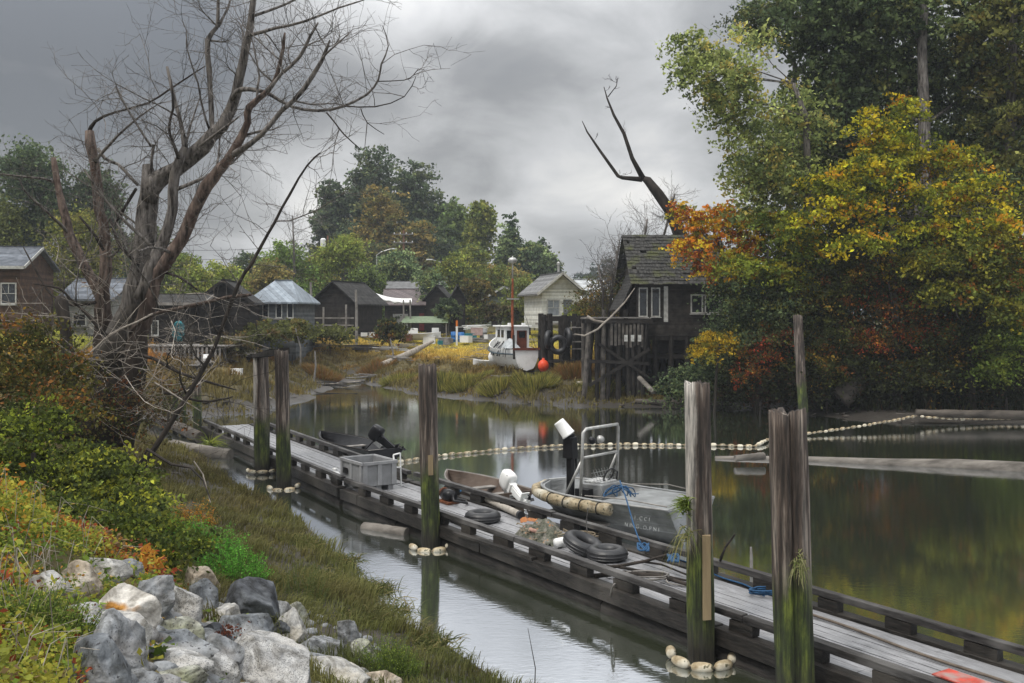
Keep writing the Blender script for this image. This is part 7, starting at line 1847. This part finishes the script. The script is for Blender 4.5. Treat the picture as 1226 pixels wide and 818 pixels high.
# smaller rubble between them
def rubble():
    rng = np.random.default_rng(3); m = MB(); rnd = random.Random(5); bmv = bmesh.new(); bmesh.ops.create_icosphere(bmv, subdivisions=2, radius=1); V0 = [v.co.copy() for v in bmv.verts]; F0 = [tuple(v.index for v in f.verts) for f in bmv.faces]; bmv.free()
    for k in range(650):
        px, py = rnd.uniform(90, 470), rnd.uniform(715, 880)
        if py < 705 + abs(px - 250) * .25: continue
        p = hit(px, py); s = rnd.uniform(.02, .09)
        m.add([(v.x * s * 1.3 * (1 + .3 * pnoise(v * 1.5 + Vector((k, 0, 0)))) + p.x, v.y * s * (1 + .3 * pnoise(v * 1.5 + Vector((0, k, 0)))) + p.y, v.z * s * .8 + p.z) for v in V0], F0)
    tag(m.build('small_rubble', GR['grey'], None, smooth=True), kind='stuff')
rubble()

# ------------------------------------------------------------------ grass and ground cover
def blades(name, X, Y, H, W, lean, cols, label, cat, dirv=None, rng=RNG, curve=.5):
    n = len(X); Z = height(X, Y); a = rng.uniform(0, 2 * PI, n); dx, dy = np.cos(a) * lean, np.sin(a) * lean
    if dirv is not None: dx = dx * .6 + dirv[0]; dy = dy * .6 + dirv[1]
    b = rng.uniform(0, 2 * PI, n); sx, sy = np.cos(b) * W / 2, np.sin(b) * W / 2
    B = np.stack([X, Y, Z - .02], 1); S = np.stack([sx, sy, np.zeros(n)], 1)
    Mid = B + np.stack([dx * H * .35, dy * H * .35, H * .62], 1); Tip = B + np.stack([dx * H, dy * H, H * (1 - curve * lean)], 1)
    V = np.stack([B - S, B + S, Mid + S * .75, Tip, Mid - S * .75], 1).reshape(-1, 3)
    i = np.arange(n)[:, None] * 5
    Fq = np.concatenate([i, i + 1, i + 2, i + 4], 1); Ft = np.concatenate([i + 4, i + 2, i + 3, i + 3], 1)
    me = bpy.data.meshes.new(name)
    # quads then triangles
    me.vertices.add(len(V)); me.vertices.foreach_set('co', V.astype(np.float32).ravel())
    loops = np.concatenate([Fq.ravel(), (i + np.array([[4, 2, 3]])).ravel()]).astype(np.int32)
    me.loops.add(len(loops)); me.loops.foreach_set('vertex_index', loops)
    st = np.concatenate([np.arange(0, 4 * n, 4), 4 * n + np.arange(0, 3 * n, 3)]).astype(np.int32)
    me.polygons.add(2 * n); me.polygons.foreach_set('loop_start', st)
    try: me.polygons.foreach_set('loop_total', np.concatenate([np.full(n, 4), np.full(n, 3)]).astype(np.int32))
    except Exception: pass
    ca = me.color_attributes.new('col', 'FLOAT_COLOR', 'POINT'); c4 = np.ones((len(V), 4), np.float32); c4[:, :3] = np.repeat(np.clip(cols, .003, .9), 5, axis=0); ca.data.foreach_set('color', c4.ravel())
    me.update(calc_edges=True); me.validate(); me.materials.append(BLADE)
    o = bpy.data.objects.new(name, me); COL.objects.link(o); return tag(o, label, cat, kind='stuff')

def blend(cols, w):
    w = np.clip(np.stack(w, 1), 0, None); w = w / (w.sum(1, keepdims=True) + 1e-9); return w @ np.array(cols)

def scatter(n, x0, x1, y0, y1, rng, keep):
    X = rng.uniform(x0, x1, n); Y = rng.uniform(y0, y1, n); k = keep(X, Y); return X[k], Y[k]

def far_marsh():
    rng = np.random.default_rng(21)
    def keep(X, Y):
        s, dc, ins = shore(X, Y); t = fbm(X, Y, .55, 4) + .25 * fbm(X, Y, 2.2, 6)
        edge = np.clip((s - .1) / 1.5, .12, 1)
        on = (s > .12) & (dc[1] < 70) & (Y > 44) & (rng.random(len(X)) < edge * np.clip(.75 + t * 1.6, .12, 1)) & (np.abs(X) < Y * .62)
        return on & ~((dc[2] < dc[1]) & (X > 8))
    X, Y = scatter(620000, -46, 14, 44, 96, rng, keep)
    s, dc, _ = shore(X, Y); n = len(X)
    g = fbm(X, Y, .12, 1); h = fbm(X, Y, .4, 7)
    gold = np.clip((s - 5) / 8, 0, 1) * np.clip(1.1 - np.abs(X + 4) / 12, 0, 1) * (1 + h)
    lime = np.clip((s - 12) / 8, 0, 1) * np.clip(.7 + g * 1.5, 0, 2) * .9
    brown = np.clip(1.2 - s / 12, 0, 1) * .8 + np.clip(-g, 0, 1) * 1.2 + .15
    rust = np.clip(h * 2 - .15, 0, 1) * np.clip(1.1 - np.abs(s - 9) / 9, 0, 1) * 1.1
    olive = np.clip(1.3 - s / 5, 0, 1) * .9 + np.clip(g, 0, 1) * .5 + .1
    col = blend([(.85, .62, .13), (.66, .68, .11), (.22, .15, .06), (.52, .24, .06), (.14, .145, .045)], [gold * 3.2, lime * 3.0, brown * .7, rust * 1.6, olive * .8])
    col = col * rng.uniform(.55, 1.35, (n, 1))
    tuf = np.clip(.7 + fbm(X, Y, 1.1, 12) * 1.3, .25, 1.6)
    H = rng.uniform(.25, .7, n) * tuf * np.where(s < 5, .75, 1.0) * np.clip(1.2 - (Y - 60) / 28, .3, 1.1)
    blades('marsh_grass', X, Y, H, .055 * rng.uniform(.6, 1.5, n), rng.uniform(.1, .8, n), col, 'tufted golden and olive marsh grass on the far shore', 'grass', rng=rng)
far_marsh()

def right_bank():
    rng = np.random.default_rng(22)
    def keep(X, Y):
        s, dc, ins = shore(X, Y); return (s > 2.2) & (dc[2] <= dc[1]) & (rng.random(len(X)) < np.clip((s - 2) / 3, 0, 1) * .9)
    X, Y = scatter(150000, 3, 40, 40, 64, rng, keep); n = len(X)
    col = pal_pick([((.035, .042, .015), 5), ((.07, .07, .02), 2), ((.10, .05, .015), 1.2), ((.03, .03, .015), 3)], n, rng) * rng.uniform(.6, 1.4, (n, 1))
    blades('bank_undergrowth', X, Y, rng.uniform(.3, 1.1, n), .07 * rng.uniform(.6, 1.6, n), rng.uniform(.2, 1.0, n), col, 'dark undergrowth covering the right bank', 'undergrowth', rng=rng)
right_bank()

def near_bank():
    rng = np.random.default_rng(23)
    def seg(nm, n, y0, y1, wid, hlo, hhi, lab, smin=.0, smax=3.7):
        def keep(X, Y):
            s, dc, ins = shore(X, Y)
            return (s > smin) & (s < smax + fbm(X, Y, .5, 3)) & (dc[0] <= np.minimum(dc[1], dc[2])) & (rng.random(len(X)) < np.clip(.55 + fbm(X, Y, 1.4, 9) * 1.6, .08, 1) * np.clip((s - smin + .15) / .6, .1, 1))
        X, Y = scatter(n, -24, 4, y0, y1, rng, keep); m_ = len(X)
        s, dc, _ = shore(X, Y); g = fbm(X, Y, .9, 5)
        br = np.clip((Y - 17) / 10, 0, 1)
        col = blend([(.12, .14, .035), (.24, .22, .08), (.13, .075, .04), (.06, .08, .022)], [np.clip(1 + g * 3, .05, 3), .5 + .7 * rng.random(m_) + np.clip(fbm(X, Y, .8, 61) * 3, -.4, 2), .15 + br * 1.4 + np.clip(fbm(X, Y, 1.2, 62) * 2.5, 0, 1.5), np.clip(.7 + .4 * (1 - br) - g * 3, .05, 3)])
        col = col * rng.uniform(.5, 1.5, (m_, 1)); tuf = np.clip(.8 + fbm(X, Y, 2.1, 15) * .9, .35, 1.5)
        H = rng.uniform(hlo, hhi, m_) * tuf * (.8 + .25 * np.clip(1 - s / .8, 0, 1))
        blades(nm, X, Y, H, wid * rng.uniform(.6, 1.5, m_), rng.uniform(.2, .95, m_), col, lab, 'grass', dirv=(.2 + .75 * fbm(X, Y, .7, 51), .75 * fbm(X, Y, .7, 57)), rng=rng)
    seg('salt_grass', 330000, 8.5, 17, .011, .16, .46, 'dark olive reedy grass hanging over the water along the near bank')
    seg('salt_grass', 230000, 17, 30, .016, .14, .40, 'brownish matted grass on the middle of the near bank')
    seg('salt_grass', 130000, 30, 46, .028, .15, .40, 'sparse grass on the near bank toward the far end of the dock')
near_bank()

LPAL = {'green': [((.16, .23, .035), 3), ((.22, .28, .05), 2), ((.09, .14, .025), 2)], 'yell': [((.36, .34, .05), 3), ((.26, .28, .045), 2)], 'oran': [((.45, .20, .035), 3), ((.50, .30, .05), 2)], 'red': [((.30, .07, .03), 3), ((.20, .05, .025), 2)], 'vivid': [((.12, .34, .045), 3), ((.18, .42, .06), 2), ((.08, .24, .03), 1)], 'brown': [((.20, .14, .07), 1)]}
def ground_leaves(name, n, x0, x1, y0, y1, smin, smax, hgt, size, label, seed, mix, extra=None, per=10):
    rng = np.random.default_rng(seed)
    def keep(X, Y):
        s, dc, ins = shore(X, Y); ok = (s > smin + .35 * fbm(X, Y, .8, 2)) & (s < smax) & (dc[0] <= np.minimum(dc[1], dc[2]))
        if extra is not None: ok &= extra(X, Y, s, rng)
        return ok
    X, Y = scatter(n, x0, x1, y0, y1, rng, keep); m_ = len(X); s, _, _ = shore(X, Y); Z = height(X, Y)
    hh = hgt * np.clip(.75 + fbm(X, Y, .9, 31) * 1.0, .25, 1.6)
    keys = list(mix); W = []
    for i, k in enumerate(keys): W.append(np.clip(mix[k] * (1 + 3.0 * fbm(X, Y, .75, 40 + i * 3)), 0.02, None))
    Wm = np.stack(W, 1); Wm = Wm ** 1.6; Wm /= Wm.sum(1, keepdims=True); ch = (rng.random((m_, 1)) > np.cumsum(Wm, 1)).sum(1).clip(0, len(keys) - 1)
    tone = rng.uniform(.7, 1.3, m_)
    idx = np.repeat(np.arange(m_), per); N_ = len(idx)
    base = np.zeros((m_, 3))
    for i, k in enumerate(keys):
        q = ch == i
        if q.any(): base[q] = pal_pick(LPAL[k], int(q.sum()), rng)
    col = base[idx] * (tone[idx] * rng.uniform(.65, 1.35, N_))[:, None]
    off = rng.normal(size=(N_, 3)) * np.array([.055, .055, .035]) * (size / .02) ** .6
    C = np.stack([X, Y, Z + hh * rng.random(m_) ** .6], 1)[idx] + off; size = size * rng.lognormal(0, .3, m_)[idx]
    o = leaf_obj(name, C, size * rng.uniform(.55, 1.4, N_), np.clip(col, .003, .9), aspect=.66, flat=.6, rng=rng)
    return tag(o, label, 'plants', kind='stuff')
def in_ell(X, Y, cx, cy, rx, ry): return ((X - cx) / rx) ** 2 + ((Y - cy) / ry) ** 2 < 1
def not_rocks(X, Y, s, rng):
    px = 613 + X / Y * F; py = HORIZON + (CAMZ - height(X, Y)) / Y * F
    c = (px > 95) & (px < 470) & (py > 712 + np.abs(px - 250) * .30 - 20 * (px < 180))
    c |= (px > 30) & (px < 170) & (py > 672) & (py < 760) & (rng.random(len(X)) < .75)
    return ~(c & (rng.random(len(X)) < .985))
ground_leaves('leafy_ground_cover', 19000, -8, 1, 3.2, 9.6, 4.0, 10.5, .22, .017, 'yellow, orange and green brambles carpeting the near dyke slope', 31, {'green': 1.15, 'yell': 1.2, 'oran': .75, 'red': .35, 'brown': .25}, not_rocks, 13)
ground_leaves('leafy_ground_cover', 22000, -16, 1, 9, 20, 3.1, 9.5, .32, .026, 'mixed green and russet brambles farther along the dyke', 32, {'green': 1.1, 'yell': .5, 'oran': .6, 'red': .4, 'brown': .9}, lambda X, Y, s, r: not_rocks(X, Y, s, r) & (fbm(X, Y, .6, 71) > -.12) & ((s > 4.4) | (fbm(X, Y, 1.1, 72) > .1)), 12)
def slope_grass():
    rng = np.random.default_rng(33)
    def keep(X, Y):
        s, dc, ins = shore(X, Y); px = 613 + X / Y * F; py = HORIZON + (CAMZ - height(X, Y)) / Y * F
        a = (px < 120) & (py > 700) | (s < 5.6) & (s > 3.1) & (px > 330)
        return a & (dc[0] <= np.minimum(dc[1], dc[2])) & not_rocks(X, Y, s, rng) & (rng.random(len(X)) < np.clip(.6 + fbm(X, Y, 1.5, 3) * 1.5, .1, 1)) & (s > 3.0)
    X, Y = scatter(90000, -6, 4, 3.2, 15, rng, keep); n = len(X)
    col = pal_pick([((.20, .26, .05), 3), ((.40, .36, .14), 2.2), ((.11, .15, .035), 2), ((.34, .20, .08), .8)], n, rng) * rng.uniform(.6, 1.3, (n, 1))
    blades('tall_grass', X, Y, rng.uniform(.1, .36, n), .006 * rng.uniform(.6, 1.5, n), rng.uniform(.15, .9, n), col, 'long green and straw grass along the foot and left of the boulders', 'grass', rng=rng)
slope_grass()

# bright ferny plants
def ferny(label, px, py, wpx, hpx, n, pal, seed, name='ferny_plant', leaf=.016, cat='plant', dmin=0.0):
    p = hit(px, py, dmin); d = p.y; R = wpx / 2 / F * d; H = hpx / F * d; t = thing(name, label, cat, p, 0, 'leafy plants on the near bank')
    rng = np.random.default_rng(seed); stems = MB(); Cs = []; rnd = random.Random(seed)
    for k in range(n):
        a = rnd.uniform(0, 2 * PI); r = R * math.sqrt(rnd.random()); x, y = math.cos(a) * r, math.sin(a) * r * .7
        z0 = hz(p.x + x, p.y + y) - p.z; h = H * (1 - .5 * (r / R) ** 2) * rnd.uniform(.5, 1.1); lx, ly = rnd.gauss(0, .25) * h + x * .25, rnd.gauss(0, .25) * h
        stems.tube([(x, y, z0 - .03), (x + lx * .4, y + ly * .4, z0 + h * .6), (x + lx, y + ly, z0 + h)], [.005, .004, .002], 4, cap=False)
        for q in range(26):
            u = rnd.uniform(.25, 1.0); Cs.append((x + lx * u * u + rnd.gauss(0, .05) * H * 1.3, y + ly * u * u + rnd.gauss(0, .05) * H * 1.3, z0 + h * u + rnd.gauss(0, .03)))
    stems.build('stems', mat('green_stems', (.12, .16, .05), (.07, .1, .03), 5), t)
    C = np.array(Cs); col = pal_pick(pal, len(C), rng) * rng.uniform(.6, 1.35, (len(C), 1)); leaf_obj('foliage', C, leaf * rng.uniform(.6, 1.4, len(C)), np.clip(col, .003, .9), t, aspect=.45, flat=.3, rng=rng)
V_ = LPAL['vivid']
ferny('vivid green feathery plant, upper of two on the near bank', 248, 668, 84, 46, 170, V_, 1, leaf=.02)
ferny('vivid green feathery plant nearest the charcoal boulder', 278, 692, 76, 44, 150, V_, 2, leaf=.02)
ferny('small yellow-green plant left of the vivid feathery ones', 190, 640, 70, 40, 130, LPAL['green'] + LPAL['yell'], 3, leaf=.026)
ferny('russet dock plant behind the vivid green ones', 235, 632, 40, 34, 70, LPAL['oran'] + LPAL['brown'], 4, leaf=.02)
ferny('grassy green clump on the bank below the grey tip boulder', 470, 812, 60, 50, 120, LPAL['green'], 5, leaf=.012)
ferny('olive weed clump growing at the water side near the bottom', 360, 716, 60, 40, 90, [((.17, .15, .05), 2), ((.13, .14, .04), 2)], 6, leaf=.012)
ferny('green weed clump in front of the lichen boulder', 60, 770, 100, 60, 160, LPAL['green'] + [((.3, .3, .1), 1)], 7, leaf=.011)
# big bushes at the left
def bush(label, px, py, d, blobs, nsub, per, sr, leaf, pal, seed):
    g = gp(px, d); t = leafy('bush', label, g, [(g, .05), (g + Vector((0, 0, .6)), .035)], blobs, nsub, per, sr, leaf, pal, 'bark_dark', 'bushes on the near bank', seed, cat='bush', limbs=False, shell=.1)
bush('dense dark green bush with lime tips at the left edge', 40, 560, 15, [pb(20, 555, 15, 60, 50, .9, 2), pb(85, 580, 15, 55, 32, .8, 1.5), pb(40, 500, 15.6, 44, 26, .7, 1), pb(0, 600, 14, 60, 30, .8, 1)], 700, 22, .13, .036, [((.10, .13, .022), 3), ((.045, .06, .016), 4), ((.28, .33, .04), 1.8)], 60)
bush('yellow-green leafed bush right of the dark one', 130, 585, 14.5, [pb(130, 575, 14.5, 50, 32, .7, 2), pb(110, 548, 15, 36, 18, .5, 1), pb(165, 600, 13.8, 34, 20, .6, 1)], 380, 20, .12, .036, [((.32, .33, .04), 2), ((.13, .16, .03), 3), ((.045, .06, .016), 3)], 61)
bush('dark shrub under the yellow-green one along the dyke crest', 120, 612, 12, [pb(60, 610, 12, 60, 18, .6, 1), pb(150, 630, 11.5, 50, 18, .6, 1), pb(210, 650, 11, 40, 14, .5, .6)], 380, 20, .11, .028, [((.09, .12, .02), 3), ((.05, .07, .018), 3), ((.18, .20, .03), 2)], 62)
bush('rusty orange and olive bush at the left edge before the brown house', 30, 420, 22, [pb(10, 405, 22, 44, 30, 1.3, 1.6), pb(52, 435, 22, 46, 36, 1.3, 2), pb(10, 460, 21, 44, 30, 1.1, 1.2), pb(75, 478, 20, 40, 24, 1, 1)], 430, 18, .26, .050, [((.18, .08, .02), 1.6), ((.10, .09, .02), 3), ((.05, .055, .016), 4), ((.26, .16, .03), .8)], 63)
bush('brown twiggy brush around the foot of the dead tree', 150, 500, 25, [pb(110, 490, 24.5, 60, 30, 1.3, 1), pb(185, 490, 25.5, 40, 30, 1.2, .7), pb(150, 455, 25.5, 50, 24, 1.2, .5)], 260, 18, .28, .040, [((.11, .08, .035), 3), ((.14, .055, .02), 1.2), ((.07, .075, .025), 3)], 64)
for i, (px, py, d, w, h, pal, lab) in enumerate(((467, 392, 80, 26, 22, G_MIX, 'small dark round bush before the workshop'), (700, 372, 70, 22, 14, G_WIL, 'yellow-green shrub by the white cottage porch'),
                                               (570, 345, 95, 34, 26, G_OCH, 'brownish shrub left of the green cottage'), (640, 368, 95, 40, 22, [((.14, .15, .03), 2), ((.10, .11, .03), 3)], 'olive shrub between green and white cottages'),
                                               (600, 372, 96, 60, 14, [((.14, .11, .05), 2), ((.10, .11, .03), 3)], 'low brown scrub below the green cottage'), (350, 392, 70, 50, 20, [((.13, .14, .04), 3), ((.2, .16, .05), 1)], 'low olive scrub by the blue-roofed house'), (312, 398, 66, 56, 22, [((.11, .12, .035), 3), ((.17, .12, .04), 1)], 'olive scrub in front of the blue-roofed house windows'), (275, 412, 60, 50, 18, [((.08, .075, .03), 3), ((.14, .10, .04), 1)], 'brown scrub below the gabled shack'), (395, 398, 76, 50, 10, [((.13, .14, .04), 3)], 'low green scrub along the foot of the black barn'),
                                               (535, 370, 92, 22, 24, G_DK, 'dark ivy-like bush hugging the black shed'), (760, 345, 57, 30, 34, [((.06, .07, .03), 3), ((.12, .08, .03), 1)], 'thin scrubby bush against the shack gable'), (712, 398, 62, 40, 12, G_OCH, 'russet scrub behind the timber wharf'))):
    shrub('shrub', lab, px, d, [pb(px, py, d, w / 2, h / 2, 1.2, 1)], 90, 26, .3, .0017 * d, pal, 70 + i)
# marsh tussocks standing out along the shore
TU = [(560, 462, 'dark green tussock at the water straight ahead'), (600, 466, 'rounded olive tussock below the fishing boat'), (640, 462, 'olive tussock left of the pale buried log'), (690, 448, 'rust-topped tussock below the boat grid'), (720, 470, 'green tussock at the mud below the wharf'),
      (530, 462, 'leafy tussock right of the mid-dock pile'), (450, 447, 'brown tussock at the creek mouth'), (480, 460, 'green tussock behind the mid-dock pile'), (385, 452, 'brown tussock on the mud flat'), (740, 452, 'rust tussock under the wharf')]
for i, (px, py, lab) in enumerate(TU):
    g = hit(px, py); rng = np.random.default_rng(90 + i); t = thing('grass_tussock', lab, 'grass', g, 0, 'tussocks along the far shore'); n = 1500; a = rng.uniform(0, 2 * PI, n); r = np.sqrt(rng.random(n)) * 1.1
    rust = 'rust' in lab or 'brown' in lab
    pal = [((.26, .13, .04), 3), ((.18, .14, .04), 2)] if rust else [((.30, .28, .06), 2.5), ((.12, .13, .035), 3), ((.42, .34, .08), 1)]
    bx_, by_ = np.cos(a) * r, np.sin(a) * r * .7; Z = height(bx_ + g.x, by_ + g.y) - g.z; H = rng.uniform(.35, .8, n) * (1.1 - r * .4); B = np.stack([bx_, by_, Z], 1); w = .045; b = rng.uniform(0, PI, n)
    S_ = np.stack([np.cos(b) * w, np.sin(b) * w, np.zeros(n)], 1) / 2; T_ = B + np.stack([np.cos(a) * r * .5, np.sin(a) * r * .4, H], 1)
    V = np.stack([B - S_, B + S_, T_ + S_ * .2, T_ - S_ * .2], 1).reshape(-1, 3); mesh_np('blades', V, np.arange(n * 4).reshape(-1, 4), BLADE, t, np.repeat(pal_pick(pal, n, rng) * rng.uniform(.5, 1.4, (n, 1)), 4, axis=0))
# curved bare twig over the near bank, and the thin stem at the bottom
t = thing('dead_branch', 'thin curved bare branch arching over the near bank', 'branch', (0, 0, 0))
MB().tube([P(168, 556, 15), P(176, 538, 15), P(205, 556, 15), P(228, 560, 15), P(243, 575, 14.8), P(252, 598, 14.5)], [.03, .025, .02, .017, .014, .008], 6, irr=.2).build('branch_wood', M['bark_dark'], t)
t = thing('dead_branch', 'pale bleached twig standing in the brush of the near bank', 'branch', (0, 0, 0))
MB().tube([P(232, 552, 16), P(243, 568, 16), P(252, 602, 15.8)], [.012, .012, .006], 5, irr=.2).build('branch_wood', M['bark_pale'], t)
t = thing('reed_stem', 'single thin stem rising before the calm water at the bottom', 'reed', (0, 0, 0))
a = hit(640, 830); MB().tube([a, P(641, 800, a.y), P(632, 752, a.y)], [.008, .006, .003], 4).build('stem', M['bark_dark'], t)
for i, (px, py, L_, lab) in enumerate(((436, 706, .52, 'bushy dark clump of reeds leaning over the water below mid-dock'), (462, 735, .48, 'reed clump at the point of the near bank'), (400, 672, .45, 'reed clump farther up the near bank'),
                                       (372, 690, .4, 'low reed clump behind the leaning ones'), (500, 770, .36, 'sparse reed clump before the mid-dock pile reflection'), (420, 740, .42, 'greenish reed clump just above the boulder tip'), (345, 650, .42, 'reed clump beside the vivid green plants'))):
    g = hit(px, py)
    for q in range(1): tuft('grass_clump', lab, g, 900, L_, [(.09, .11, .03), (.15, .15, .05), (.24, .20, .08), (.06, .075, .022)], 200 + i, 'grass', .5, .0075, up=.8)
# dead leaves in the gap of the boulders
rng = np.random.default_rng(77); c0 = hit(262, 770); C = np.stack([c0.x + rng.normal(size=260) * .10, c0.y + rng.normal(size=260) * .10, c0.z + .06 + rng.random(260) * .05], 1)
tag(leaf_obj('dead_leaves', C, .016 * rng.uniform(.6, 1.4, 260), pal_pick([((.16, .05, .03), 2), ((.10, .04, .025), 2)], 260), rng=rng), 'dead brown leaves in a hollow of the boulder heap', 'leaves', kind='stuff')

# dead canes and stalks through the brambles
def canes():
    rnd = random.Random(12); m = MB()
    for k in range(300):
        px, py = rnd.uniform(-20, 330), rnd.uniform(560, 860)
        g = hit(px, py); s_, dc, i_ = shore(np.array([g.x]), np.array([g.y]))
        if s_[0] < 2.6 or (px > 85 and py > 690): continue
        h = rnd.uniform(.12, .42); a = rnd.uniform(0, 6.28); l = rnd.uniform(.05, .35); b = g + Vector((math.cos(a) * l * .4, math.sin(a) * l * .4, h)); c = g + Vector((math.cos(a) * l, math.sin(a) * l, h * rnd.uniform(.6, 1.2)))
        m.tube([g, b, c], [.0028, .0024, .0012], 4, cap=False)
    tag(m.build('dead_canes', M['bark_pale'], None), 'dry canes and stalks poking through the brambles', 'canes', kind='stuff')
canes()
# driftwood scraps and stones on the mud
def drift():
    rnd = random.Random(15); m = MB(); st = MB()
    for k in range(900):
        X = rnd.uniform(-18, 30); Y = rnd.uniform(40, 68); s_, dc, i_ = shore(np.array([X]), np.array([Y]))
        if s_[0] < .05 or s_[0] > 2.6: continue
        z = hz(X, Y); a = rnd.uniform(0, 6.28)
        if rnd.random() < .5:
            l = rnd.uniform(.15, .9); m.tube([(X, Y, z + .02), (X + math.cos(a) * l, Y + math.sin(a) * l, hz(X + math.cos(a) * l, Y + math.sin(a) * l) + .05)], [rnd.uniform(.015, .05), .015], 6)
        else:
            r = rnd.uniform(.05, .2); st.lathe([(0, -r * .5), (r * .8, -r * .2), (r, r * .1), (r * .6, r * .45), (0, r * .5)], 8, (X, Y, z + .02))
    tag(m.build('driftwood_scraps', M['greylog'], None), 'sticks and driftwood scraps littering the far mud', 'driftwood', kind='stuff'); tag(st.build('mud_stones', M['mudlog'], None), 'dark stones strewn on the far mud', 'stones', kind='stuff')
drift()
# ------------------------------------------------------------------ damp air over the far shore
def haze():
    m = bpy.data.materials.new('damp_air'); m.use_nodes = True; nt = m.node_tree; nt.nodes.clear()
    out = nt.nodes.new("ShaderNodeOutputMaterial"); v = nt.nodes.new("ShaderNodeVolumePrincipled")
    v.inputs['Color'].default_value = (.86, .92, 1.0, 1); v.inputs['Density'].default_value = .0005; v.inputs['Anisotropy'].default_value = 0.0
    nt.links.new(v.outputs[0], out.inputs['Volume'])
    mb = MB(); mb.box((0, 1150, 21), (3400, 3200, 50)); o = mb.build('haze', m); tag(o, kind='stuff')
haze()
